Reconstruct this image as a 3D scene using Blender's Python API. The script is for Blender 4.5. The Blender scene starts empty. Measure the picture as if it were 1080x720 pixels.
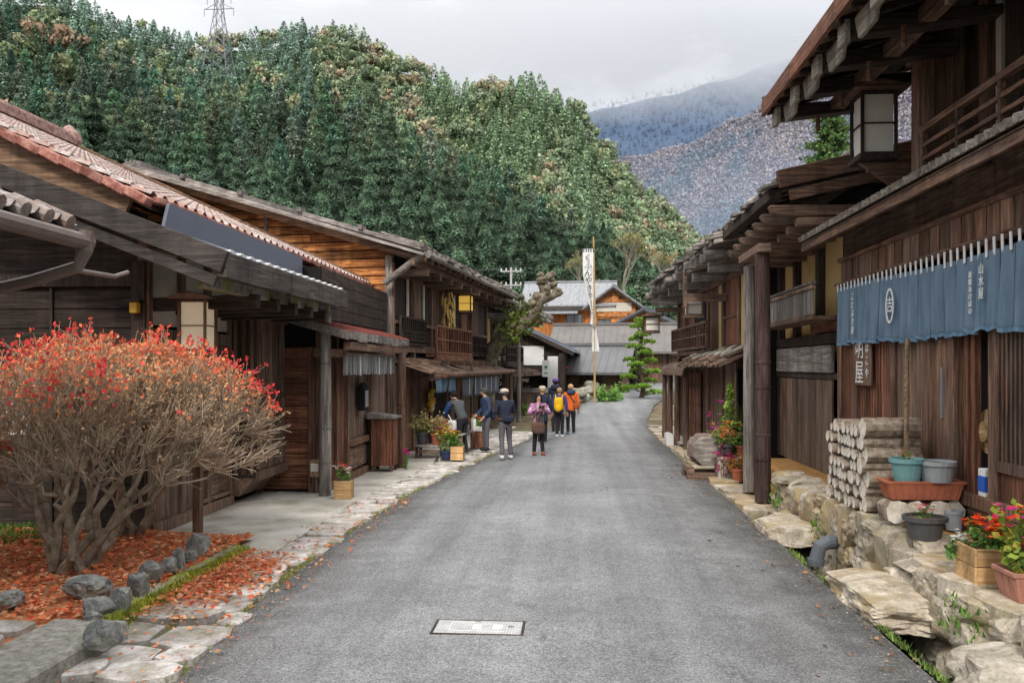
import bpy, bmesh, math, random
import numpy as np
from mathutils import Vector, Matrix, noise

random.seed(7)
COL = bpy.context.scene.collection
R = math.radians
HC, F, HY, VPX = 2.25, 900.0, 387.0, 605.0          # camera height, focal length and horizon of the photograph
TH = math.atan((VPX - 540) / F)
CT, ST = math.cos(TH), math.sin(TH)

def at(px, py, D):
    xc = (px - 540) / F
    return Vector((D * (CT * xc - ST), D * (ST * xc + CT), HC - (py - HY) / F * D))
def at_z(px, py, z=0.0):
    return at(px, py, (HC - z) * F / (py - HY))
def at_x(px, py, X):
    return at(px, py, X / (CT * (px - 540) / F - ST))
def at_y(px, py, Y):
    return at(px, py, Y / (ST * (px - 540) / F + CT))

def hz(y):                                            # the street climbs gently beyond the people
    t = max(0.0, y - 27.0)
    return 0.047 * t * t / (t + 6.0)

# ---------------------------------------------------------------- objects
FRAME = {}
def tag(o, label=None, cat=None, group=None, kind=None):
    if label: o['label'] = label
    if cat: o['category'] = cat
    if group: o['group'] = group
    if kind: o['kind'] = kind
    return o
def thing(name, label, cat, loc=(0, 0, 0), rz=0.0, group=None):
    o = bpy.data.objects.new(name, None)
    o.empty_display_size = 0.2
    COL.objects.link(o)
    o.location = loc
    o.rotation_euler = (0, 0, rz)
    FRAME[o.name] = Matrix.Translation(Vector(loc)) @ Matrix.Rotation(rz, 4, 'Z')
    return tag(o, label, cat, group)
def kids(o):
    return [c for c in COL.objects if c.parent == o]
def dup(o, loc=None, rz=None, label=None, scale=None, parent=None, tree=None):
    tree = tree if tree is not None else {}
    c = o.copy()
    COL.objects.link(c)
    c.parent = parent
    if loc is not None: c.location = loc
    if rz is not None: c.rotation_euler = (0, 0, rz)
    if scale is not None: c.scale = (scale,) * 3 if not hasattr(scale, '__len__') else scale
    if label: c['label'] = label
    for k in o.children:
        dup(k, parent=c)
    return c

class MB:
    def __init__(s):
        s.v, s.f, s.mi, s.cur, s.seg = [], [], [], 0, []
    def add(s, vs, fs):
        b = len(s.v); s.seg.append((b, len(s.f)))
        s.v.extend(tuple(p) for p in vs)
        for f in fs:
            s.f.append(tuple(i + b for i in f)); s.mi.append(s.cur)
        return s
    def mat(s, i):
        s.cur = i; return s
    BF = [(0, 3, 2, 1), (4, 5, 6, 7), (0, 1, 5, 4), (1, 2, 6, 5), (2, 3, 7, 6), (3, 0, 4, 7)]
    def box(s, x0, x1, y0, y1, z0, z1):
        x0, x1 = sorted((x0, x1)); y0, y1 = sorted((y0, y1)); z0, z1 = sorted((z0, z1))
        return s.add([(x0, y0, z0), (x1, y0, z0), (x1, y1, z0), (x0, y1, z0), (x0, y0, z1), (x1, y0, z1), (x1, y1, z1), (x0, y1, z1)], MB.BF)
    def bar(s, p, q, w, h, up=(0, 0, 1), taper=1.0, roll=0.0):
        p, q = Vector(p), Vector(q); d = (q - p).normalized()
        u = Vector(up)
        if abs(d.dot(u)) > 0.98: u = Vector((1, 0, 0))
        a = d.cross(u).normalized(); b = a.cross(d).normalized()
        if roll:
            m = Matrix.Rotation(roll, 3, d); a, b = m @ a, m @ b
        vs = []
        for c, k in ((p, 1.0), (q, taper)):
            for i, j in ((-1, -1), (1, -1), (1, 1), (-1, 1)):
                vs.append(c + a * (i * w * k / 2) + b * (j * h * k / 2))
        return s.add(vs, [(0, 1, 2, 3), (7, 6, 5, 4), (0, 4, 5, 1), (1, 5, 6, 2), (2, 6, 7, 3), (3, 7, 4, 0)])
    def tube(s, pts, rs, n=8, caps=True):
        pts = [Vector(p) for p in pts]
        if not hasattr(rs, '__len__'): rs = [rs] * len(pts)
        vs = []; prev = None
        for i, p in enumerate(pts):
            d = (pts[min(i + 1, len(pts) - 1)] - pts[max(i - 1, 0)])
            d = d.normalized() if d.length > 1e-9 else Vector((0, 0, 1))
            if prev is None:
                u = Vector((0, 0, 1)) if abs(d.z) < .9 else Vector((1, 0, 0))
                a = d.cross(u).normalized()
            else:
                a = (prev - d * prev.dot(d))
                a = a.normalized() if a.length > 1e-6 else d.orthogonal().normalized()
            prev = a; b = d.cross(a)
            for k in range(n):
                t = 2 * math.pi * k / n
                vs.append(p + (a * math.cos(t) + b * math.sin(t)) * rs[i])
        fs = []
        for i in range(len(pts) - 1):
            for k in range(n):
                k2 = (k + 1) % n
                fs.append((i * n + k, i * n + k2, (i + 1) * n + k2, (i + 1) * n + k))
        if caps:
            fs.append(tuple(reversed(range(n)))); fs.append(tuple((len(pts) - 1) * n + k for k in range(n)))
        return s.add(vs, fs)
    def lathe(s, c, prof, n=16, sq=0.0):
        vs = []
        for r, z in prof:
            for k in range(n):
                t = 2 * math.pi * k / n
                vs.append((c[0] + r * math.cos(t), c[1] + r * math.sin(t), c[2] + z))
        fs = [(i * n + k, i * n + (k + 1) % n, (i + 1) * n + (k + 1) % n, (i + 1) * n + k) for i in range(len(prof) - 1) for k in range(n)]
        fs.append(tuple(reversed(range(n)))); fs.append(tuple((len(prof) - 1) * n + k for k in range(n)))
        return s.add(vs, fs)
    def prism(s, poly, vec):
        n = len(poly); vec = Vector(vec)
        vs = [Vector(p) for p in poly] + [Vector(p) + vec for p in poly]
        fs = [tuple(range(n)), tuple(reversed(range(n, 2 * n)))]
        fs += [((k + 1) % n, k, n + k, n + (k + 1) % n) for k in range(n)]
        return s.add(vs, fs)
    def poly(s, pts):
        return s.add(pts, [tuple(range(len(pts)))])
    def blob(s, c, r, seed=0, sub=2, box=0.0, amp=0.18, fr=1.3, rz=0.0, flat=None, cuts=0):
        rq = random.Random(seed * 7 + 1); pl = []
        for _ in range(cuts):
            d = Vector((rq.gauss(0, 1), rq.gauss(0, 1), rq.gauss(0, 1))).normalized(); pl.append((d, rq.uniform(.56, .86)))
        bm = bmesh.new(); bmesh.ops.create_icosphere(bm, subdivisions=sub, radius=1.0)
        o = Vector((seed * 3.17, seed * 1.31, seed * 7.7)); m = Matrix.Rotation(rz, 3, 'Z')
        vs = []
        for v in bm.verts:
            p = v.co.copy()
            if box > 0:
                k = max(abs(p.x), abs(p.y), abs(p.z)); p = p.lerp(p / k, box)
            p *= 1 + amp * noise.noise(p * fr + o) + amp * .45 * noise.noise(p * fr * 3.1 + o)
            for d, lim in pl:
                e = p.dot(d) - lim * (1 + .4 * box)
                if e > 0: p -= d * e * .93
            p = Vector((p.x * r[0], p.y * r[1], p.z * r[2]))
            if flat is not None and p.z > flat: p.z = flat + (p.z - flat) * .15
            p = m @ p
            vs.append(p + Vector(c))
        fs = [tuple(v.index for v in f.verts) for f in bm.faces]
        bm.free()
        return s.add(vs, fs)
    def each(s, name, mat, parent, **k):                     # one part per piece added
        e = s.seg + [(len(s.v), len(s.f))]; out = []
        for (v0, f0), (v1, f1) in zip(e, e[1:]):
            m = MB(); m.v = s.v[v0:v1]; m.f = [tuple(i - v0 for i in f) for f in s.f[f0:f1]]; m.mi = [0] * len(m.f)
            if m.f: out.append(m.build(name, mat, parent, **k))
        return out
    def build(s, name, mat, parent=None, local=False, bevel=0.0, smooth=False, label=None, cat=None, group=None, kind=None, seg=1):
        me = bpy.data.meshes.new(name)
        vs = [Vector(p) for p in s.v]
        o = bpy.data.objects.new(name, me)
        if parent is not None:
            M = FRAME[parent.name]; FRAME[o.name] = M
            if not local:
                inv = M.inverted(); vs = [inv @ p for p in vs]
            o.parent = parent
        elif vs and not local:
            xs = [p.x for p in vs]; ys = [p.y for p in vs]
            c = Vector(((min(xs) + max(xs)) / 2, (min(ys) + max(ys)) / 2, min(p.z for p in vs)))
            vs = [p - c for p in vs]; o.location = c; FRAME[o.name] = Matrix.Translation(c)
        me.from_pydata([tuple(p) for p in vs], [], s.f)
        for m in (mat if isinstance(mat, (list, tuple)) else [mat]): me.materials.append(m)
        if isinstance(mat, (list, tuple)): me.polygons.foreach_set('material_index', s.mi)
        if smooth: me.polygons.foreach_set('use_smooth', [True] * len(me.polygons))
        me.validate(); me.update()
        COL.objects.link(o)
        if bevel > 0:
            b = o.modifiers.new('bevel', 'BEVEL'); b.width = bevel; b.segments = seg; b.limit_method = 'ANGLE'; b.angle_limit = R(40)
        return tag(o, label, cat, group, kind)

def np_mesh(name, V, Fc, mat, tint=None, smooth=False, mi=None, nrm=None):
    me = bpy.data.meshes.new(name)
    n = len(V); k = Fc.shape[1]
    me.vertices.add(n); me.vertices.foreach_set('co', np.asarray(V, dtype=np.float32).ravel())
    me.loops.add(Fc.size); me.loops.foreach_set('vertex_index', Fc.astype(np.int32).ravel())
    me.polygons.add(len(Fc)); me.polygons.foreach_set('loop_start', np.arange(0, Fc.size, k, dtype=np.int32))
    if smooth: me.polygons.foreach_set('use_smooth', np.ones(len(Fc), dtype=bool))
    for m in (mat if isinstance(mat, (list, tuple)) else [mat]): me.materials.append(m)
    if mi is not None: me.polygons.foreach_set('material_index', np.asarray(mi, dtype=np.int32))
    if tint is not None:
        a = me.attributes.new('tint', 'FLOAT_COLOR', 'POINT')
        t = np.ones((n, 4), dtype=np.float32); t[:, :3] = tint
        a.data.foreach_set('color', t.ravel())
    me.update(calc_edges=True)
    if nrm is not None:                                     # soft foliage shading: normals follow the crown
        me.polygons.foreach_set('use_smooth', np.ones(len(Fc), dtype=bool))
        me.normals_split_custom_set_from_vertices(np.asarray(nrm, dtype=np.float32))
    return me
def np_obj(name, me, parent=None, **kw):
    o = bpy.data.objects.new(name, me); COL.objects.link(o)
    if parent is not None:
        o.parent = parent; FRAME[o.name] = FRAME[parent.name]
    return tag(o, **kw)

# ---------------------------------------------------------------- materials
def srgb(r, g, b):
    f = lambda c: (c / 255 / 12.92) if c / 255 <= 0.04045 else ((c / 255 + 0.055) / 1.055) ** 2.4
    return (f(r), f(g), f(b))
class NT:
    def __init__(s, name):
        s.m = bpy.data.materials.new(name); s.m.use_nodes = True
        s.t = s.m.node_tree; s.n = s.t.nodes
        s.b = s.n['Principled BSDF']; s.out = s.n['Material Output']
    def N(s, t, **kw):
        n = s.n.new(t)
        for k, v in kw.items():
            if k in n.inputs: n.inputs[k].default_value = v
            else: setattr(n, k, v)
        return n
    def L(s, a, b): s.t.links.new(a, b)
    def coord(s, which='Object', scale=(1, 1, 1), rot=(0, 0, 0)):
        c = s.N('ShaderNodeTexCoord'); m = s.N('ShaderNodeMapping'); m.inputs['Scale'].default_value = scale; m.inputs['Rotation'].default_value = rot
        s.L(c.outputs[which], m.inputs['Vector']); return m.outputs['Vector']
    def noise(s, vec, scale, detail=4, rough=.6, dist=0.0):
        n = s.N('ShaderNodeTexNoise'); n.inputs['Scale'].default_value = scale; n.inputs['Detail'].default_value = detail
        n.inputs['Roughness'].default_value = rough; n.inputs['Distortion'].default_value = dist
        if vec is not None: s.L(vec, n.inputs['Vector'])
        return n.outputs['Fac']
    def voro(s, vec, scale, feature='F1', out='Distance', rnd=1.0):
        n = s.N('ShaderNodeTexVoronoi'); n.feature = feature; n.inputs['Scale'].default_value = scale; n.inputs['Randomness'].default_value = rnd
        s.L(vec, n.inputs['Vector']); return n.outputs[out]
    def ramp(s, fac, stops, interp='LINEAR'):
        r = s.N('ShaderNodeValToRGB'); cr = r.color_ramp; cr.interpolation = interp
        while len(cr.elements) > 1: cr.elements.remove(cr.elements[-1])
        for i, (p, c) in enumerate(stops):
            e = cr.elements[0] if i == 0 else cr.elements.new(p)
            e.position = p; e.color = (*c, 1) if hasattr(c, '__len__') else (c, c, c, 1)
        s.L(fac, r.inputs['Fac']); return r.outputs['Color']
    def mix(s, fac, a, b, mode='MIX'):
        m = s.N('ShaderNodeMix'); m.data_type = 'RGBA'; m.blend_type = mode
        for ix, v in ((0, fac), (6, a), (7, b)):
            sock = m.inputs[ix]
            if hasattr(v, 'links'): s.L(v, sock)
            elif hasattr(v, '__len__'): sock.default_value = (*v, 1)
            else: sock.default_value = v if ix == 0 else (v, v, v, 1)
        return m.outputs[2]
    def math(s, op, a, b=0.0):
        m = s.N('ShaderNodeMath'); m.operation = op
        for i, v in enumerate((a, b)):
            if hasattr(v, 'links'): s.L(v, m.inputs[i])
            else: m.inputs[i].default_value = v
        return m.outputs[0]
    def island(s): return s.N('ShaderNodeNewGeometry').outputs['Random Per Island']
    def bump(s, h, strength=.4, dist=.01):
        b = s.N('ShaderNodeBump'); b.inputs['Strength'].default_value = strength; b.inputs['Distance'].default_value = dist
        s.L(h, b.inputs['Height']); s.L(b.outputs['Normal'], s.b.inputs['Normal'])
    def done(s, col=None, rough=.8, spec=.3):
        if col is not None:
            if hasattr(col, 'links'): s.L(col, s.b.inputs['Base Color'])
            else: s.b.inputs['Base Color'].default_value = (*col, 1)
        if hasattr(rough, 'links'): s.L(rough, s.b.inputs['Roughness'])
        else: s.b.inputs['Roughness'].default_value = rough
        s.b.inputs['Specular IOR Level'].default_value = spec
        return s.m

def wood(name, dark, light, axis='z', var=.7, weather=.0, wcol=(.16, .15, .14), rough=.72, sc=1.0):
    t = NT(name)
    st = {'x': (.05, 1, 1), 'y': (1, .05, 1), 'z': (1, 1, .05)}[axis]
    isl = t.island()
    v = t.coord('Object', tuple(sc * k for k in st))
    va = t.N('ShaderNodeVectorMath'); va.operation = 'ADD'; cb = t.N('ShaderNodeCombineXYZ')
    off = t.math('MULTIPLY', isl, 37.0)
    for i in range(3): t.L(off, cb.inputs[i])
    t.L(v, va.inputs[0]); t.L(cb.outputs[0], va.inputs[1]); v = va.outputs[0]
    n = t.noise(v, 26, 6, .68, .9)
    n2 = t.noise(v, 95, 4, .7, .4)
    f = t.math('ADD', t.math('MULTIPLY', n, .75), t.math('MULTIPLY', n2, .25))
    c = t.ramp(f, [(.34, tuple(.45 * k for k in dark)), (.47, dark), (.66, light)])
    k = t.math('ADD', t.math('MULTIPLY', isl, var), 1 - var * .45)
    c = t.mix(1.0, c, _grey(t, k), 'MULTIPLY')
    big = t.noise(t.coord('Object', (1, 1, .45)), 1.3, 4, .6)
    if weather > 0:
        c = t.mix(t.math('MULTIPLY', t.ramp(big, [(.42, 0), (.66, 1)]), weather), c, t.mix(1.0, wcol, _grey(t, t.math('ADD', n, .5)), 'MULTIPLY'))
    else:
        c = t.mix(1.0, c, t.ramp(big, [(.3, .72), (.7, 1.2)]), 'MULTIPLY')
    st2 = t.noise(t.coord('Object', (1.6, 1.6, .35)), 2.4, 5, .65, .3)                    # stains and bleached patches
    c = t.mix(1.0, c, t.ramp(st2, [(.30, .58), (.5, 1.0), (.70, 1.32)]), 'MULTIPLY')
    t.bump(f, .6, .008)
    return t.done(c, rough, .25)
def _grey(t, v):
    c = t.N('ShaderNodeCombineXYZ')
    for i in range(3): t.L(v, c.inputs[i])
    return c.outputs[0]
def plain(name, col, rough=.6, var=.25, sc=8, spec=.3, bump=.0, isl=0.0, metal=0.0):
    t = NT(name)
    n = t.noise(t.coord('Object'), sc, 5, .65)
    c = t.mix(1.0, col, t.ramp(n, [(.25, 1 - var), (.75, 1 + var)]), 'MULTIPLY')
    if isl: c = t.mix(1.0, c, _grey(t, t.math('ADD', t.math('MULTIPLY', t.island(), isl), 1 - isl / 2)), 'MULTIPLY')
    if bump: t.bump(n, bump, .01)
    t.b.inputs['Metallic'].default_value = metal
    return t.done(c, rough, spec)
def stone(name, c0, c1, moss=0.0, sc=6, isl=.5, mcol=(.10, .13, .02), warm=None):
    t = NT(name); v = t.coord('Object')
    n = t.noise(v, sc, 8, .68, .3); n2 = t.noise(v, sc * 9, 4, .7)
    c = t.ramp(t.math('ADD', t.math('MULTIPLY', n, .7), t.math('MULTIPLY', n2, .3)), [(.33, tuple(.4 * k for k in c0)), (.45, c0), (.62, c1)])
    c = t.mix(1.0, c, _grey(t, t.math('ADD', t.math('MULTIPLY', t.island(), isl), 1 - isl / 2)), 'MULTIPLY')
    if warm: c = t.mix(t.ramp(t.noise(v, sc * .4, 3), [(.45, 0), (.6, .8)]), c, warm)
    if moss:
        c = t.mix(t.math('MULTIPLY', t.ramp(t.noise(v, sc * .8, 5, .7), [(.46, 0), (.58, 1)]), moss), c, mcol)
    t.bump(t.math('ADD', n, t.math('MULTIPLY', n2, .5)), .7, .02)
    return t.done(c, .85, .25)
def leafmat(name, col, col2=None, var=.7, trans=.25, objvar=.3):
    t = NT(name); isl = t.island()
    c = t.mix(isl, col, col2 or tuple(k * 1.5 for k in col))
    at_ = t.N('ShaderNodeAttribute'); at_.attribute_name = 'tint'
    c = t.mix(1.0, c, at_.outputs['Color'], 'MULTIPLY')
    oi = t.N('ShaderNodeObjectInfo')
    c = t.mix(1.0, c, _grey(t, t.math('ADD', t.math('MULTIPLY', oi.outputs['Random'], objvar), 1 - objvar / 2)), 'MULTIPLY')
    t.done(c, .7, .2)
    if trans:
        tr = t.N('ShaderNodeBsdfTranslucent'); t.L(c, tr.inputs['Color'])
        mx = t.N('ShaderNodeMixShader'); mx.inputs[0].default_value = trans
        t.L(t.b.outputs[0], mx.inputs[1]); t.L(tr.outputs[0], mx.inputs[2]); t.L(mx.outputs[0], t.out.inputs['Surface'])
    return t.m

M = {}
# dark lacquered / weathered timbers of the street
for ax in 'xyz':
    M['dark_' + ax] = wood('dark_wood_' + ax, (.030, .0215, .0175), (.088, .063, .050), ax)
    M['brown_' + ax] = wood('brown_wood_' + ax, (.085, .046, .030), (.27, .155, .10), ax, var=.85, weather=.3, wcol=(.20, .165, .145))
    M['grey_' + ax] = wood('grey_wood_' + ax, (.18, .16, .145), (.42, .38, .345), ax, var=.6)
    M['mid_' + ax] = wood('mid_wood_' + ax, (.112, .070, .049), (.31, .20, .14), ax, var=.8, weather=.28, wcol=(.20, .175, .155))
    M['red_' + ax] = wood('redbrown_wood_' + ax, (.135, .056, .033), (.36, .165, .10), ax, var=.8)
M['orange_x'] = wood('orange_boards', (.24, .085, .026), (.85, .38, .12), 'x', var=1.1, weather=.25, wcol=(.13, .085, .055))
M['orange_z'] = wood('orange_boards_upright', (.32, .11, .03), (.74, .30, .09), 'z', var=.6)
M['tan_y'] = wood('tan_wood', (.22, .14, .085), (.45, .32, .20), 'y', var=.5)
M['box'] = wood('pale_box_wood', (.45, .27, .12), (.62, .42, .22), 'x', var=.4)
M['plaster'] = plain('cream_plaster', (.56, .52, .45), .9, .14, 3)
M['yplaster'] = plain('ochre_plaster', (.55, .38, .16), .9, .14, 3)
M['white'] = plain('white_plaster', (.72, .72, .71), .9, .08, 3)
M['paper'] = plain('lantern_paper', (.80, .77, .70), .8, .08, 6)
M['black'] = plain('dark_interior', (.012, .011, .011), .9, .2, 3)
M['metal_roof'] = plain('slate_metal_roof', (.125, .138, .175), .38, .10, 2, .5)
M['grey_roof'] = plain('grey_metal_roof', (.125, .125, .132), .5, .18, 1.2, .5)
M['red_roof'] = plain('rust_red_metal', (.20, .055, .045), .5, .3, 6, .4)
M['white_print'] = plain('white_print', (.78, .78, .76), .8, .05)
M['black_print'] = plain('black_print', (.03, .03, .03), .8, .05)
M['copper'] = plain('gutter_metal', (.15, .11, .095), .5, .25, 7, .5)
M['steel'] = plain('pale_steel', (.42, .43, .45), .4, .1, 7, .5, metal=.6)
# ================================================================ world, light, camera
def world():
    w = bpy.data.worlds.new('World'); bpy.context.scene.world = w; w.use_nodes = True
    t = w.node_tree; n = t.nodes; L = t.links.new
    bg = n['Background']
    sky = n.new('ShaderNodeTexSky'); sky.sky_type = 'NISHITA'; sky.sun_disc = False
    sky.sun_elevation = R(38); sky.sun_rotation = R(SUN_AZ)
    tc = n.new('ShaderNodeTexCoord'); mp = n.new('ShaderNodeMapping'); mp.inputs['Scale'].default_value = (1.0, 1.0, 3.4)
    mp.inputs['Location'].default_value = (.35, .1, .15)
    L(tc.outputs['Generated'], mp.inputs['Vector'])
    nz = n.new('ShaderNodeTexNoise'); nz.inputs['Scale'].default_value = 2.1; nz.inputs['Detail'].default_value = 7; nz.inputs['Roughness'].default_value = .52; nz.inputs['Distortion'].default_value = .5
    L(mp.outputs[0], nz.inputs['Vector'])
    rp = n.new('ShaderNodeValToRGB'); cr = rp.color_ramp
    cr.elements[0].position = .40; cr.elements[0].color = (.44, .465, .51, 1)
    cr.elements[1].position = .59; cr.elements[1].color = (.86, .87, .88, 1)
    L(nz.outputs['Fac'], rp.inputs['Fac'])
    m1 = n.new('ShaderNodeMix'); m1.data_type = 'RGBA'; m1.blend_type = 'MULTIPLY'; m1.inputs[0].default_value = 1
    L(sky.outputs[0], m1.inputs[6]); m1.inputs[7].default_value = (1, 1, 1, 1)
    sc = n.new('ShaderNodeMix'); sc.data_type = 'RGBA'; sc.blend_type = 'MULTIPLY'; sc.inputs[0].default_value = 1
    L(rp.outputs[0], sc.inputs[6]); sc.inputs[7].default_value = (10.4, 10.4, 10.4, 1)     # the cloud deck, in the sky's own units
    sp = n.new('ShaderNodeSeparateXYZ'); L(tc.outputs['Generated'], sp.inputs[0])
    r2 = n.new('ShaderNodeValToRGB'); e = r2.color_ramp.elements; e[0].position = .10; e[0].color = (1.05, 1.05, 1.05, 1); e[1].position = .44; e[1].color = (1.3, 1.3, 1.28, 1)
    for p_, c_ in ((.20, (.84, .855, .88)), (.28, (.78, .80, .84)), (.345, (1.05, 1.05, 1.05)), (.40, (1.22, 1.22, 1.21)), (.52, (1.6, 1.58, 1.54)), (.72, (2.5, 2.42, 2.3)), (1.0, (2.7, 2.6, 2.45))): q_ = r2.color_ramp.elements.new(p_); q_.color = (*c_, 1)  # stops above the view brightened to add soft fill light
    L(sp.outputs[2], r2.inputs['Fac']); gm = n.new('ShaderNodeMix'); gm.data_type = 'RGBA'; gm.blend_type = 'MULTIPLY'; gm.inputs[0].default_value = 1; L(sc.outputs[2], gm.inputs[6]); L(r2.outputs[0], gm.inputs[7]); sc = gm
    m2 = n.new('ShaderNodeMix'); m2.data_type = 'RGBA'; m2.inputs[0].default_value = .9
    L(m1.outputs[2], m2.inputs[6]); L(sc.outputs[2], m2.inputs[7])
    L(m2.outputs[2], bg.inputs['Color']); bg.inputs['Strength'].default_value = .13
SUN_AZ = 185
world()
sun = bpy.data.lights.new('sun', 'SUN'); sun.energy = 2.5; sun.angle = R(11); sun.color = (1, .93, .84)
so = bpy.data.objects.new('sun', sun); COL.objects.link(so)
# from behind the camera, a little to the left, 48 degrees up
sd = Vector((-math.sin(R(5)) * math.cos(R(40)), -math.cos(R(5)) * math.cos(R(40)), math.sin(R(40))))
so.rotation_euler = sd.to_track_quat('Z', 'Y').to_euler(); so.location = (0, -10, 30)

cam = bpy.data.cameras.new('camera'); co = bpy.data.objects.new('camera', cam); COL.objects.link(co)
co.location = (0, 0, HC); co.rotation_euler = (R(90), 0, TH)
cam.lens = 30.0; cam.sensor_width = 36; cam.sensor_fit = 'HORIZONTAL'; cam.shift_y = (HY - 360) / 1080
cam.clip_start = .1; cam.clip_end = 6000
sc_ = bpy.context.scene; sc_.camera = co
sc_.render.engine = 'CYCLES'
sc_.view_settings.view_transform = 'Standard'; sc_.view_settings.look = 'None'; sc_.view_settings.exposure = 0; sc_.view_settings.gamma = 1
sc_.cycles.max_bounces = 6; sc_.cycles.transparent_max_bounces = 12; sc_.cycles.use_denoising = True

# ================================================================ ground sheets
def m_ground():
    t = NT('earth'); v = t.coord('Object'); n = t.noise(v, 1.2, 7, .7); n2 = t.noise(v, 40, 4, .7)
    c = t.ramp(n, [(.35, (.07, .06, .035)), (.5, (.15, .12, .075)), (.65, (.22, .19, .13))])
    c = t.mix(1.0, c, t.ramp(n2, [(.3, .6), (.7, 1.35)]), 'MULTIPLY'); t.bump(n2, .5, .02)
    return t.done(c, .95, .1)
def m_asphalt():
    t = NT('asphalt'); v = t.coord('Object')
    big = t.noise(v, .55, 4, .6); mid = t.noise(v, 4, 5, .7); fine = t.voro(v, 95, 'F1', 'Color'); f2 = t.noise(v, 140, 3, .8)
    g = t.N('ShaderNodeSeparateColor'); t.L(fine, g.inputs[0])
    sp = t.math('ADD', t.math('MULTIPLY', g.outputs[0], .5), t.math('MULTIPLY', f2, .5))
    c = t.ramp(sp, [(.25, (.125, .127, .132)), (.5, (.235, .239, .247)), (.70, (.335, .34, .35)), (.84, (.52, .525, .535))])
    c = t.mix(1.0, c, t.ramp(big, [(.3, .74), (.7, 1.16)]), 'MULTIPLY')
    c = t.mix(1.0, c, t.ramp(mid, [(.3, .86), (.7, 1.12)]), 'MULTIPLY')
    tr = t.noise(t.coord('Object', (1.1, .035, 1)), 1.6, 4, .6, .2)                       # worn wheel tracks along the road
    c = t.mix(1.0, c, t.ramp(tr, [(.35, .80), (.6, 1.1)]), 'MULTIPLY')
    v2 = t.coord('Object', (1, .6, 1)); wv = t.N('ShaderNodeVectorMath'); wv.operation = 'ADD'
    wn = t.N('ShaderNodeTexNoise'); wn.inputs['Scale'].default_value = 2.6; wn.inputs['Detail'].default_value = 6; t.L(v2, wn.inputs['Vector']); ws = t.N('ShaderNodeVectorMath'); ws.operation = 'SCALE'; ws.inputs['Scale'].default_value = 1.1; t.L(wn.outputs['Color'], ws.inputs[0]); t.L(v2, wv.inputs[0]); t.L(ws.outputs[0], wv.inputs[1])
    cr = t.voro(wv.outputs[0], .42, 'DISTANCE_TO_EDGE', 'Distance')
    cm = t.math('MULTIPLY', t.ramp(cr, [(0, 1), (.003, .8), (.009, 0)]), t.ramp(t.noise(v, .9, 3), [(.5, 0), (.62, .6)]))
    c = t.mix(cm, c, (.05, .05, .052))
    ea = t.N('ShaderNodeAttribute'); ea.attribute_name = 'tint'
    ed = t.math('ADD', ea.outputs['Fac'], t.math('MULTIPLY', t.math('SUBTRACT', t.noise(v, 2.2, 6, .7), .5), .9))   # darker, dirtier towards the edges
    c = t.mix(1.0, c, t.ramp(ed, [(.05, (.50, .49, .47)), (.35, (.78, .77, .76)), (.75, (1, 1, 1))]), 'MULTIPLY')
    t.bump(sp, .8, .006)
    return t.done(c, t.ramp(big, [(.3, .7), (.7, .85)]), .35)
def m_concrete():
    t = NT('concrete'); v = t.coord('Object'); n = t.noise(v, 1.4, 6, .6); n2 = t.noise(v, 60, 4, .7)
    c = t.ramp(n, [(.35, (.34, .315, .265)), (.5, (.50, .475, .42)), (.65, (.60, .575, .53))])
    c = t.mix(1.0, c, t.ramp(n2, [(.3, .85), (.7, 1.12)]), 'MULTIPLY'); t.bump(n2, .3, .004)
    return t.done(c, .9, .2)
def m_litter():
    t = NT('leaf_litter_soil'); v = t.coord('Object')
    c = t.voro(v, 30, 'F1', 'Color'); g = t.N('ShaderNodeSeparateColor'); t.L(c, g.inputs[0])
    col = t.ramp(g.outputs[0], [(0, (.15, .07, .035)), (.3, (.44, .16, .06)), (.6, (.56, .22, .09)), (.85, (.52, .30, .17)), (1, (.26, .17, .09))])
    d = t.voro(v, 30, 'DISTANCE_TO_EDGE', 'Distance')
    col = t.mix(1.0, col, t.ramp(d, [(0, .35), (.012, 1)]), 'MULTIPLY'); t.bump(g.outputs[1], .8, .015)
    return t.done(col, .85, .2)
M['earth'], M['asphalt'], M['concrete'], M['litter'] = m_ground(), m_asphalt(), m_concrete(), m_litter()
M['moss'] = plain('moss', (.16, .19, .02), .95, .5, 20, .1, .6)
M['orange_earth'] = plain('orange_earth', (.40, .22, .085), .95, .35, 7, .1, .5)

def sheet(xs, ys, zf):
    mb = MB(); nx = len(xs)
    mb.add([(x, y, zf(x, y)) for y in ys for x in xs],
           [(j * nx + i, j * nx + i + 1, (j + 1) * nx + i + 1, (j + 1) * nx + i) for j in range(len(ys) - 1) for i in range(nx - 1)])
    return mb
def gz(x, y):
    z = hz(y)
    if y > 60: z = hz(60) + (y - 60) * .05
    if 2.61 < x < 3.3 and y < 16.5: return z - .5
    return z - .03
xs = [-2500, -600, -200, -60, -30, -16, -12, -9, -7, -5.5, -4, -3, -2, -1, 0, 1, 2, 2.6, 2.62, 3.28, 3.32, 4.5, 6, 9, 14, 30, 60, 200, 600, 2500]
ys = [-300, -60, -20, -8] + [i * 1.5 for i in range(0, 60)] + [95, 120, 200, 400, 900, 2000, 3500]
sheet(xs, ys, gz).build('ground', M['earth'], local=True, kind='structure')

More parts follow.
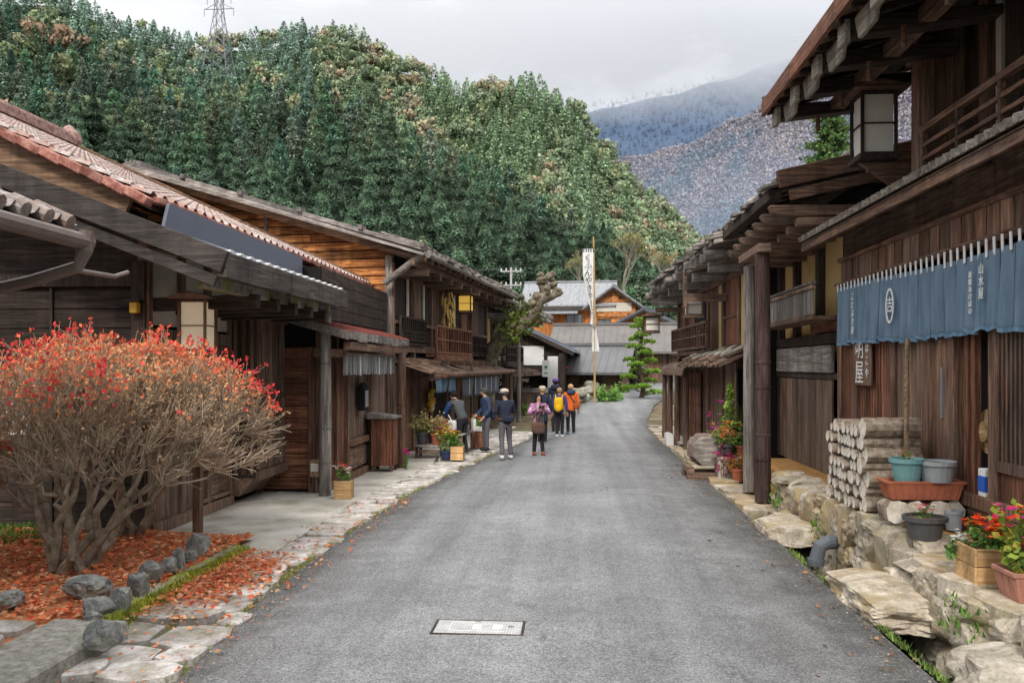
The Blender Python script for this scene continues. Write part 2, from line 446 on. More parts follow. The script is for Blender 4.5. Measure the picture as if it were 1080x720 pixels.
# road: left edge wanders, right edge runs straight along the gutter
LE = [(-6, -2.8), (4, -2.75), (6, -2.82), (8, -2.98), (10.5, -3.02), (13, -2.93), (15.2, -2.79), (17.5, -2.55), (19.7, -2.3), (22, -1.98), (24.4, -1.63), (28, -1.15), (32, -.7), (38, -.0), (44, .9), (52, 2.3), (60, 4.3), (68, 7.0)]
RE = [(-6, 2.55), (6, 2.57), (10, 2.6), (28, 2.6), (33, 2.8), (40, 3.7), (46, 5.0), (52, 6.6), (60, 9.3), (68, 12.5)]
def interp(tab, y):
    for (a, u), (b, w) in zip(tab, tab[1:]):
        if y <= b: return u + (w - u) * max(0, (y - a)) / (b - a)
    return tab[-1][1]
mb = MB(); rows = [-6 + i * .7 for i in range(106)]; K = 12
for y in rows:
    l = interp(LE, y) + .05 * noise.noise(Vector((y * 1.3, 0, 0))); r = interp(RE, y) + .03 * noise.noise(Vector((y * 1.7, 5, 0)))
    for i in range(K + 1):
        f = i / K
        mb.v.append((l + (r - l) * f, y, hz(y) + .02 + .05 * (1 - (2 * f - 1) ** 2)))
mb.f = [(j * (K + 1) + i, j * (K + 1) + i + 1, (j + 1) * (K + 1) + i + 1, (j + 1) * (K + 1) + i) for j in range(len(rows) - 1) for i in range(K)]
mb.mi = [0] * len(mb.f)
ro_ = mb.build('road', M['asphalt'], local=True, smooth=True, kind='structure')
at0 = ro_.data.attributes.new('tint', 'FLOAT_COLOR', 'POINT'); kk = []
for j in range(len(rows)):
    for i in range(K + 1): e = min(i * 1.6, K - i) / K * 3.2; e = min(1, e); kk += [e, e, e, 1]
at0.data.foreach_set('color', kk)

# concrete forecourt in front of the left houses
mb = MB(); mb.prism([(-5.6, 9.75, -.1), (-3.55, 9.75, -.1), (-3.55, 13.9, -.1), (-3.35, 16, -.1), (-3.2, 19.3, -.1), (-3.3, 20.5, -.1), (-5.6, 20.5, -.1)], (0, 0, .175))
mb.build('forecourt', M['concrete'], local=True, bevel=.02, kind='structure')
mb = MB(); mb.prism([(-4.6, 20.6, -.1), (-3.25, 20.6, -.1), (-2.1, 31, -.1), (-3.6, 31, -.1)], (0, 0, .2))
mb.build('pavement', M['concrete'], local=True, bevel=.02, kind='structure')

# strip of laid flat stones between pavement and road
M['flag'] = stone('flagstone', (.47, .43, .41), (.74, .71, .69), moss=.45, sc=5, isl=.55, mcol=(.16, .15, .06))
rng = random.Random(3)
mb = MB(); mb2 = MB()
def left_of(y): return -4.35 if y < 9.7 else (-3.62 if y < 13.9 else interp([(13.9, -3.62), (16, -3.42), (19.3, -3.27), (24, -3.0), (31, -2.15)], y))
def slab(mbx, cx, cy, w, d, z0, z1, rg, n=9, rough=.12):
    pts = []
    for k in range(n):
        a = 2 * math.pi * (k + rg.uniform(-.25, .25)) / n
        c, s_ = math.cos(a), math.sin(a)
        e = 1 / max(abs(c) ** 4 + abs(s_) ** 4, 1e-3) ** .25
        pts.append((cx + c * e * w / 2 * (1 + rg.uniform(-rough, rough)), cy + s_ * e * d / 2 * (1 + rg.uniform(-rough, rough)), 0))
    ti = rg.uniform(-.012, .012)
    b = len(mbx.v)
    top = [(x * 1, y, z1 + (x - cx) * ti) for x, y, _ in pts]; bot = [(x, y, z0) for x, y, _ in pts]
    inn = [(cx + (x - cx) * .9, cy + (y - cy) * .9, z + .012) for x, y, z in top]
    mbx.v += bot + top + inn; m_ = len(pts)
    for k in range(m_):
        k2 = (k + 1) % m_
        mbx.f.append((b + k, b + k2, b + m_ + k2, b + m_ + k)); mbx.f.append((b + m_ + k, b + m_ + k2, b + 2 * m_ + k2, b + 2 * m_ + k))
    mbx.f.append(tuple(b + 2 * m_ + k for k in range(m_))); mbx.mi += [0] * (2 * m_ + 1)
y = 4.6
while y < 29:
    d = rng.uniform(.22, .5) if y > 9.8 else rng.uniform(.3, .6)
    x0, x1 = left_of(y) + (.35 if y < 9.7 else .03), interp(LE, y) - .04
    if 9.3 < y < 10.0: x0 += .1
    x = x0 + rng.uniform(-.12, .05)
    while x < x1 - .12:
        w = min(rng.uniform(.45, 1.15), x1 - x + rng.uniform(-.05, .12))
        slab(mb, x + w / 2, y + d / 2 + rng.uniform(-.03, .03), w * .97, d * .95, -.06, .045 + rng.uniform(-.02, .025) + hz(y), rng, 10)
        x += w
    y += d
mb.build('stone_verge', M['flag'], local=True, kind='structure')
mb = MB(); n_ = 40
for i in range(n_):
    y = 4.5 + i * .66; mb.v += [(left_of(y) - .02, y, hz(y) + .004), (interp(LE, y) + .06, y, hz(y) + .004)]
mb.f = [(2 * j, 2 * j + 1, 2 * j + 3, 2 * j + 2) for j in range(n_ - 1)]; mb.mi = [0] * len(mb.f)
M['joint'] = stone('verge_soil', (.10, .09, .06), (.17, .155, .11), moss=1.0, sc=3, isl=0, mcol=(.13, .15, .025))
mb.build('verge_bed', M['joint'], local=True, kind='structure')

# garden bed with the leaf litter
mb = MB(); gx = [-14 + i * .5 for i in range(21)] + [-3.99]; gy = [6.0 + i * .46 for i in range(9)] + [10.15, 10.5]
mb = sheet([x for x in gx], gy, lambda x, y: .14 + .05 * noise.noise(Vector((x, y, 0))) + .05 * max(0, min(1, (-x - 4.2) / 2)))
mb.build('garden_ground', M['litter'], local=True, smooth=True, kind='structure')

# ================================================================ hills
def curve(tab, x):
    for (a, u), (b, w) in zip(tab, tab[1:]):
        if x <= b:
            k = max(0, (x - a)) / (b - a); k = k * k * (3 - 2 * k); return u + (w - u) * k
    return tab[-1][1]
class Hill:
    def __init__(s, ridge, base, d0, d1, x0, x1, bulge=0.0):
        s.ridge, s.base, s.d0, s.d1, s.x0, s.x1, s.b = ridge, base, d0, d1, x0, x1, bulge
    def pos(s, px, t):                                      # t: 0 foot of the slope, 1 ridge, beyond 1 falls away behind
        r, b = curve(s.ridge, px), curve(s.base, px)
        D0, D1 = curve(s.d0, px), curve(s.d1, px)
        D = D0 + (D1 - D0) * t
        tt = min(t, 1.0)
        e = tt ** (1.0 - s.b)
        py = b + (r - b) * e
        P = at(px, py, D)
        w = 22 * noise.noise(Vector((px * .012, t * 2.5, s.x0))) * (D1 / 500) * min(1, 3 * tt * (1.05 - tt))
        P.z += w * .5
        if t > 1: P.z -= (t - 1) * (D1 - D0) * .5
        return P
    def mesh(s, name, mat, nx=70, nt=26):
        vs = []; tx = [i / (nt - 1) * 1.35 for i in range(nt)]
        for t in tx:
            for i in range(nx): vs.append(s.pos(s.x0 + (s.x1 - s.x0) * i / (nx - 1), t))
        mb = MB(); mb.add(vs, [(j * nx + i, j * nx + i + 1, (j + 1) * nx + i + 1, (j + 1) * nx + i) for j in range(nt - 1) for i in range(nx - 1)])
        return mb.build(name, mat, local=True, smooth=True, kind='structure')
H1 = Hill([(-700, -60), (-150, 10), (0, 42), (60, 54), (130, 96), (215, 124), (290, 120), (330, 130), (400, 143), (450, 186), (500, 212), (560, 244), (620, 276), (690, 306), (780, 330), (900, 360)],
          [(-700, 380), (900, 380)], [(-700, 150), (500, 170), (900, 190)], [(-700, 400), (0, 430), (300, 400), (500, 360), (700, 300), (900, 270)], -700, 900, .18)
H2 = Hill([(-300, -40), (60, 0), (140, 34), (200, 50), (280, 48), (310, 38), (370, 42), (430, 74), (490, 100), (560, 98), (600, 118), (640, 166), (680, 214), (740, 262), (800, 310), (1000, 372)],
          [(-300, 384), (1000, 384)], [(-300, 420), (1000, 380)], [(-300, 720), (500, 700), (700, 620), (1000, 560)], -300, 1000, .1)
H3 = Hill([(400, 200), (560, 176), (620, 168), (670, 170), (720, 158), (780, 128), (830, 102), (900, 66), (1000, 20), (1150, -40), (1500, -120)],
          [(400, 386), (1500, 386)], [(400, 900), (1500, 600)], [(400, 1500), (800, 1300), (1500, 1000)], 400, 1500, .1)
H4 = Hill([(300, 210), (480, 166), (560, 142), (640, 110), (700, 96), (760, 80), (820, 62), (880, 32), (1000, -20), (1400, -100)],
          [(300, 386), (1400, 386)], [(300, 1500), (1400, 1500)], [(300, 2300), (1400, 2300)], 300, 1400, 0)
M['hill1'] = plain('forest_floor_dark', (.018, .030, .016), .95, .4, .05, .05)
M['hill2'] = plain('forest_floor_mid', (.055, .075, .035), .95, .4, .03, .05)
M['hill3'] = plain('forest_floor_far', (.15, .155, .185), .95, .35, .02, .05)  # pale bluish cast: distance haze put into the ground colour
M['hill4'] = plain('forest_floor_hazed', (.060, .098, .165), .95, .25, .012, .05)  # the blue is distance haze put into the ground colour
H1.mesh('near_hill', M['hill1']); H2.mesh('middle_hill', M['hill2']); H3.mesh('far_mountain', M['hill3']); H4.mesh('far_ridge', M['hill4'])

# ---------------------------------------------------------------- trees as arrays of small sprays
NRM = [None]
def face_out(V, nm):                                    # wind every spray so that it faces along its crown normal
    Q = V.reshape(-1, 4, 3); g = np.cross(Q[:, 1] - Q[:, 0], Q[:, 3] - Q[:, 0]); Fq = np.arange(len(V)).reshape(-1, 4)
    bad = (g * nm).sum(1) < 0; Fq[bad] = Fq[bad][:, [0, 3, 2, 1]]
    NRM[0] = np.repeat(nm, 4, axis=0); return Fq
def conifer_arr(rs, h, r, n, droop=.35, base=.10, pw=.8):
    u = rs.random(n) ** .85; z = h * (base + (1 - base) * u)
    lim = r * np.clip((1 - u), .02, 1) ** pw * (1 - .25 * np.exp(-((u) / .12)))
    lobes = 1 + .22 * np.sin(rs.random() * 6 + 5 * u * 6.28)
    rad = lim * lobes * (.35 + .65 * rs.random(n) ** .5); a = rs.random(n) * 6.2832
    c = np.stack([rad * np.cos(a), rad * np.sin(a), z - rad * droop], 1)
    out = np.stack([np.cos(a), np.sin(a), -droop + rs.normal(0, .35, n)], 1)
    out += rs.normal(0, .25, (n, 3)); out /= np.linalg.norm(out, axis=1)[:, None]
    side = np.cross(out, np.stack([rs.normal(0, .35, n), rs.normal(0, .35, n), np.ones(n)], 1)); side /= np.linalg.norm(side, axis=1)[:, None]
    L = (h * .058 if n < 900 else h * .042 if n < 1500 else h * .026) * (.5 + rs.random(n)) * (1.1 - .45 * u); W = L * .42
    V = np.stack([c - out * (L * .6)[:, None], c + side * W[:, None], c + out * L[:, None], c - side * W[:, None]], 1).reshape(-1, 3)
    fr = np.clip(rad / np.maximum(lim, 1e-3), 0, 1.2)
    tn = (.36 + .80 * fr ** 2.2) * (.88 + .24 * rs.random(n)) * (.72 + .5 * u)  # darker inside the crown and low down: self-shading put into the tint
    nm = np.stack([np.cos(a), np.sin(a), np.full(n, .55)], 1) + rs.normal(0, .28, (n, 3)); nm /= np.linalg.norm(nm, axis=1)[:, None]; 
    return V, face_out(V, nm), np.repeat(tn, 4)
def round_arr(rs, h, r, n, trunk=.22, lob=7, leaf=.06):
    cs = []; 
    for k in range(lob):
        a = rs.random() * 6.28; q = rs.random() ** .6 * .62 * r
        cs.append((q * math.cos(a), q * math.sin(a), h * (trunk + (1 - trunk) * (.25 + .55 * rs.random())), r * (.38 + .3 * rs.random())))
    cs = np.array(cs); k = rs.integers(0, lob, n)
    d = rs.normal(0, 1, (n, 3)); d /= np.linalg.norm(d, axis=1)[:, None]
    q = .55 + .45 * rs.random(n) ** .5
    c = cs[k, :3] + d * (cs[k, 3] * q)[:, None] * np.array([1, 1, .8])
    nrm = d + rs.normal(0, .55, (n, 3)); nrm /= np.linalg.norm(nrm, axis=1)[:, None]
    a1 = np.cross(nrm, rs.normal(0, 1, (n, 3))); a1 /= np.linalg.norm(a1, axis=1)[:, None]; a2 = np.cross(nrm, a1)
    L = h * leaf * (.5 + rs.random(n))
    V = np.stack([c - a1 * L[:, None], c + a2 * (L * .7)[:, None], c + a1 * L[:, None], c - a2 * (L * .7)[:, None]], 1).reshape(-1, 3)
    tn = (.40 + .60 * q ** 2) * (.86 + .28 * rs.random(n)) * (.62 + .5 * (d[:, 2] * .5 + .5))  # inner and underside leaves darker: crown shade put into the tint
    nm = d + [0, 0, .3] + rs.normal(0, .25, (n, 3)); nm /= np.linalg.norm(nm, axis=1)[:, None]; 
    return V, face_out(V, nm), np.repeat(tn, 4)
M['cedar'] = leafmat('cedar_needles', (.098, .166, .118), (.170, .250, .155), trans=.3, objvar=1.05)
M['wood_mix'] = leafmat('hill_foliage', (1, 1, 1), (1.35, 1.35, 1.3), trans=.3, objvar=0)
M['bark'] = plain('bark', (.10, .075, .055), .95, .4, 14, .1, .8)
rs = np.random.default_rng(5)
protos = []
for k in range(7):
    V, Fq, tn = conifer_arr(rs, 1.0, .23 + .08 * rs.random(), 7000, pw=.62 + .3 * rs.random())
    n0 = len(V); nr_ = NRM[0]
    tb = MB(); tb.tube([(0, 0, -.05), (0, 0, .5), (0, 0, .95)], [.014, .009, .002], 5, False)
    Vt = np.array(tb.v); Ft = np.array(tb.f) + n0
    tint = np.concatenate([tn, np.ones(len(Vt)) * .5])[:, None] * np.ones(3)
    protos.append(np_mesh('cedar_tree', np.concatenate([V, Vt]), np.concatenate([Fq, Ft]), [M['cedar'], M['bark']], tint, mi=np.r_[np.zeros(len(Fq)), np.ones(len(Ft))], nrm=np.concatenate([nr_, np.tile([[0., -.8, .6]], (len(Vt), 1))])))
LOWER = [(-100, 60), (0, 105), (55, 128), (95, 150), (440, 250), (520, 285), (545, 320), (585, 298), (640, 296), (690, 285), (740, 260), (800, 210)]
def scatter(hill, nx, nt, x0, x1, t0, t1, rs):
    out = []
    for j in range(nt):
        for i in range(nx):
            px = x0 + (x1 - x0) * (i + rs.uniform(-.5, .5) + (j % 2) * .5) / nx
            t = t0 + (t1 - t0) * (j + rs.uniform(-.5, .5)) / (nt - 1)
            if t < 0.02: continue
            out.append((px, t, hill.pos(px, t)))
    return out
rr = np.random.default_rng(11)
cand = []
for px, t, P in scatter(H1, 40, 19, -40, 780, .12, 1.02, rr):
    h = rr.uniform(16, 25) * (1.0 if px < 560 else .8)
    D = P.y; top = HY - (P.z + h - HC) / D * F
    vis = top < curve(LOWER, px) - 8
    cand.append((vis, D, px, t, P, h))
visl = sorted([c for c in cand if c[0] and -20 < c[2] < 745], key=lambda c: c[1])
chosen = visl[:300]; ids = {id(c) for c in chosen}
CG = 'cedars on the lower slope of the near hill'
for k, (_, D, px, t, P, h) in enumerate(chosen):
    o = bpy.data.objects.new('cedar_tree', protos[k % 7]); COL.objects.link(o)
    o.location = (P.x, P.y, P.z - 1); o.rotation_euler = (0, 0, rr.uniform(0, 6.28)); o.scale = (h * rr.uniform(.9, 1.3), h * rr.uniform(.9, 1.3), h)
    tag(o, 'dark green cedar among the cedars on the lower slope of the near hill', 'tree', CG)
def mass(name, items, label, cat, mat):
    Vs, Fs, Ts, b = [], [], [], 0
    Ns = []
    for V, Fq, tn, col, nm in items:
        Ns.append(nm)
        Vs.append(V); Fs.append(Fq + b); b += len(V); Ts.append(tn[:, None] * np.array(col)[None, :])
    me = np_mesh(name, np.concatenate(Vs), np.concatenate(Fs), mat, np.concatenate(Ts), nrm=np.concatenate(Ns))
    return np_obj(name, me, label=label, cat=cat, kind='stuff')
items = []
for c in cand:
    if id(c) in ids: continue
    _, D, px, t, P, h = c
    if rr.random() < (.06 if px > 200 else .2):
        V, Fq, tn = round_arr(rr, h * .8, h * .33, 260); col = [(.22, .29, .14), (.29, .31, .17), (.18, .26, .15), (.42, .30, .21)][rr.integers(0, 4)]
    else:
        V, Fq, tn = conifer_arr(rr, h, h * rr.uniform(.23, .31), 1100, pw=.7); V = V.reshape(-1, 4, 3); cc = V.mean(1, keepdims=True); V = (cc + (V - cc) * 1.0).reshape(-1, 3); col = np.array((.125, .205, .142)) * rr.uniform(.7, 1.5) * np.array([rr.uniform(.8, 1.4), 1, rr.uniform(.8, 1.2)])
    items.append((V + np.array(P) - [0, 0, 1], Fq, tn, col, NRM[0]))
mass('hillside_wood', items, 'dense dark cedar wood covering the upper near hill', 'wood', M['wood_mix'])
items = []
for px, t, P in scatter(H2, 84, 46, -60, 830, .25, 1.03, rr):
    h = rr.uniform(11, 18); q = rr.random()
    warm = curve([(0, .2), (300, .45), (420, .55), (560, .3), (640, .5), (720, .75), (830, .8)], px)
    nb = noise.noise(Vector((px * .02, t * 5, 3)))
    if nb + warm * .9 > .42 + .3 * (q - .5):
        V, Fq, tn = round_arr(rr, h * .85, h * .42, 130, leaf=.085)
        col = [(.34, .43, .25), (.43, .47, .27), (.30, .40, .24), (.32, .41, .26), (.50, .41, .28), (.46, .47, .34), (.28, .37, .25)][rr.integers(0, 7)]  # slightly greyed greens: distance haze put into the leaf colour
        col = np.array(col) * rr.uniform(.7, 1.1)
    else:
        V, Fq, tn = conifer_arr(rr, h, h * rr.uniform(.24, .33), 190, pw=.65); Fq = Fq; col = np.array((.27, .37, .235) if px > 330 else (.25, .36, .29)) * rr.uniform(.75, 1.5)  # conifers further left are bluer: haze put into their colour
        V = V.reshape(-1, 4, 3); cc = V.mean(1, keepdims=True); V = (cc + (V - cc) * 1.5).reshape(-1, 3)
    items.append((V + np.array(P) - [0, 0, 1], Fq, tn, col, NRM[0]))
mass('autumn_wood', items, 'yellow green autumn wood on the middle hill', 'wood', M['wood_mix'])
items = []
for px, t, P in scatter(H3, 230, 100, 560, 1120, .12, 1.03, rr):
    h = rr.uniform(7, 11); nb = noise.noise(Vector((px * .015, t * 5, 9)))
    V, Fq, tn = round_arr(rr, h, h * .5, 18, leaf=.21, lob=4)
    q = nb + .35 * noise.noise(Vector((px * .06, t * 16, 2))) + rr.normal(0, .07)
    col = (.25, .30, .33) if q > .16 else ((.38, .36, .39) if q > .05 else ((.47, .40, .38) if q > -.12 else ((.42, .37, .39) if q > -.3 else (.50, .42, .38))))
    items.append((V + np.array(P) - [0, 0, 1], Fq, .85 + .2 * tn, np.array(col) * (.68, .72, .84) * rr.uniform(.93, 1.07), NRM[0]))  # bluish multiplier puts the haze of distance into the leaf colour
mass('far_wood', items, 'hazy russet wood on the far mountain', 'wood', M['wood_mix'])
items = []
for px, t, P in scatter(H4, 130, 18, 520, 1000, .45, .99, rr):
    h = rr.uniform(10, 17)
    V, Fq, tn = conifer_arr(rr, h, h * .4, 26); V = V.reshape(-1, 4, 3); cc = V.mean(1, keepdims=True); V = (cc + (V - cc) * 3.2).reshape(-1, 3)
    items.append((V + np.array(P), Fq, .85 + .2 * tn, np.array((.068, .112, .18)) * rr.uniform(.85, 1.1), NRM[0]))  # blue needles: distance haze put into the colour
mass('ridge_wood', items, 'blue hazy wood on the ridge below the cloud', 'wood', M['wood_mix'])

# ---------------------------------------------------------------- low cloud hanging over the far ridge
def cloud(name, cx, cy, D, w, h, dens, seed, label, bias=-.18, cat='cloud', tint=(.80, .84, .90)):
    t = NT(name); v = t.coord('Generated', (1, 1, 1)); v2 = t.coord('Object', (.0042, .0042, .0095))
    va = t.N('ShaderNodeVectorMath'); va.operation = 'ADD'; va.inputs[1].default_value = (seed, seed * 2, 0); t.L(v2, va.inputs[0])
    n = t.noise(va.outputs[0], 1.5, 7, .58, .4)
    sx = t.N('ShaderNodeSeparateXYZ'); t.L(v, sx.inputs[0])
    def edge(o, p):
        k = t.math('SUBTRACT', 1.0, t.math('ABSOLUTE', t.math('SUBTRACT', t.math('MULTIPLY', o, 2.0), 1.0)))
        return t.math('POWER', k, p)
    fx, fz = edge(sx.outputs[0], .8), edge(sx.outputs[2], .9)
    a = t.math('MULTIPLY', fx, fz)
    al = t.math('MULTIPLY', t.math('MULTIPLY', a, t.math('ADD', n, bias)), dens)
    cl = t.N('ShaderNodeClamp'); t.L(al, cl.inputs[0])
    d1 = t.N('ShaderNodeBsdfDiffuse'); d2 = t.N('ShaderNodeBsdfTranslucent'); tr = t.N('ShaderNodeBsdfTransparent')
    for d in (d1, d2): d.inputs['Color'].default_value = (*tint, 1)
    m1 = t.N('ShaderNodeMixShader'); m1.inputs[0].default_value = .5; t.L(d1.outputs[0], m1.inputs[1]); t.L(d2.outputs[0], m1.inputs[2])
    m2 = t.N('ShaderNodeMixShader'); t.L(cl.outputs[0], m2.inputs[0]); t.L(tr.outputs[0], m2.inputs[1]); t.L(m1.outputs[0], m2.inputs[2])
    t.L(m2.outputs[0], t.out.inputs['Surface'])
    P = at(cx, cy, D); W, Hh = w / F * D, h / F * D
    n1, n2_ = 24, 10; mb = MB()
    mb.add([(P.x + W * (i / n1 - .5), P.y - 60 * math.cos((i / n1 - .5) * 3) - 50 * math.cos((j / n2_ - .5) * 3), P.z + Hh * (j / n2_ - .5)) for j in range(n2_ + 1) for i in range(n1 + 1)],
           [(j * (n1 + 1) + i, j * (n1 + 1) + i + 1, (j + 1) * (n1 + 1) + i + 1, (j + 1) * (n1 + 1) + i) for j in range(n2_) for i in range(n1)])
    o = mb.build(name, t.m, smooth=True); tag(o, label, cat, kind='stuff')
    o.visible_shadow = True
    return o
cloud('low_cloud', 600, 52, 1480, 1000, 190, 4.2, 1.0, 'grey mist rolling over the blue far ridge', -.04, 'cloud', (.77, .79, .83))
cloud('low_cloud', 900, 0, 1460, 800, 230, 2.6, 4.3, 'pale cloud bank resting on the top of the far mountain', -.12)
cloud('mist', 800, 335, 790, 900, 420, .74, 2.2, 'thin bluish haze hanging in the valley before the far mountain', .3, 'mist', (.52, .62, .80))
# ================================================================ wall and roof helpers
X_, Y_, Z_ = Vector((1, 0, 0)), Vector((0, 1, 0)), Vector((0, 0, 1))
def vboards(mb, O, U, N, L, z0, z1, w=.2, t=.02, gap=.006, top=None, seed=0):
    rg = random.Random(seed); O, U, N = Vector(O), Vector(U), Vector(N); n = max(1, round(L / w)); w = L / n
    for i in range(n):
        u = (i + .5) * w; zt = z1 if top is None else top(u)
        if zt - z0 < .03: continue
        P = O + U * u + N * (t / 2 + rg.uniform(0, .007))
        mb.bar(P + Z_ * z0, P + Z_ * zt, w - gap, t, N)
def hboards(mb, O, U, N, L, z0, z1, h=.2, t=.022, gap=.011, span=None, seed=0, brk=0):
    rg = random.Random(seed); O, U, N = Vector(O), Vector(U), Vector(N); n = max(1, round((z1 - z0) / h)); h = (z1 - z0) / n
    for i in range(n):
        z = z0 + (i + .5) * h; a, b = (0, L) if span is None else span(z)
        if b - a < .05: continue
        cuts = [a, b]
        if brk:
            c = a + rg.uniform(.2, 1) * brk
            cuts = [a]
            while c < b - .3: cuts.append(c); c += brk * rg.uniform(.7, 1.2)
            cuts.append(b)
        for p, q in zip(cuts, cuts[1:]):
            P = O + N * (t / 2 + rg.uniform(0, .008)) + Z_ * z
            mb.bar(P + U * (p + .002), P + U * (q - .002), t, h - gap)
def vbars(mb, O, U, N, L, z0, z1, n, w=.03, t=.03):
    O, U, N = Vector(O), Vector(U), Vector(N)
    for i in range(n):
        P = O + U * (L * (i + .5) / n) + N * t / 2
        mb.bar(P + Z_ * z0, P + Z_ * z1, w, t, N)
def slope_slab(mb, xe, ze, xr, zr, y0, y1, th):
    mb.prism([(xe, y0, ze), (xr, y0, zr), (xr, y0, zr - th), (xe, y0, ze - th)], (0, y1 - y0, 0))
def tile_grid(mb, xe, ze, xr, zr, y0, y1, per=.27, row=.26, amp=.045, seg=6, lift=.03):
    ny = int((y1 - y0) / per) * seg; nr = int(math.hypot(xr - xe, zr - ze) / row)
    vs = []; rows = []
    for r in range(nr):
        rows += [(r / nr, lift), ((r + .999) / nr, 0)]
    for f, up in rows:
        for j in range(ny + 1):
            y = y0 + (y1 - y0) * j / ny; ph = j % seg / seg
            b = amp * (math.sin(math.pi * min(ph / .55, 1)) if ph < .55 else -.25 * math.sin(math.pi * (ph - .55) / .45))
            vs.append((xe + (xr - xe) * f, y, ze + (zr - ze) * f + b + up + .02))
    w = ny + 1
    mb.add(vs, [(i * w + j, i * w + j + 1, (i + 1) * w + j + 1, (i + 1) * w + j) for i in range(len(rows) - 1) for j in range(ny)])
def rough_eave(mb, xe, ze, inward, pitch, y0, y1, layers=2, ln=.9, th=.045, seed=0, wid=(.16, .36), over=.14):
    rg = random.Random(seed)
    for l in range(layers):
        y = y0
        while y < y1 - .05:
            w = min(rg.uniform(*wid), y1 - y); a = xe - inward * (rg.uniform(-.05, over) - l * .16); z = ze + l * (th + .012) + rg.uniform(-.01, .012) + (xe - a) * inward * -pitch
            tilt = rg.uniform(-.03, .05)
            mb.bar((a, y + w / 2, z), (a + inward * ln, y + w / 2, z + ln * pitch + tilt), w - .012, th * rg.uniform(.7, 1.15), Z_)
            y += w
def text(parent, name, body, O, U, size, mat, up=Z_, depth=.002, sx=1.0, gap=1.0):
    c = bpy.data.curves.new(name, 'FONT'); c.body = body; c.size = size; c.extrude = depth; c.align_x = 'CENTER'; c.align_y = 'CENTER'; c.space_line = gap
    tmp = bpy.data.objects.new('tmp', c); COL.objects.link(tmp)
    dg = bpy.context.evaluated_depsgraph_get(); me = bpy.data.meshes.new_from_object(tmp.evaluated_get(dg))
    COL.objects.unlink(tmp); bpy.data.objects.remove(tmp)
    U, up = Vector(U).normalized(), Vector(up).normalized(); N = U.cross(up)
    m = Matrix((U, up, N)).transposed().to_4x4(); m.translation = Vector(O)
    me.transform(Matrix.Diagonal((sx, 1, 1, 1))); me.transform(m)
    if parent is not None: me.transform(FRAME[parent.name].inverted())
    me.materials.clear(); me.materials.append(mat)
    o = bpy.data.objects.new(name, me); COL.objects.link(o)
    if parent is not None: o.parent = parent; FRAME[o.name] = FRAME[parent.name]
    return o
def rtube(mb, p, q, r, n=10, r2=None): return mb.tube([p, q], [r, r2 if r2 else r], n)

def glow(name, col, e):
    t = NT(name); t.done(col, .8); t.b.inputs['Emission Color'].default_value = (*col, 1); t.b.inputs['Emission Strength'].default_value = e; return t.m
def lantern(name, label, c, w, h, rz=0.0, roof=True, group=None, mats=None, lit=False):
    """box lantern: timber frame, four paper panes, small roof; c is the centre of its foot"""
    t = thing(name, label, 'lantern', c, rz, group); fm, pm = mats or (M['brown_z'], M['paper'])
    f = MB(); e = w * .09
    for i in (-1, 1):
        for j in (-1, 1): f.box(i * w / 2 - e / 2, i * w / 2 + e / 2, j * w / 2 - e / 2, j * w / 2 + e / 2, 0, h)
    for z in (e * .6, h * .5, h - e * .6):
        k = e * (.85 if z != h * .5 else .45)
        for j in (-1, 1):
            f.box(-w / 2 + e / 2, w / 2 - e / 2, j * w / 2 - k * .45, j * w / 2 + k * .45, z - k / 2, z + k / 2)
            f.box(j * w / 2 - k * .45, j * w / 2 + k * .45, -w / 2 + e / 2, w / 2 - e / 2, z - k / 2, z + k / 2)
    f.build('frame', fm, t, local=True)
    p = MB(); g = w / 2 - e * .62
    p.box(-g, g, -g, g, .01, h - .01)
    p.build('paper_pane', pm, t, local=True)
    r = MB()
    if roof:
        o_ = w * .32
        r.prism([(-w / 2 - o_, -w / 2 - o_, h + .01), (w / 2 + o_, -w / 2 - o_, h + .01), (w / 2 + o_, -w / 2 - o_, h + .035), (0, -w / 2 - o_, h + w * .22 + .03), (-w / 2 - o_, -w / 2 - o_, h + .035)], (0, w + 2 * o_, 0))
        r.build('roof', M['brown_x'], t, local=True)
    b = MB(); b.box(-w * .6, w * .6, -w * .6, w * .6, -.05, -.002); b.build('base', fm, t, local=True)
    return t

# ================================================================ near left house (red tiles over a slate pent roof)
A = thing('townhouse', 'dark boarded house with red tiled roof above a slate grey lower roof', 'house', (-5.5, 10.6, 0))
ZA, PA, XA = 3.55, .385, -3.9                     # lower roof: eave height, pitch, eave line
ZB, PB, XB = 4.16, .465, -4.83                    # tiled roof
def za(x): return ZA + (XA - x) * PA
def zb(x): return ZB + (XB - x) * PB
b = MB()                                           # gable wall towards the camera, dark weatherboards with cover strips
hboards(b, (-13, 10.6, 0), X_, -Y_, 7.5, .25, 3.25, .26, .02, seed=2)
b.prism([(-13, 10.6, 3.25), (-5.5, 10.6, 3.25), (-5.5, 10.6, za(-5.5) - .1), (-11.8, 10.6, za(-11.8) - .1), (-13, 10.6, za(-11.8) - .1)], (0, .015, 0))
b.build('gable_boarding', M['dark_x'], A)
b = MB()
for x in (-12.2, -11, -9.85, -8.75, -7.7, -6.72): b.box(x - .022, x + .022, 10.535, 10.57, .25, 3.3)
b.box(-5.62, -5.44, 10.48, 10.66, 0, 3.6); b.box(-13, -5.62, 10.53, 10.6, .08, .25); b.box(-13, -5.62, 10.5, 10.6, 3.28, 3.44)
b.each('gable_post', M['dark_z'], A, bevel=.006)
b = MB(); b.prism([(-13, 10.62, za(-11.8) - .1), (-11.8, 10.62, za(-11.8) - .1), (-5.5, 10.62, za(-5.5) - .1), (-5.5, 10.62, zb(-5.5) - .25), (-11.8, 10.62, zb(-11.8) - .25), (-13, 10.62, zb(-11.8) - .6)], (0, .05, 0))
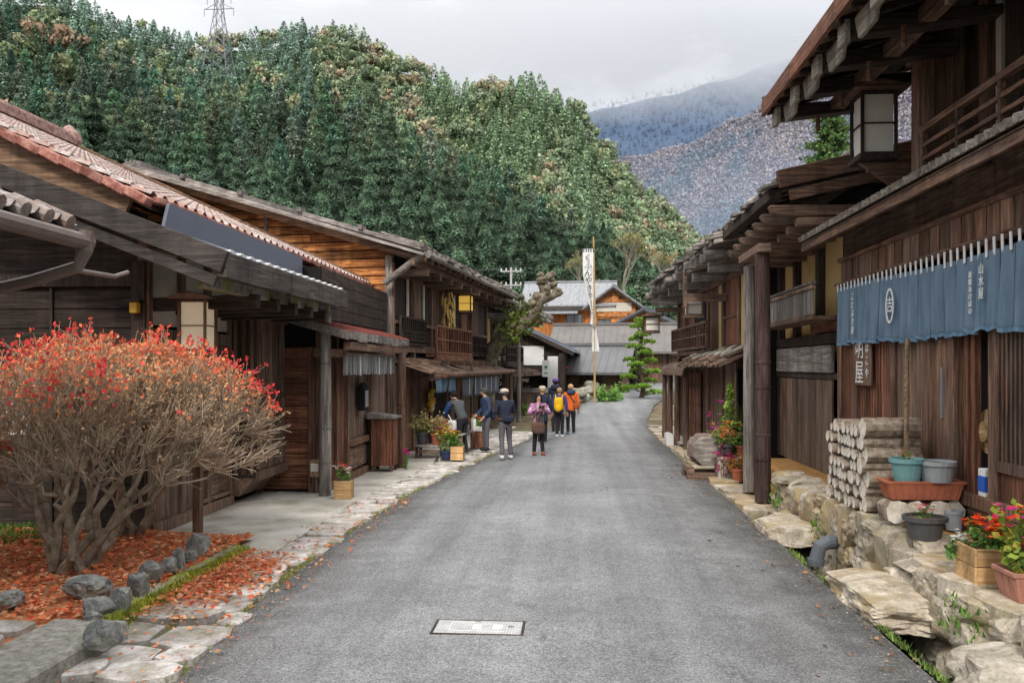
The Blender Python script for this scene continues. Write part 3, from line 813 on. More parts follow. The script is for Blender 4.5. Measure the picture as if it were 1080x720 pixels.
b.build('gable_plaster', M['white'], A)
b = MB(); b.box(-13, -5.5, 10.68, 19.7, .05, 3.2); b.box(-13, -5.6, 10.7, 19.7, 3.2, 4.2)
b.build('core', M['black'], A)
b = MB(); g0 = -7.35                               # little lattice at the low end of the gable
for i in range(13): b.box(g0 + i * .085, g0 + i * .085 + .03, 10.55, 10.6, za(g0) + .02, zb(g0 + i * .085) - .36)
b.bar((-11.8, 10.58, zb(-11.8) - .36), (-5.6, 10.58, zb(-5.6) - .36), .12, .10)
for x in (-6.2, -9.0): b.box(x - .07, x + .07, 10.5, 10.62, za(x), zb(x) - .3)
b.build('gable_lattice', M['brown_z'], A)
# lower roof
M['fascia'] = wood('fascia_wood', (.034, .028, .026), (.078, .066, .061), 'x', var=.4)
b = MB(); slope_slab(b, XA, ZA, -5.5, za(-5.5), 9.3, 14.4, .05)
slope_slab(b, -5.5, za(-5.5), -9.8, za(-9.8), 9.3, 10.6, .05)
b.build('lower_roof', M['metal_roof'], A)
b = MB()
for i in range(16): b.box(XA + .01, XA - .05, 9.45 + i * .31, 9.53 + i * .31, ZA + .01, ZA + .035)
b.each('snow_guard', M['white_print'], A)
b = MB()
b.bar((XA + .03, 9.25, ZA - .13), (-9.8, 9.25, za(-9.8) - .13), .06, .25); b.bar((XA - .1, 9.31, ZA - .34), (-9.8, 9.31, za(-9.8) - .34), .05, .13)
b.each('bargeboard', M['fascia'], A, bevel=.008)
b = MB()
ys_ = [9.27, 9.9, 10.75, 11.45, 12.15, 12.75, 13.35, 13.9, 14.42]
for p, q in zip(ys_, ys_[1:]): b.box(XA - .02, XA + .04, p, q - .012, ZA - .30 + random.uniform(-.01, .01), ZA - .015)
b.each('fascia', wood('short_fascia', (.05, .042, .037), (.125, .105, .09), 'y'), A, bevel=.008)
b = MB()                                           # rafters and soffit of the lower roof
for i in range(12): b.bar((XA - .05, 9.5 + i * .43, ZA - .12), (-5.5, 9.5 + i * .43, za(-5.5) - .12), .06, .09)
slope_slab(b, XA - .03, ZA - .055, -5.5, za(-5.5) - .055, 9.32, 14.38, .02)
for i in range(7): b.bar((-5.7 - i * .6, 9.33, za(-5.7 - i * .6) - .13), (-5.7 - i * .6, 10.6, za(-5.7 - i * .6) - .13), .07, .1)
b.build('rafters', M['dark_x'], A)
b = MB()                                           # cantilever beams carrying the eaves
b = MB(); b.prism([(-4.66, 9.42, za(-4.66) - .02), (-4.66, 14.4, za(-4.66) - .02), (-4.66, 14.4, ZB - .02), (-4.66, 9.56, ZB - .02)], (-.04, 0, 0)); b.build('metal_cladding', M['metal_roof'], A)
b = MB()
for i, y in enumerate((10.75, 11.5, 12.25, 13.0, 13.75)):
    b.bar((-5.5, y, 3.06), (-4.05, y, 3.10), .13, .17)
b.each('eave_beam', M['dark_x'], A, bevel=.01)
b = MB()
for i, (p, q) in enumerate(((9.5, 10.5), (10.5, 11.4), (11.4, 12.3), (12.3, 13.1), (13.1, 13.9), (13.9, 14.35))):
    b.box(-4.32, -4.16, p + .01, q - .01, 3.16, 3.30)
    b.box(-4.42, -4.02, p + .02, q - .02, 3.305, 3.33)
b.build('eave_plate', stone('mossy_beam', (.17, .16, .145), (.36, .34, .31), moss=.8, sc=3, mcol=(.20, .22, .03)), A, bevel=.008)
b = MB()                                           # long grey post at the street corner
b.tube([(-4.2, 14.2, .05), (-4.2, 14.2, 1.2), (-4.2, 14.2, 2.3), (-4.19, 14.2, 3.18)], [.105, .10, .097, .095], 14)
for z in (.62, 1.2, 1.62, 2.3): b.lathe((-4.2, 14.2, z), [(.108, 0), (.11, .012), (.108, .025)], 14)
b.build('eave_post', M['grey_z'], A, smooth=False)
# street front
b = MB()
for y in (10.6, 11.55, 12.4, 13.25, 14.52): b.box(-5.56, -5.42, y - .07, y + .07, .05, 4.0)
b.box(-5.55, -5.44, 10.6, 14.5, 2.58, 2.76); b.box(-5.54, -5.45, 10.6, 14.5, 2.2, 2.36); b.box(-5.54, -5.44, 10.6, 14.5, 3.78, 3.92)
b.box(-5.56, -5.38, 10.6, 13.2, .06, .22); b.box(-5.54, -5.36, 12.0, 13.2, .74, .86); b.box(-5.54, -5.4, 12.0, 13.2, .25, .30)
b.each('timber', M['mid_z'], A, bevel=.008)
b = MB(); b.box(-5.52, -5.49, 10.67, 11.48, 2.80, 3.78); b.box(-5.52, -5.49, 11.62, 12.33, 2.80, 3.78); b.box(-5.52, -5.49, 12.47, 13.18, 2.80, 3.78); b.box(-5.52, -5.49, 13.32, 14.45, 2.80, 3.78)
b.each('transom_plaster', M['plaster'], A)
b = MB(); hboards(b, (-5.5, 10.67, 0), Y_, X_, 2.5, 2.37, 2.57, .1, .02); b.build('transom_boarding', M['mid_y'], A); b = MB(); hboards(b, (-5.5, 12.0, 0), Y_, X_, 1.2, .31, .73, .2, .015)
b.build('front_boarding', M['mid_y'], A)
b = MB(); vboards(b, (-5.5, 10.67, 0), Y_, X_, 2.55, .87, 2.19, .21, .02, seed=4); b.build('shutter_boards', M['mid_z'], A); b = MB(); vboards(b, (-5.5, 10.67, 0), Y_, X_, 1.35, .23, .87, .14, .02, seed=5)
b.build('skirting_boards', M['mid_z'], A)
# projecting lattice bay
bay = MB(); bay.box(-5.45, -5.02, 13.2, 14.48, .5, 3.1)
bay = bay.build('lattice_bay', M['dark_z'], A, bevel=.01)
b = MB(); vbars(b, (-5.02, 13.22, 0), Y_, X_, 1.24, .62, 3.0, 14, .035, .04); b.box(-5.02, -4.95, 13.18, 14.5, .46, .60); b.box(-5.02, -4.95, 13.18, 14.5, 2.98, 3.12); b.box(-5.02, -4.955, 13.18, 14.5, 1.75, 1.80)
b.build('lattice', M['mid_z'], bay)
b = MB(); vbars(b, (-5.42, 13.2, 0), X_, -Y_, .4, .55, 3.05, 3, .05, .02); b.build('side_boards', M['mid_z'], bay)
b = MB(); b.prism([(-5.45, 13.22, .49), (-5.06, 13.22, .49), (-5.3, 13.22, .2), (-5.45, 13.22, .2)], (0, 1.2, 0)); b.build('bracket', M['mid_y'], bay)
# red tiled roof
b = MB(); tile_grid(b, XB + .05, ZB, -12.3, zb(-12.3), 9.35, 19.9, .27, .26, .05)
b.build('tiles', stone('red_tiles', (.31, .25, .23), (.66, .60, .56), sc=9, isl=0, warm=(.36, .20, .16)), A)
b = MB(); tile_grid(b, -18.5, zb(-12.3) - 2.6, -12.3, zb(-12.3), 9.35, 19.9, .27, .26, .05); b.build('rear_tiles', M['red_roof'], A)
b = MB(); rg = random.Random(5)                    # red verge tiles and eave edge tiles
n = 30
for i in range(n):
    xa, xb = XB + .08 + (-12.3 - XB) * i / n, XB + .08 + (-12.3 - XB) * (i + 1.06) / n
    for y in (9.26, 19.93): b.bar((xa, y, zb(xa) - .02 - rg.uniform(0, .012)), (xb, y, zb(xb) - .005), .17, .10)
for i in range(39):
    y = 9.4 + i * .27; b.box(XB + .12, XB - .05, y, y + .255, ZB - .05 + rg.uniform(-.008, .008), ZB + .03)
M['tile_edge'] = stone('tile_edge', (.23, .085, .065), (.50, .26, .21), sc=7, isl=.5)
b.build('verge_tiles', M['tile_edge'], A, bevel=.012)
b = MB(); b.bar((XB - .25, 9.4, zb(XB - .25) - .25), (-12.3, 9.4, zb(-12.3) - .25), .07, .3); b.bar((XB - .02, 19.99, zb(XB) + .14), (-12.3, 19.99, zb(-12.3) + .14), .03, .05)
b.each('bargeboard', wood('old_bargeboard', (.15, .088, .055), (.34, .21, .13), 'x'), A)
b = MB(); slope_slab(b, XB, ZB - .06, -12.3, zb(-12.3) - .06, 9.45, 19.9, .05)
for i in range(22): b.bar((XB - .35, 9.7 + i * .48, zb(XB - .35) - .14), (-6.5, 9.7 + i * .48, zb(-6.5) - .14), .07, .09)
b.build('roof_deck', M['brown_x'], A)
b = MB()
for i in range(24): b.box(XB + .02, XB - .5, 15.0 + i * .23, 14.6 + i * .23 + .12, ZB - .26, ZB - .10)
b.build('eave_blocks', M['grey_x'], A, bevel=.01)
b = MB()                                           # ridge of stacked tiles with an end ornament
for k in range(2): b.box(-12.55 + k * .03, -12.05 - k * .03, 9.3, 19.95, zb(-12.3) + .02 + k * .1, zb(-12.3) + .11 + k * .1)
for i in range(44): b.tube([(-12.3, 9.3 + i * .242, zb(-12.3) + .26), (-12.3, 9.3 + i * .242 + .22, zb(-12.3) + .26)], [.11, .12], 8)
for y in (9.2, 20.02): b.lathe((-12.3, y, zb(-12.3) + .0), [(.22, 0), (.30, .12), (.26, .32), (.14, .42), (.10, .48), (.03, .52)], 10)
b.build('ridge', stone('ridge_tiles', (.24, .13, .11), (.46, .33, .29), sc=7, isl=.5), A)
# return wall and the part under the red canopy
b = MB(); hboards(b, (-5.42, 14.6, 0), X_, -Y_, 1.0, .12, 2.6, .21, .02, seed=9)
b.build('return_boarding', M['red_x'], A)
b = MB(); b.box(-4.46, -4.30, 14.5, 14.68, .05, 3.1); b.box(-4.60, -4.47, 14.52, 14.62, .08, 2.6)
for y in (15.3, 16.05, 17.9, 19.6): b.box(-4.42, -4.28, y - .06, y + .06, .06, 3.0)
b.box(-4.4, -4.27, 14.68, 19.9, 2.42, 2.58); b.box(-4.42, -4.24, 16.1, 17.85, .72, .84); b.box(-4.42, -4.26, 14.68, 19.9, .07, .2)
b.each('canopy_timber', M['brown_z'], A, bevel=.008)
b = MB(); vboards(b, (-4.38, 14.68, 0), Y_, X_, 1.3, .2, 2.42, .11, .02, seed=1); b.build('red_lattice_door', M['red_z'], A)
b = MB(); vboards(b, (-4.38, 16.12, 0), Y_, X_, 1.72, .85, 2.42, .19, .02, seed=6); b.build('panel_boards', M['mid_z'], A); b = MB(); vboards(b, (-4.38, 18.0, 0), Y_, X_, 1.6, .2, 2.42, .2, .02, seed=8); b.build('panel_boards', M['mid_z'], A)
b = MB()
for k in range(4): b.box(-4.36, -4.32, 16.15 + k * .42, 16.51 + k * .42, .24, .68)
b.build('low_panel', M['mid_y'], A, bevel=.02)
b = MB(); b.box(-5.2, -4.42, 14.64, 19.9, .05, 4.0); b.build('inner_wall', M['black'], A)
b = MB(); hboards(b, (-4.42, 14.7, 0), Y_, X_, 5.2, 3.1, 4.0, .2, .02, seed=21); b.build('upper_boarding', M['dark_y'], A)
b = MB(); slope_slab(b, -3.72, 2.86, -5.0, 3.22, 14.0, 19.1, .03)
for i in range(17): b.bar((-3.72, 14.1 + i * .31, 2.872), (-5.0, 14.1 + i * .31, 3.232), .03, .03)
b.build('canopy_roof', M['red_roof'], A)
b = MB(); rg = random.Random(2)
for i in range(17): b.box(-3.71, -3.75, 14.0 + i * .3, 14.0 + i * .3 + .285, 2.70 + rg.uniform(-.015, .02), 2.85)
b.bar((-3.72, 13.98, 2.77), (-5.0, 13.98, 3.13), .03, .14)
b.build('canopy_edge', M['grey_y'], A)
b = MB()
for i in range(11): b.bar((-3.76, 14.2 + i * .47, 2.76), (-4.4, 14.2 + i * .47, 2.94), .05, .07)
b.box(-3.86, -3.74, 14.1, 19.05, 2.54, 2.68); b.box(-3.82, -4.4, 14.2, 14.3, 2.42, 2.56)
b.each('canopy_beam', M['brown_y'], A, bevel=.006)
b = MB(); b.tube([(-3.72, 18.25, .05), (-3.72, 18.25, 1.4), (-3.71, 18.25, 2.56)], [.1, .095, .09], 12); b.lathe((-3.72, 18.25, 1.42), [(.105, 0), (.11, .02), (.105, .04)], 12)
b.build('canopy_post', M['brown_z'], A)
# reed blind under the canopy
t = thing('reed_blind', 'short grey striped reed blind hung under the red canopy', 'blind', (-3.92, 16.3, 2.1))
b = MB(); rg = random.Random(4)
for i in range(120):
    y = 14.35 + i * .0345; b.bar((-3.92 + rg.uniform(-.01, .01), y, 2.12 + rg.uniform(-.015, .015)), (-3.92, y, 2.47), .026, .012, X_)
b.build('reeds', wood('reeds', (.22, .22, .22), (.42, .42, .42), 'z', var=.9), t)
b = MB(); b.box(-3.95, -3.89, 14.3, 18.5, 2.46, 2.50); b.build('rail', M['grey_y'], t)
for y in (15.4, 16.9, 18.0): 
    b = MB(); b.box(-3.91, -3.895, y, y + .05, 2.10, 2.46); b.build('binding', M['white'], t)
# objects along this front
t = thing('notice_board', 'small black notice board with white edge on the boarded wall under the canopy', 'notice', (-4.2, 16.9, 1.35))
b = MB(); b.prism([(-4.3, 16.75, 1.38), (-4.16, 16.75, 1.38), (-4.16, 16.75, 1.82), (-4.23, 16.75, 1.95), (-4.3, 16.75, 1.85)], (0, .35, 0)); b.build('case', M['black'], t, bevel=.01)
b = MB(); b.box(-4.155, -4.15, 16.8, 17.05, 1.45, 1.78); b.build('panel', M['steel'], t)
t = thing('wooden_bin', 'upright brown wooden bin with sloping lid beside the canopy post', 'bin', (-3.98, 17.75, .08))
b = MB(); vboards(b, (-4.2, 17.5, .08), X_, -Y_, .44, .12, 1.1, .11, .02, seed=3); vboards(b, (-3.76, 17.5, .08), Y_, X_, .5, .12, 1.1, .12, .02, seed=7); b.box(-4.19, -3.77, 17.51, 17.99, .2, 1.15); b.build('body', M['red_z'], t)
b = MB(); b.prism([(-4.28, 17.42, 1.18), (-3.68, 17.42, 1.18), (-3.68, 17.42, 1.22), (-4.28, 17.42, 1.3)], (0, .66, 0)); b.build('lid', M['grey_y'], t)
for x in (-4.17, -3.79):
    for y in (17.53, 17.97):
        b = MB(); b.box(x - .03, x + .03, y - .03, y + .03, .08, .2); b.build('leg', M['brown_z'], t)
t = thing('meter_box', 'small pale meter box low on the red boarded return wall', 'meter', (-4.45, 14.45, .3))
b = MB(); b.box(-4.53, -4.33, 14.36, 14.5, .36, .66); b.build('case', M['tan_y'], t, bevel=.02)
b = MB(); b.lathe((-4.43, 14.36, .45), [(.0, 0), (.06, 0), (.06, .02), (0, .02)], 12); 
b = MB(); b.box(-4.5, -4.37, 14.35, 14.358, .46, .60); b.build('dial', M['paper'], t)
b = MB(); b.tube([(-4.43, 14.43, .1), (-4.43, 14.43, .36)], .025, 8); b.build('pipe', M['copper'], t)
t = thing('wall_lamp', 'tiny yellow lamp box on the dark corner post of the near left house', 'lamp', (-5.55, 10.42, 2.9))
b = MB(); b.box(-5.58, -5.48, 10.36, 10.46, 2.93, 3.07); b.build('box', plain('amber', (.7, .42, .06), .4), t, bevel=.01)
b = MB(); b.box(-5.62, -5.44, 10.34, 10.48, 3.075, 3.10); b.build('hood', M['dark_x'], t)
t = thing('paper_notice', 'white paper notice pinned on the dark boards behind the bare bush', 'notice', (-7.15, 10.5, 1.35))
b = MB(); b.box(-7.3, -6.98, 10.505, 10.515, 1.38, 1.86); b.build('sheet', M['white'], t)
b = MB(); b.box(-7.34, -6.94, 10.5, 10.513, 1.86, 1.885); b.build('clip', M['grey_x'], t)
lantern('lantern', 'timber framed paper lantern behind the red bush top', (-4.85, 10.72, 2.45), .34, .66, 0, True, None, (M['brown_z'], glow('lit_paper', (.80, .66, .46), .22)))
t = bpy.data.objects['lantern']
b = MB(); b.box(-.05, .05, -.05, .05, -2.4, -.05); b.build('post', M['brown_z'], t, local=True)

# ---------------------------------------------------------------- tiled corner of the neighbouring house at the left border
T = thing('neighbour_house', 'tiled eave corner with a bent gutter pipe of the house by the left border', 'house', (-5.3, 3, 0))
b = MB(); b.box(-9, -5.3, -1, 5.9, 0, 3.9); b.build('wall', M['dark_z'], T)
b = MB(); tile_grid(b, -3.62, 3.24, -5.3, 3.99, -1, 6.0, .25, .24, .05); slope_slab(b, -3.62, 3.23, -5.3, 3.98, -1, 6, .06)
M['grey_tile'] = stone('grey_tiles', (.22, .19, .18), (.46, .42, .40), sc=9, isl=0, warm=(.26, .17, .13)); b.build('roof', M['grey_tile'], T)
b = MB()
for i in range(28): rtube(b, (-3.58, -.9 + i * .25, 3.28), (-3.85, -.9 + i * .25, 3.40), .055, 8)
b.build('eave_tiles', M['grey_tile'], T)
b = MB(); b.tube([(-3.55, -1, 3.20), (-3.55, 6.02, 3.16)], .06, 10); b.tube([(-3.55, 5.97, 3.24), (-3.55, 5.97, 3.1), (-3.6, 5.97, 2.98), (-3.95, 5.97, 2.88), (-5.2, 5.97, 2.62), (-5.25, 5.95, 2.4), (-5.25, 5.95, .1)], [.065, .06, .045, .045, .045, .045, .045], 10)
b.tube([(-3.6, 5.97, 3.04), (-3.75, 6.2, 2.98), (-3.9, 7.0, 3.02), (-4.0, 7.4, 3.1)], .02, 8)
b.build('gutter', M['copper'], T)

# ================================================================ second left house with the orange boarded gable
Cc = thing('inn_house', 'two storey house with orange boarded gable and hanging corn on its balcony', 'house', (-4.35, 20.05, 0), R(-6))
def B(name, mb, mat, par=None, **k): return mb.build(name, mat, par or Cc, local=True, **k)
XR, ZR, XE, ZE = -6.4, 7.15, 1.0, 4.92
pc = (ZR - ZE) / (XE - XR)
def zc(x): return ZE + (XE - x) * pc if x > XR else ZR - (XR - x) * .3
b = MB(); hboards(b, (-9, 0, 0), X_, -Y_, 9, 3.6, 7.1, .21, .025, gap=.026, span=lambda z: (0 if z < 5 else max(0, 9 + XR - (ZR - z - .1) / .3), min(9.0, 9 + XE - (z + .12 - ZE) / pc)), seed=12, brk=2.2)
B('gable_boarding', b, M['orange_x'])
b = MB(); hboards(b, (-9, 0, 0), X_, -Y_, 9, .1, 3.6, .24, .025, seed=13, brk=3); B('lower_boarding', b, wood('grey_brown_boards', (.12, .095, .075), (.27, .22, .17), 'x'))
b = MB(); b.box(-.1, .06, -.08, .08, .05, 4.9); b.box(-3.2, -3.12, -.06, 0, 2.5, 6); b.each('corner_post', M['grey_z'], Cc, local=True)
b = MB(); b.prism([(-9, .03, .1), (-.02, .03, .1), (-.02, .03, zc(0) - .2), (XR, .03, ZR - .2), (-9, .03, zc(-9) - .2)], (0, 10.9, 0)); B('core', b, M['black'])
b = MB(); b.box(-5.05, -4.5, -.045, -.005, 5.62, 6.0); f = B('gable_window', b, M['white'])
b = MB(); b.box(-5.1, -4.45, -.06, -.03, 5.57, 5.62); b.box(-5.1, -4.45, -.06, -.03, 6.0, 6.05); b.box(-5.1, -5.05, -.06, -.03, 5.62, 6.0); b.box(-4.5, -4.45, -.06, -.03, 5.62, 6.0); B('frame', b, M['brown_x'], f)
# roof with board covering
b = MB(); b.prism([(XE, -.4, ZE), (XR, -.7, ZR), (XR - 5, -.7, ZR - 1.5), (XR - 5, -.7, ZR - 1.62), (XR, -.7, ZR - .13), (XE, -.7, ZE - .12)], (0, 11.9, 0)); B('roof', b, M['grey_x'])
b = MB(); rg = random.Random(8)
for k in range(5):
    xa, xb = XE - k * 1.5, XE - (k + 1) * 1.5 + .02
    b.bar((xa, -.42, zc(xa) + .05), (xb, -.42, zc(xb) + .05), .3, .1); b.bar((xa + .01, -.48, zc(xa) + .12), (xa - .09, -.48, zc(xa) + .14), .32, .10)
b.bar((XR + .1, -.42, ZR + .1), (XR - 1, -.42, ZR - .15), .32, .12); b.box(XR - .2, XR + .2, -.55, 11.5, ZR, ZR + .14)
B('verge_capping', b, wood('weathered_capping', (.17, .15, .14), (.34, .31, .30), 'x'))
b = MB(); b.bar((XE - .1, -.34, ZE - .17), (XR, -.34, ZR - .17), .08, .17); b.bar((XR, -.34, ZR - .17), (XR - 4, -.34, ZR - 1.38), .08, .17); b.each('bargeboard', wood('tan_bargeboard', (.16, .10, .065), (.34, .23, .15), 'x'), Cc, local=True)
b = MB(); rough_eave(b, XE, ZE + .02, -1, pc, -.4, 11.4, 3, .9, .05, 3, over=.25); B('shingles', b, M['grey_x'])
b = MB()
for i in range(21): rtube(b, (XE + .02, -.45 + i * .57, ZE - .2), (-.1, -.45 + i * .57, ZE - .2 + 1.1 * pc), .06, 8)
for i in range(10): b.bar((-.1, .2 + i * 1.15, ZE - .4), (XE - .12, .2 + i * 1.15, ZE - .42), .14, .16)
b.box(XE - .35, XE - .22, -.6, 11.3, ZE - .33, ZE - .2); B('eave_beams', b, M['mid_x'])
b = MB(); rtube(b, (-.02, -.35, 4.22), (XE - .05, -.5, 4.86), .08, 10); rtube(b, (XE + .1, -.6, ZE - .1), (XE + .1, 11.3, ZE - .14), .07, 10); b.each('log_gutter', M['grey_x'], Cc, local=True)
# upper street front
b = MB(); vboards(b, (.0, .1, 0), Y_, X_, 10.7, 2.75, 4.75, .24, .02, seed=31); B('upper_boarding', b, M['dark_z'])
b = MB()
for y in (0, 1.7, 3.4, 5.1, 6.9, 8.4, 10.8): b.box(-.02, .10, y - .06, y + .06, .1, 4.75)
b.box(.0, .11, .06, 10.74, 2.62, 2.8); b.box(.0, .11, .06, 10.74, 3.30, 3.38); b.box(0, .11, .06, 10.74, 4.45, 4.6); b.each('front_timber', M['brown_z'], Cc, local=True, bevel=.006)
for y0, y1, mm in ((1.8, 2.4, 'mid_z'), (3.5, 4.2, 'brown_z'), (7.0, 7.7, 'red_z'), (8.6, 9.4, 'brown_z')):
    b = MB(); b.box(.03, .07, y0, y1, 3.4, 4.45); s_ = B('shutter', b, M[mm])
for y in (1.1, 2.55, 5.95): b = MB(); b.box(.05, .085, y, y + .12, 2.85, 4.45); B('paper_strip', b, M['plaster'])
def rail(mb, x, y0, y1, z0, z1, n, e=.05):
    mb.box(x - e / 2, x + e / 2, y0, y1, z1 - e, z1); mb.box(x - e / 2.4, x + e / 2.4, y0, y1, z0, z0 + e); mb.box(x - e / 3, x + e / 3, y0, y1, (z0 + z1) / 2 - e / 3, (z0 + z1) / 2 + e / 3)
    for i in range(n + 1):
        y = y0 + (y1 - y0) * i / n; mb.box(x - e / 2.2, x + e / 2.2, y - e / 2.2, y + e / 2.2, z0 + e, z1 - e)
b = MB(); rail(b, .16, .3, 2.5, 2.8, 3.5, 12, .05); rail(b, .19, .3, 2.5, 2.9, 3.15, 22, .03); B('window_railing', b, M['dark_z'])
bal = MB(); bal.box(.1, .40, 2.7, 7.0, 2.52, 2.60); bal.box(.34, .42, 2.7, 7.0, 2.38, 2.56)
bal = B('balcony', bal, M['red_y'])
b = MB(); rail(b, .38, 2.75, 6.95, 2.62, 3.4, 14, .06); B('railing', b, M['red_z'], bal)
b = MB(); rail(b, .16, 7.3, 10.4, 2.7, 3.3, 16, .045); B('window_railing', b, M['dark_z'])
b = MB()
for i in range(12): b.bar((0, .4 + i * .93, 2.45), (.62, .4 + i * .93, 2.36), .09, .11)
b.each('joist', M['mid_x'], Cc, local=True)
b = MB(); slope_slab(b, .95, 2.12, 0, 2.42, .2, 10.8, .04); rough_eave(b, .9, 2.14, -1, .3, .2, 10.8, 1, .85, .03, 5); B('pent_roof', b, M['mid_x'])
b = MB(); rtube(b, (1.02, 1.2, 2.05), (1.02, 11.0, 2.1), .07, 10); rtube(b, (.9, .4, 2.0), (.9, 3.2, 2.06), .08, 10); b.each('pent_gutter', M['brown_y'], Cc, local=True)
# ground floor front
b = MB(); vboards(b, (0, .3, 0), Y_, X_, 10.4, .15, 2.3, .2, .02, seed=41); B('ground_boarding', b, M['mid_z'])
for y0, y1, mm in ((.5, 1.3, 'red_z'), (2.3, 3.1, 'brown_z'), (6.2, 7.4, 'brown_z'), (8.4, 9.3, 'dark_z')):
    b = MB(); b.box(.02, .06, y0, y1, .15, 2.0); b.box(.06, .075, y0 + .08, y0 + .12, .2, 1.95); B('door', b, M[mm], bevel=.01)
b = MB(); b.box(.021, .045, 3.3, 5.6, .15, 2.05); B('opening', b, M['black'])
b = MB(); b.tube([(.95, 10.9, .1), (.95, 10.9, 2.1)], [.07, .065], 10); b.tube([(.98, 4.4, 2.06), (.98, 4.4, 2.36)], .04, 8); b.each('eave_post', M['brown_z'], Cc, local=True)

# hangings on the street front of this house
def Cw(x, y, z): return FRAME[Cc.name] @ Vector((x, y, z))
def cloth(name, par, y0, y1, z0, z1, x, mat, n, seed, slits=6, fold=.03):
    rg = random.Random(seed); mb = MB(); K = 7
    for s_ in range(slits):
        a, b_ = y0 + (y1 - y0) * s_ / slits + .006, y0 + (y1 - y0) * (s_ + 1) / slits - .006
        ph = rg.uniform(0, 6); dz = rg.uniform(-.02, .015); bw = rg.uniform(-.04, .04)
        vs = []
        for j in range(K + 1):
            v = j / K
            for i in range(n + 1):
                u = i / n; pinch = 1 - .05 * v * math.sin(v * 2)
                yy = (a + b_) / 2 + (a + (b_ - a) * u - (a + b_) / 2) * pinch + .02 * v * v * math.sin(ph)
                vs.append((x + (fold * math.sin(u * 6.3 * 1.3 + ph) + .4 * fold * math.sin(u * 15 + ph * 2)) * (.2 + v) + bw * v * v, yy, z1 - (z1 - z0 + dz) * v - .012 * v * math.sin(u * 3.14)))
        mb.add(vs, [(j * (n + 1) + i, j * (n + 1) + i + 1, (j + 1) * (n + 1) + i + 1, (j + 1) * (n + 1) + i) for j in range(K) for i in range(n)])
    o = mb.build(name, mat, par, local=True, smooth=True)
    sm = o.modifiers.new('thick', 'SOLIDIFY'); sm.thickness = .004
    return o
def fabric(name, col, col2, sc=60):
    t = NT(name); n = t.noise(t.coord('Object', (1, 1, .25)), 9, 5, .6); f = t.noise(t.coord('Object'), sc * 5, 2)
    c = t.ramp(n, [(.3, col), (.7, col2)]); c = t.mix(1.0, c, t.ramp(f, [(.3, .85), (.7, 1.12)]), 'MULTIPLY'); t.bump(f, .2, .002)
    t.done(c, .95, .1)
    tr = t.N('ShaderNodeBsdfTranslucent'); t.L(c, tr.inputs['Color']); mx = t.N('ShaderNodeMixShader'); mx.inputs[0].default_value = .15
    t.L(t.b.outputs[0], mx.inputs[1]); t.L(tr.outputs[0], mx.inputs[2]); t.L(mx.outputs[0], t.out.inputs['Surface'])
    return t.m
M['indigo'] = fabric('indigo_cloth', (.13, .20, .275), (.21, .29, .38))
M['navy_grey'] = fabric('washed_navy_cloth', (.085, .10, .125), (.14, .16, .19))
for (y0, y1, z0, z1, mat, lab, sl) in ((.6, 2.6, 1.62, 2.0, 'indigo', 'short blue shop curtain beside the canopy post', 3), (3.4, 8.8, 1.42, 1.96, 'navy_grey', 'faded navy shop curtain with pale seams above the bending shopper', 7)):
    t = thing('shop_curtain', lab, 'curtain', Cw(.95, y0, z0), R(-6)); FRAME[t.name] = FRAME[Cc.name]
    t.location = Cc.location
    cloth('cloth', t, y0, y1, z0, z1, .93, M[mat], 14, 3, sl)
    b = MB(); rtube(b, (.93, y0 - .1, z1 + .01), (.93, y1 + .1, z1 + .01), .018, 8); b.build('pole', M['brown_y'], t, local=True)
    if sl == 7:
        b = MB()
        for s_ in range(1, 7): yy = y0 + (y1 - y0) * s_ / 7; b.box(.965, .97, yy - .02, yy + .025, z0 + .05, z1 - .02)
        b.build('pale_seam', M['plaster'], t, local=True)
# hanging corn
t = thing('corn_bundle', 'yellow bundle of drying corn hanging from the eaves above the balcony', 'corn', Cw(.36, 4.1, 3.4))
b = MB(); rg = random.Random(6); P0 = Cw(.36, 4.1, 0)
M['corn'] = plain('corn', (.66, .47, .15), .6, .2, 20, .2, 0, .5)
for i in range(46):
    z = 3.45 + rg.random() * .95; a = rg.uniform(0, 6.28); r = .16 * (1 - .3 * abs(z - 3.9))
    p = Vector((P0.x + r * math.cos(a), P0.y + r * math.sin(a), z)); q = p + Vector((.05 * math.cos(a), .05 * math.sin(a), -.2))
    b.tube([p, (p + q) / 2, q], [.022, .034, .008], 6)
b.build('cobs', M['corn'], t)
b = MB(); b.tube([(P0.x, P0.y, 4.3), (P0.x, P0.y, 4.72)], .012, 6); b.build('rope', M['tan_y'], t)
M['amber_paper'] = glow('amber_lantern_paper', (.85, .52, .10), .5)
p = Cw(.62, 5.2, 3.88); lantern('lantern', 'amber yellow lantern hanging beside the drying corn', p, .38, .5, R(-6), True, None, (M['dark_z'], M['amber_paper']))
b = MB(); b.tube([(0, 0, .6), (0, 0, 1.0)], .012, 6); b.build('hook', M['dark_z'], bpy.data.objects['lantern.001'], local=True)
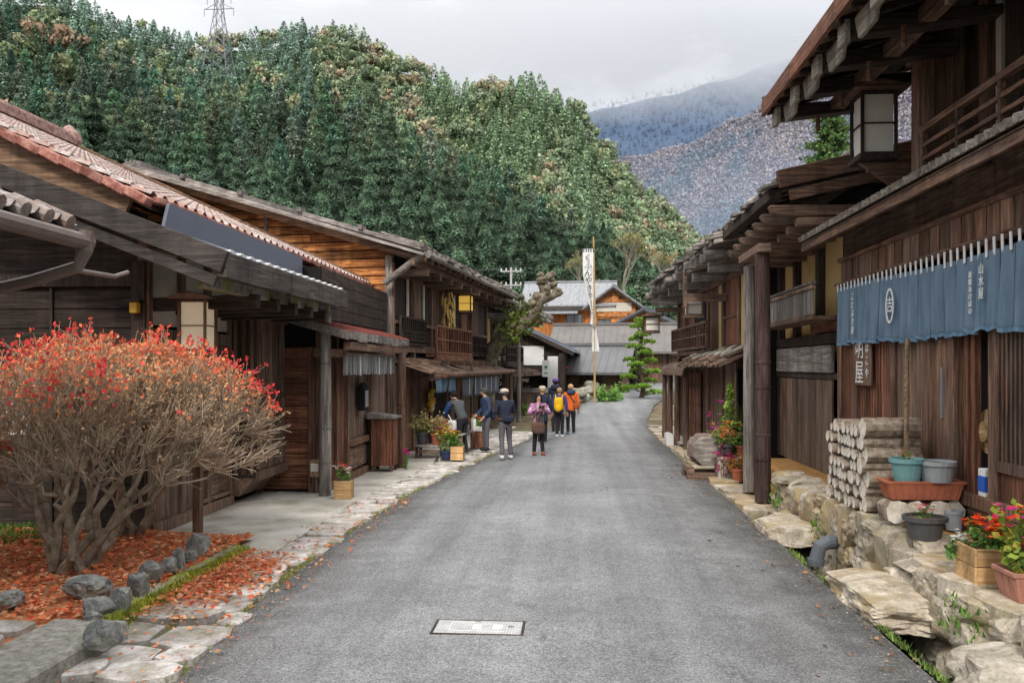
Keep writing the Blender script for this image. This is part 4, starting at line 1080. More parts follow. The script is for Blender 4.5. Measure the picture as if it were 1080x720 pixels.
# ================================================================ houses at the end of the street
def gable_house(name, label, loc, rz, w, d, hw, rise, over, wall, roof, ridge='y', trims='brown_x', wins=(), doors=(), base=0.0, plaster_top=None):
    """w along local x, d along local y, ridge along the named axis; wall: (material, 'h'/'v')"""
    t = thing(name, label, 'house', loc, rz)
    def bl(n, mb, m, p=None, **k): return mb.build(n, m, p or t, local=True, **k)
    x, y = w / 2, d / 2
    core = MB(); core.box(-x + .02, x - .02, -y + .02, y - .02, base - 1.5, hw)
    if ridge == 'y': core.prism([(-x + .02, -y + .02, hw), (x - .02, -y + .02, hw), (0, -y + .02, hw + rise)], (0, d - .04, 0))
    else: core.prism([(-x + .02, -y + .02, hw), (-x + .02, y - .02, hw), (-x + .02, 0, hw + rise)], (w - .04, 0, 0))
    bl('core', core, plaster_top or M['dark_x'])
    mb = MB(); mm, o = wall
    fn = hboards if o == 'h' else vboards
    for O, U, N, L in (((-x, -y, 0), X_, -Y_, w), ((-x, y, 0), X_, Y_, w), ((-x, -y, 0), Y_, -X_, d), ((x, -y, 0), Y_, X_, d)):
        gab = (ridge == 'y') == (abs(U[0]) > .5)
        if o == 'h': fn(mb, O, U, N, L, base, hw + (rise if gab and not plaster_top else 0), .28, .02, span=(lambda z, L=L: (0, L) if z < hw else ((z - hw) / rise * L / 2, L - (z - hw) / rise * L / 2)), seed=int(w * 7), brk=3)
        else: fn(mb, O, U, N, L, base, hw, .3, .02, top=(lambda u, L=L: hw + rise * (1 - abs(2 * u / L - 1)) - .02) if gab and not plaster_top else None, seed=int(w * 5))
    bl('wall', mb, M[mm])
    r = MB(); th = .14; hx, hy = (x, y) if ridge == 'y' else (y, x); k = rise / hx
    for s_ in (-1, 1):
        prof = [(0, hw + rise + .02), (s_ * (hx + over), hw - over * k + .02), (s_ * (hx + over), hw - over * k + .02 + th), (0, hw + rise + .02 + th)]
        if s_ > 0: prof.reverse()
        if ridge == 'y': r.prism([(a, -hy - over * .8, z) for a, z in prof], (0, 2 * hy + 1.6 * over, 0))
        else: r.prism([(-hy - over * .8, a, z) for a, z in prof], (2 * hy + 1.6 * over, 0, 0))
    ro = bl('roof', r, roof)
    r = MB(); q = hy + over * .8
    n = int(2 * q / .45)                                     # roof seams and ridge
    for i in range(n + 1):
        v = -q + 2 * q * i / n
        for s_ in (-1, 1):
            a, c_ = (0, hw + rise + .02 + th + .012), (s_ * (hx + over), hw - over * k + .02 + th + .012)
            if ridge == 'y': r.bar((a[0], v, a[1]), (c_[0], v, c_[1]), .05, .035)
            else: r.bar((v, a[0], a[1]), (v, c_[0], c_[1]), .05, .035)
    if ridge == 'y': r.box(-.16, .16, -q - .05, q + .05, hw + rise + th, hw + rise + th + .16)
    else: r.box(-q - .05, q + .05, -.16, .16, hw + rise + th, hw + rise + th + .16)
    bl('ridge_and_seams', r, roof, ro)
    r = MB()
    for s_ in (-1, 1):
        for e in (-1, 1):
            a, c_ = (0, hw + rise - .1), (s_ * (hx + over - .05), hw - over * k - .06); v = e * (q - .04)
            if ridge == 'y': r.bar((a[0], v, a[1]), (c_[0], v, c_[1]), .06, .2)
            else: r.bar((v, a[0], a[1]), (v, c_[0], c_[1]), .06, .2)
    for s_ in (-1, 1):
        for e in (-1, 1): r.box(s_ * x - .09, s_ * x + .09, e * y - .09, e * y + .09, base, hw)
    r.each('trim', M[trims], t, local=True)
    for (side, u, z0, ww, hh) in wins:
        f = MB(); g = MB(); e = .06
        def rect(mbx, a0, a1, c0, c1, p0, p1):
            if side == 's': mbx.box(a0, a1, -y - p1, -y - p0, c0, c1)
            elif side == 'e': mbx.box(x + p0, x + p1, a0, a1, c0, c1)
            else: mbx.box(-x - p1, -x - p0, a0, a1, c0, c1)
        rect(f, u, u + ww, z0, z0 + e, .03, .09); rect(f, u, u + ww, z0 + hh - e, z0 + hh, .03, .09)
        for v in (u, u + ww / 2 - e / 2, u + ww - e): rect(f, v, v + e, z0 + e, z0 + hh - e, .03, .09)
        fo = bl('window', f, M[trims]); rect(g, u + e, u + ww - e, z0 + e, z0 + hh - e, .034, .05); bl('pane', g, M['pane'], fo)
    for (side, u, z0, ww, hh) in doors:
        f = MB()
        if side == 's': f.box(u, u + ww, -y - .07, -y - .03, z0, z0 + hh)
        else: f.box(x + .03, x + .07, u, u + ww, z0, z0 + hh)
        bl('door', f, M['dark_z'], bevel=.02)
    return t
M['pane'] = plain('window_glass', (.10, .12, .14), .15, .1, 2, .6)
M['blue_roof'] = plain('blue_grey_roof', (.17, .20, .26), .5, .2, 2, .4)
M['tile_roof'] = stone('far_roof_tiles', (.24, .25, .27), (.40, .41, .43), sc=5, isl=0)
M['brown_roof'] = plain('brown_grey_roof', (.15, .138, .132), .6, .25, 1.5, .4)

# dark two storey house behind the pollard tree
D_ = thing('corner_house', 'dark two storey house with rough shingle eaves behind the pollarded tree', 'house', (-3.55, 33, 0), R(-7))
def bl(n, mb, m, p=None, **k): return mb.build(n, m, p or D_, local=True, **k)
b = MB(); b.box(-7, -.05, .05, 8, 0, 4.7); bl('core', b, M['black'])
b = MB(); vboards(b, (-7, 0, 0), X_, -Y_, 7, .2, 4.6, .25, .02, seed=3); vboards(b, (0, 0, 0), Y_, X_, 8, .2, 4.6, .25, .02, seed=4); bl('boarding', b, M['dark_z'])
b = MB(); b.box(-.95, -.5, -.05, -.02, 2.9, 4.3); b.box(.02, .05, .3, 1.2, 3.0, 4.2); b.box(-.45, -.1, -.05, -.02, 3.0, 4.3); b.each('plaster_panel', M['yplaster'], D_, local=True)
b = MB()
for x in (-1.1, 0): b.box(x - .08, x + .08, -.1, .06, .1, 4.6)
for y in (2, 4, 6, 8): b.box(-.02, .1, y - .07, y + .07, .1, 4.6)
b.box(-1.1, .1, -.1, 0, 2.55, 2.75); b.box(0, .12, 0, 8, 2.55, 2.75); b.each('timber', M['brown_z'], D_, local=True)
b = MB(); slope_slab(b, 1.5, 4.55, -7, 7.2, -.9, 8.6, .1); b.add([], []); bl('roof', b, M['grey_x'])
b = MB(); rough_eave(b, 1.5, 4.58, -1, .31, -.9, 8.6, 3, .9, .06, 9, over=.3)
for k in range(6): xa, xb = 1.5 - k * 1.2, 1.5 - (k + 1) * 1.2; b.bar((xa, -.95, 4.65 + k * .372), (xb, -.95, 4.65 + (k + 1) * .372), .35, .09)
bl('shingles', b, M['grey_x'])
b = MB()
for i in range(15): rtube(b, (1.55, -.6 + i * .62, 4.36), (.0, -.6 + i * .62, 4.8), .08, 8)
for y in (-.5, 1.3, 3.1, 5, 6.8): rtube(b, (1.3, y, 4.2), (-.2, y, 4.25), .11, 8)
b.each('eave_log', M['grey_x'], D_, local=True)
b = MB(); b.box(.1, 1.0, .1, 3.6, 2.3, 2.4); rail(b, .95, .1, 3.6, 2.4, 3.1, 10, .07); b.bar((.1, .1, 3.06), (.97, .1, 3.06), .06, .06); b.bar((.1, .1, 2.75), (.97, .1, 2.75), .05, .05); bl('balcony', b, M['dark_y'])
b = MB(); slope_slab(b, 1.4, 1.95, 0, 2.25, -.3, 6, .06); rough_eave(b, 1.35, 1.98, -1, .2, -.3, 6, 2, .8, .05, 4); bl('pent_roof', b, M['mid_x'])
t = thing('shop_sign', 'tall dark shop sign with white characters beside the pollard trunk', 'sign', (-2.95, 33.2, .9))
b = MB(); b.box(-3.12, -2.72, 32.96, 33.02, 1.35, 2.75); b.build('board', M['dark_z'], t, bevel=.01)
text(t, 'lettering', 'さ\nん\nの\nや', (-2.92, 32.955, 2.05), (1, 0, 0), .34, M['white_print'], gap=.95)

E_ = gable_house('white_house', 'white plastered house with blue grey sloping roofs behind the slender pole', (-3.1, 48, .6), R(-3), 5.2, 6, 2.75, 1.25, .75, ('dark_z', 'v'), M['blue_roof'], 'y', 'dark_x', base=-.5)
b = MB(); b.box(.5, 1.7, -3.10, -3.05, 1.75, 2.75); b.build('plaster_panel', M['white'], E_, local=True)
b = MB(); b.prism([(-.6, -3.05, 1.70), (1.9, -3.05, 1.2), (1.9, -3.05, 1.3), (-.6, -3.05, 1.8)], (0, -1.0, 0)); b.build('pent_roof', M['blue_roof'], E_, local=True)
b = MB(); b.box(1.95, 2.5, -3.75, -3.1, -.3, 2.2); b.build('white_pier', M['white'], E_, local=True, bevel=.02)
b = MB(); b.box(2.55, 2.78, -3.9, -3.1, -.6, 2.35); b.build('dark_post', M['dark_z'], E_, local=True)
b = MB()
for z, o in ((.85, 0), (.35, .15), (-.05, .3)):
    b.prism([(-2.6, -3.1, z + .3), (-2.6, -4.3 - o, z), (-2.6, -4.3 - o, z + .09), (-2.6, -3.1, z + .39)], (3.6, 0, 0)); rough_eave(b, -2.6, z + .1, 1, .0, -4.4 - o, -3.2, 1, 3.5, .05, int(z * 9 + 9))
b.each('lean_to_roof', M['mid_x'], E_, local=True)
t = thing('hanging_sign', 'white hanging sign with a green mark beside the white pier', 'sign', (-1.45, 43.6, 1.7))
b = MB(); b.box(-1.6, -1.22, 43.55, 43.62, 1.75, 2.6); b.build('board', M['white'], t, bevel=.01)
b = MB(); b.lathe((0, 0, 0), [(.06, 0), (.08, 0), (.08, .01), (.06, .01)], 16); b.v = [(-1.41 + x, 43.545 - z, 2.25 + y) for x, y, z in b.v]; b.box(-1.5, -1.32, 43.54, 43.549, 1.92, 1.98); b.build('mark', plain('green_print', (.05, .22, .12)), t)
b = MB(); b.tube([(-1.41, 43.58, 2.6), (-1.41, 43.58, 2.8), (-1.6, 43.9, 2.85)], .015, 6); b.build('bracket', M['dark_x'], t)
t = thing('wooden_stage', 'low grey wooden platform fence behind the shoppers', 'fence', (-2.4, 39, .3))
b = MB(); b.box(-4.0, -.95, 38.6, 38.75, hz(39) + .72, hz(39) + .92); b.build('rail', M['grey_x'], t)
b = MB(); vboards(b, (-4.0, 38.7, 0), X_, -Y_, 3.0, hz(39) - .05, hz(39) + .72, .3, .02, seed=8); b.build('boards', M['mid_z'], t)
for x in (-3.9, -2.5, -1.05): b = MB(); b.box(x - .06, x + .06, 38.55, 38.66, hz(39) - .1, hz(39) + .95); b.build('post', M['grey_z'], t)

F_ = gable_house('barn', 'long brown barn with a wide grey brown roof behind the banner', (2.9, 60, 1.2), R(-6), 7.2, 6, 2.35, 1.5, .9, ('brown_z', 'v'), M['brown_roof'], 'x', 'dark_x', doors=(('s', -1, 0, 1.6, 2.0),), base=-1)
G_ = gable_house('barn', 'low brown barn with a smooth grey roof at the foot of the banner', (1.35, 51.5, .75), R(-10), 3.4, 4.4, 1.45, 1.2, .75, ('brown_x', 'h'), M['grey_roof'], 'x', 'dark_x', doors=(('s', -.6, 0, 1.3, 1.3),), base=-.8)
b = MB(); slope_slab(b, -2.6, 1.0, -1.2, 1.5, -3.6, -2.3, .05)
for i in range(7): b.bar((-2.6, -3.5 + i * .18, 1.03), (-1.2, -3.5 + i * .18, 1.53), .03, .03)
b.build('red_lean_to', plain('bright_red_sheet', (.42, .06, .06), .5, .2), G_, local=True)
b = MB(); b.box(-2.5, -1.8, -2.9, -2.3, -.6, 1.0); b.build('lean_to_wall', M['dark_z'], G_, local=True)
H_ = gable_house('farmhouse', 'orange boarded farmhouse with a grey tiled roof on the rise', (-.3, 88, 5.3), R(-4), 8.0, 7, 3.4, 2.1, .9, ('orange_z', 'v'), M['tile_roof'], 'x', 'dark_x', wins=(('s', -.2, 1.0, 1.6, 1.2),), base=-4)
b = MB(); b.box(-3.8, 3.8, -3.56, -3.52, 2.55, 3.25); b.build('plaster_band', M['plaster'], H_, local=True)
b = MB(); b.prism([(-4.4, -3.5, 2.5), (-4.4, -4.6, 2.15), (-4.4, -4.6, 2.25), (-4.4, -3.5, 2.62)], (5.4, 0, 0)); b.build('pent_roof', M['tile_roof'], H_, local=True)
I_ = gable_house('farmhouse', 'gabled orange farmhouse with white plaster under its gable', (4.4, 87, 5.3), R(-8), 4.4, 7, 3.1, 1.6, .8, ('orange_x', 'h'), M['tile_roof'], 'y', 'dark_x', wins=(('s', -1.6, .7, 1.3, .9),), base=-4)
b = MB(); b.box(-1.7, 1.7, -3.57, -3.52, 2.35, 3.2); b.build('plaster_gable', M['plaster'], I_, local=True)
J_ = gable_house('shed', 'orange shed under a wide dark roof below the farmhouse gable', (6.9, 76, 3.4), R(-14), 7.6, 7, 1.75, 1.9, 1.0, ('orange_x', 'h'), M['metal_roof'], 'y', 'dark_x', base=-3)
K_ = gable_house('shed', 'small dark roofed shed beside the cloud pruned pine', (7.0, 70, 2.2), R(-8), 3.6, 4, 1.3, .9, .7, ('brown_x', 'h'), M['metal_roof'], 'x', 'dark_x', base=-2)
L_ = gable_house('storehouse', 'small storehouse with a white gable between the barns', (2.75, 55.5, .95), R(-12), 2.7, 3.2, 1.35, 1.05, .55, ('dark_z', 'v'), M['metal_roof'], 'y', 'dark_x', wins=(('s', -.4, .5, .7, .5),), base=-1)
b = MB(); b.prism([(-1.05, -1.63, 1.2), (1.05, -1.63, 1.2), (0, -1.63, 1.95)], (0, -.03, 0)); b.build('white_gable', M['white'], L_, local=True)
# stone bank at the bend
b = MB(); rg = random.Random(2)
for i in range(70):
    f = rg.random(); y = 41 + f * 22; x = interp(LE, y) - .35 - rg.random() * .5
    b.blob((x, y, hz(y) + rg.uniform(0, .45)), (rg.uniform(.25, .5), rg.uniform(.25, .45), rg.uniform(.16, .3)), i, 2, .6, .15, cuts=6)
M['fieldstone'] = stone('fieldstone', (.20, .185, .16), (.44, .41, .36), moss=.35, sc=5)
tk = thing('stone_bank', 'low bank of field stones along the bend of the road', 'wall', (2, 50, .8)); b.each('stone', M['fieldstone'], tk)

# ---------------------------------------------------------------- banner on a bamboo pole
P = at_z(627, 432, hz(41)); 
P = Vector((at(627, 432, 41).x, at(627, 432, 41).y, hz(41)))
t = thing('banner', 'tall white cloth banner with black characters on a bamboo pole', 'banner', P)
b = MB(); b.tube([P, P + Vector((.02, 0, 4)), P + Vector((-.05, 0, 8.05))], [.05, .045, .035], 8); b.build('pole', plain('bamboo', (.44, .29, .13), .5, .2), t)
b = MB(); n1, n2 = 6, 30
vs = []
for j in range(n2 + 1):
    v = j / n2
    w = .50 * (1 - .75 * max(0, min(1, (v - .25) / .35))) + .22 * max(0, min(1, (v - .68) / .3))
    for i in range(n1 + 1):
        u = i / n1
        vs.append((P.x - .06 - w * u if v < .74 else P.x - .12 + w * u, P.y - .10 + .10 * math.sin(u * 5 + v * 7) * (v > .2), P.z + 7.45 - 4.9 * v))
b.add(vs, [(j * (n1 + 1) + i, j * (n1 + 1) + i + 1, (j + 1) * (n1 + 1) + i + 1, (j + 1) * (n1 + 1) + i) for j in range(n2) for i in range(n1)])
o = b.build('cloth', fabric('banner_cloth', (.70, .70, .70), (.84, .84, .83)), t, smooth=True)
b = MB()
for i in range(5): b.box(P.x - .54 + i * .115, P.x - .49 + i * .115, P.y - .115, P.y - .105, P.z + 7.3, P.z + 7.44)
b.tube([P + Vector((-.58, -.1, 7.47)), P + Vector((.1, -.1, 7.5))], .015, 6); b.build('tabs', M['black_print'], t)
for k, ch in enumerate('くふんやきやえよ'):
    v = .07 + k * .075; w = .50 * (1 - .75 * max(0, min(1, (v - .25) / .35)))
    text(t, 'lettering', ch, (P.x - .06 - w / 2, P.y - .215, P.z + 7.45 - 4.9 * v - .1), (1, 0, 0), .40, M['black_print'], sx=max(.35, w / .5))

# ---------------------------------------------------------------- poles, pylons
P = at(547, 449, 33.2); P.z = hz(33)
t = thing('utility_post', 'slender bare wooden post standing between shoppers and pollard tree', 'pole', P)
b = MB(); b.tube([P + Vector((0, 0, -.05)), P + Vector((0, 0, 3.0)), P + Vector((.0, 0, 3.3))], [.085, .075, .05], 10); b.build('shaft', M['grey_z'], t)
b = MB(); b.lathe(P + Vector((0, 0, 2.9)), [(.09, 0), (.09, .05)], 10); b.build('band', M['steel'], t)
P = at(539, 330, 105)
t = thing('utility_pole', 'concrete utility pole with two crossarms in front of the cedar slope', 'pole', (P.x, P.y, P.z - 6))
b = MB(); b.tube([P + Vector((0, 0, -6)), P + Vector((0, 0, 5.6))], [.18, .13], 8); b.build('shaft', plain('pale_concrete', (.45, .44, .43)), t)
for z in (5.1, 3.4):
    b = MB(); b.box(P.x - 1.3, P.x + 1.3, P.y - .2, P.y - .1, P.z + z - .08, P.z + z + .08); c_ = b.build('crossarm', M['steel'], t)
    b = MB()
    for x in (-1.2, -.6, .6, 1.2): b.lathe((P.x + x, P.y - .15, P.z + z + .08), [(.06, 0), (.1, .1), (.06, .2), (.09, .3)], 6)
    b.build('insulator', M['white'], c_)
b = MB(); Q0 = P + Vector((-1.2, -.15, 5.4)); Q1 = Q0 + Vector((-42, 4, 2.5))
b.tube([Q0.lerp(Q1, i / 10) + Vector((0, 0, -1.2 * math.sin(math.pi * i / 10))) for i in range(11)], .025, 5); b.build('wire', M['grey_roof'], t)
def pylon(P, h, w, label, red=False):
    t = thing('pylon', label, 'pylon', P)
    b = MB(); lv = [0, .14, .28, .42, .54, .66, .78, .9, 1.0]
    def cw(f): return w * (.5 - .36 * min(1, f / .62)) if f < .9 else w * .14 * (1.02 - f) / .12 + .02 * w
    e = h * .006
    for a, c_ in zip(lv, lv[1:]):
        for s_, q in ((-1, -1), (1, -1), (1, 1), (-1, 1)):
            b.bar((P.x + s_ * cw(a), P.y + q * cw(a), P.z + h * a), (P.x + s_ * cw(c_), P.y + q * cw(c_), P.z + h * c_), e, e)
        for (s1, q1), (s2, q2) in (((-1, -1), (1, -1)), ((1, -1), (1, 1)), ((1, 1), (-1, 1)), ((-1, 1), (-1, -1))):
            b.bar((P.x + s1 * cw(a), P.y + q1 * cw(a), P.z + h * a), (P.x + s2 * cw(c_), P.y + q2 * cw(c_), P.z + h * c_), e * .6, e * .6)
            b.bar((P.x + s2 * cw(a), P.y + q2 * cw(a), P.z + h * a), (P.x + s1 * cw(c_), P.y + q1 * cw(c_), P.z + h * c_), e * .6, e * .6)
    b.build('mast', M['pylon'], t)
    for f, l in ((.66, .62), (.78, .5), (.90, .55)):
        b = MB()
        for s_ in (-1, 1):
            b.bar((P.x, P.y, P.z + h * f), (P.x + s_ * w * l, P.y, P.z + h * f + h * .004), e, e); b.bar((P.x + s_ * cw(f + .06), P.y, P.z + h * (f + .06)), (P.x + s_ * w * l, P.y, P.z + h * f), e * .7, e * .7)
            b.bar((P.x + s_ * w * l, P.y, P.z + h * f), (P.x + s_ * w * l, P.y, P.z + h * (f - .07)), e * .8, e * .8)
        b.build('crossarm', M['pylon'], t)
    return t
M['pylon'] = plain('galvanised_lattice', (.20, .21, .25), .5, .1)
P = at(231, 78, 455); pylon(P, 52, 13, 'tall lattice pylon rising from the ridge of the wooded hill')
P = at(405, 232, 330); t = pylon(P, 9, 3, 'tiny lattice mast with a yellow top among the cedars on the slope')
b = MB(); b.lathe(P + Vector((0, 0, 8)), [(.9, 0), (1.0, .8), (.3, 1.8)], 8); b.build('marker', plain('yellow_paint', (.7, .5, .03)), t)
# ================================================================ right side: stone ledge, gutter, slabs
M['ledge'] = stone('ledge_stone', (.34, .29, .23), (.64, .57, .47), moss=.25, sc=4, isl=.5, warm=(.46, .33, .19))
M['rock'] = stone('boulder', (.33, .29, .24), (.62, .57, .49), moss=.2, sc=4, isl=.2)
mb = MB(); mb.box(3.35, 4.4, 8.75, 11.2, -.2, .60); mb.box(3.35, 4.4, 3.0, 8.75, -.2, .43); mb.box(3.45, 4.6, 11.2, 16.6, -.2, .52)
mb.build('ledge_ground', M['orange_earth'], local=True, bevel=.05, kind='structure')
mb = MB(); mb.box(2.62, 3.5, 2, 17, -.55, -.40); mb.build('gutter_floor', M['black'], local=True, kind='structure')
t = thing('retaining_wall', 'rough stone retaining wall between the gutter and the inn with the blue curtain', 'wall', (3.3, 9, -.4))
b = MB(); rg = random.Random(12)
y = 4.6
while y < 13.4:
    z = -.45; w = rg.uniform(.35, .7)
    while z < (.52 if y > 8.5 else .34):
        h = rg.uniform(.26, .44)
        zt_ = .62 if y > 8.5 else .44
        if z + h > zt_ - .12: h = zt_ - z
        b.blob((3.30 + rg.uniform(-.04, .05), y + w / 2, z + h / 2), (.24, w * .54, h * .56), int(y * 31 + z * 17), 4, .8, .12, 2.6, cuts=9)
        z += h * .95
    y += w * .95
b.build('stones', M['ledge'], t)
b = MB(); y = 4.4
while y < 11.0:
    w = rg.uniform(.45, .95); slab(b, 3.42, y + w / 2, .62, w * .98, .2, (.66 if y > 8.75 else .47) + rg.uniform(-.03, .02), rg, 9, .1); y += w
b.build('coping', M['ledge'], t)
def bigslab(name, lab, x0, x1, y0, y1, z0, z1, seed, mat, tilt=0.0, cat='stone', box=.78, amp=.10):
    b = MB(); b.blob(((x0 + x1) / 2, (y0 + y1) / 2, (z0 + z1) / 2), ((x1 - x0) / 2, (y1 - y0) / 2, (z1 - z0) / 2), seed, 5, box, amp, 1.9, flat=None, cuts=7)
    if tilt: b.v = [(x, y, z + (x - x0) * tilt) for x, y, z in b.v]
    return tag(b.build(name, mat), lab, cat)
bigslab('stone_slab', 'wide flat stone slab bridging the gutter in front of the flower boxes', 2.55, 3.6, 7.5, 9.05, -.06, .26, 3, M['ledge'])
bigslab('stone_slab', 'flat stone slab bridging the gutter beside the tall dark eave post', 2.5, 3.45, 10.95, 12.9, -.05, .20, 5, M['ledge'])
bigslab('boulder', 'big pale boulder at the lower right border', 2.62, 4.2, 5.3, 6.55, -.3, .30, 8, M['rock'], box=.45, amp=.16)
bigslab('stone_block', 'squared orange stone block at the house end of the earth ledge', 3.2, 3.75, 12.5, 13.3, 0, .62, 9, M['ledge'])
bigslab('stone_block', 'tall pale stone block beneath the end of the log pile', 3.05, 3.6, 10.3, 11.3, -.3, .60, 11, M['ledge'])
bigslab('stone_step', 'low stone step between the wide slab and the flower box', 3.2, 3.75, 7.75, 8.4, .1, .50, 14, M['ledge'])
bigslab('stone_step', 'upper stone step below the round dark flower pot', 3.3, 3.9, 8.35, 8.85, .25, .60, 15, M['ledge'])
b = MB(); b.tube([(3.3, 10.45, .16), (3.02, 10.4, .17), (2.92, 10.38, .12), (2.87, 10.37, -.05)], [.085, .085, .085, .085], 14)
b.lathe((2.87, 10.37, -.10), [(.098, 0), (.10, .05), (.098, .08)], 14)
tag(b.build('drain_pipe', plain('grey_plastic', (.12, .135, .155), .4, .1), smooth=False), 'bent grey plastic drain pipe poking out of the stone wall', 'pipe')
# flat stones on the far right verge
b = MB(); y = 13.2
while y < 31:
    d = rg.uniform(.4, .9); x = 2.62
    while x < 3.35: w = rg.uniform(.3, .8); slab(b, x + w / 2, y + d / 2, w * .97, d * .96, -.1, .05 + hz(y) + rg.uniform(-.02, .03), rg, 8); x += w
    y += d
b.build('right_verge', M['ledge'], local=True, kind='structure')
b = MB(); b.prism([(3.3, 16.6, -.1), (6, 16.6, -.1), (6, 31, -.1), (3.0, 31, -.1)], (0, 0, .22)); b.build('right_forecourt', M['concrete'], local=True, kind='structure')

# ================================================================ inn with the blue noren
I1 = thing('inn', 'dark two storey inn with deep corbelled eaves and a long blue shop curtain', 'house', (3.95, 13, 0))
XF = 3.95
b = MB(); b.box(4.12, 9, -2, 12.9, .2, 3.6); b.box(4.75, 9, -2, 11.5, 3.6, 6.4); b.build('core', M['black'], I1)
b = MB()                                            # ground floor timbers
for y in (13.0, 12.3, 10.9, 9.25, 8.35, 7.1, 5.4, 3.2): b.box(XF - .02, XF + .14, y - .08, y + .08, .6, 3.45)
b.box(XF - .03, XF + .14, 3, 13.06, .86, 1.0); b.box(XF - .03, XF + .12, 3, 13.06, .58, .66)
b.box(XF - .02, XF + .12, 3, 13.05, 2.72, 2.86)
b.each('timber', M['brown_z'], I1, bevel=.01)
b = MB(); hboards(b, (XF + .05, 3.1, 0), Y_, -X_, 9.9, .66, .86, .1, .02); b.build('plinth_boards', M['mid_y'], I1)
b = MB(); vboards(b, (XF + .06, 10.98, 0), Y_, -X_, 1.24, 1.0, 2.7, .1, .03, gap=.03, seed=2); vboards(b, (XF + .06, 12.38, 0), Y_, -X_, .54, 1.0, 2.7, .13, .03, seed=5); b.build('batten_lattice', M['red_z'], I1)
b = MB(); vboards(b, (XF + .06, 10.15, 0), Y_, -X_, .68, 1.0, 2.7, .34, .03, seed=3); d1 = b.build('shutter', M['mid_z'], I1, bevel=.006)
b = MB(); vboards(b, (XF + .02, 9.33, 0), Y_, -X_, .80, 1.0, 2.7, .4, .03, seed=4); b.box(XF - .03, XF + .01, 9.33, 10.13, 1.12, 1.2); d2 = b.build('sliding_door', M['brown_z'], I1, bevel=.006)
b = MB(); b.box(XF - .03, XF - .01, 9.42, 9.46, 1.7, 2.25); b.build('handle', M['steel'], d2)
b = MB()
for y in (10.05, 8.9, 8.75): b.box(XF - .01, XF + .05, y - .04, y + .04, 1.0, 2.7)
b.each('door_jamb', M['red_z'], I1)
b = MB(); vbars(b, (XF + .02, 7.18, 0), Y_, -X_, 1.1, 1.36, 2.7, 14, .035, .035); vbars(b, (XF + .02, 3.3, 0), Y_, -X_, 3.7, 1.36, 2.7, 44, .035, .035); b.box(XF - .03, XF + .05, 3.3, 8.27, 1.28, 1.38); b.build('lattice', M['brown_z'], I1)
b = MB(); vboards(b, (XF + .05, 3.3, 0), Y_, -X_, 4.95, 1.0, 1.28, .5, .03, seed=6); b.build('lower_panels', M['red_z'], I1)
# boarded frieze above the curtain
b = MB(); b.box(XF - .02, XF + .06, 3, 13.08, 3.42, 3.50); b.box(XF - .02, XF + .05, 3, 13.08, 3.80, 3.86); b.build('frieze_rails', M['brown_y'], I1, bevel=.008)
b = MB(); vboards(b, (XF + .05, 3, 0), Y_, -X_, 10.05, 3.5, 3.8, .262, .02, gap=.03, seed=8)
b.build('frieze_boards', wood('frieze_wood', (.15, .078, .05), (.42, .25, .17), 'z', var=.9, weather=.3, wcol=(.3, .25, .21)), I1)
b = MB(); vboards(b, (XF + .08, 3, 0), Y_, -X_, 10.0, 3.86, 4.5, .95, .02, seed=9); b.build('upper_panels', wood('panel_wood', (.11, .07, .052), (.26, .18, .135), 'y', var=.6), I1)
b = MB(); vboards(b, (4.0, 13.02, 0), X_, Y_, 5, .6, 4.4, .25, .02, seed=10); vboards(b, (4.6, 11.62, 0), X_, Y_, 5, 4.4, 6.5, .25, .02, seed=11); b.each('end_boarding', M['brown_z'], I1) if False else b.build('end_boarding', M['brown_z'], I1)
# pent roof with a row of round shingle ends
b = MB(); slope_slab(b, 3.42, 4.10, 4.62, 4.50, 3, 13.1, .03); b.build('pent_roof', M['mid_x'], I1)
b = MB()
for i in range(64):
    y = 3.1 + i * .1565; b.bar((3.37, y, 4.13), (4.6, y, 4.545), .13, .035, Z_); b.tube([(3.36, y + .07, 4.15), (3.62, y + .07, 4.235)], .038, 7)
b.build('pent_shingles', wood('pale_shingle_ends', (.20, .17, .14), (.50, .45, .40), 'x'), I1)
b = MB(); b.box(3.42, 3.47, 3, 13.12, 3.98, 4.08)
for i in range(12): b.bar((3.44, 3.3 + i * .87, 4.05), (4.1, 3.3 + i * .87, 4.26), .06, .08)
b.build('pent_fascia', M['brown_y'], I1)
# upper storey
b = MB(); vboards(b, (4.68, 3, 0), Y_, -X_, 8.6, 4.5, 6.6, .33, .02, seed=14); b.build('upper_boarding', M['dark_z'], I1)
b = MB()
for y in (11.55, 9.9, 8.2, 6.4, 4.6): b.box(4.56, 4.74, y - .09, y + .09, 4.4, 6.6)
b.box(4.3, 4.74, 10.55, 10.7, 4.3, 6.6); b.box(4.1, 4.3, 10.5, 10.72, 4.0, 6.55)
b.each('upper_post', M['brown_z'], I1, bevel=.01)
b = MB()
for y0, y1 in ((9.6, 9.72), (7.25, 8.05), (8.32, 8.8), (5.0, 6.2)): b.box(4.62, 4.66, y0, y1, 4.7, 6.4)
b.each('paper_screen', M['plaster'], I1)
b = MB(); x = 4.12
for z, e in ((5.05, .075), (4.86, .05), (4.70, .05)): b.box(x - e / 2, x + e / 2, 3, 10.45, z - e / 2, z + e / 2)
for i in range(9): b.box(x - .032, x + .032, 10.42 - i * .92 - .06, 10.42 - i * .92, 4.45, 5.02)
b.box(x - .05, x + .05, 3, 10.5, 4.44, 4.52); b.build('railing', M['brown_y'], I1, bevel=.005)
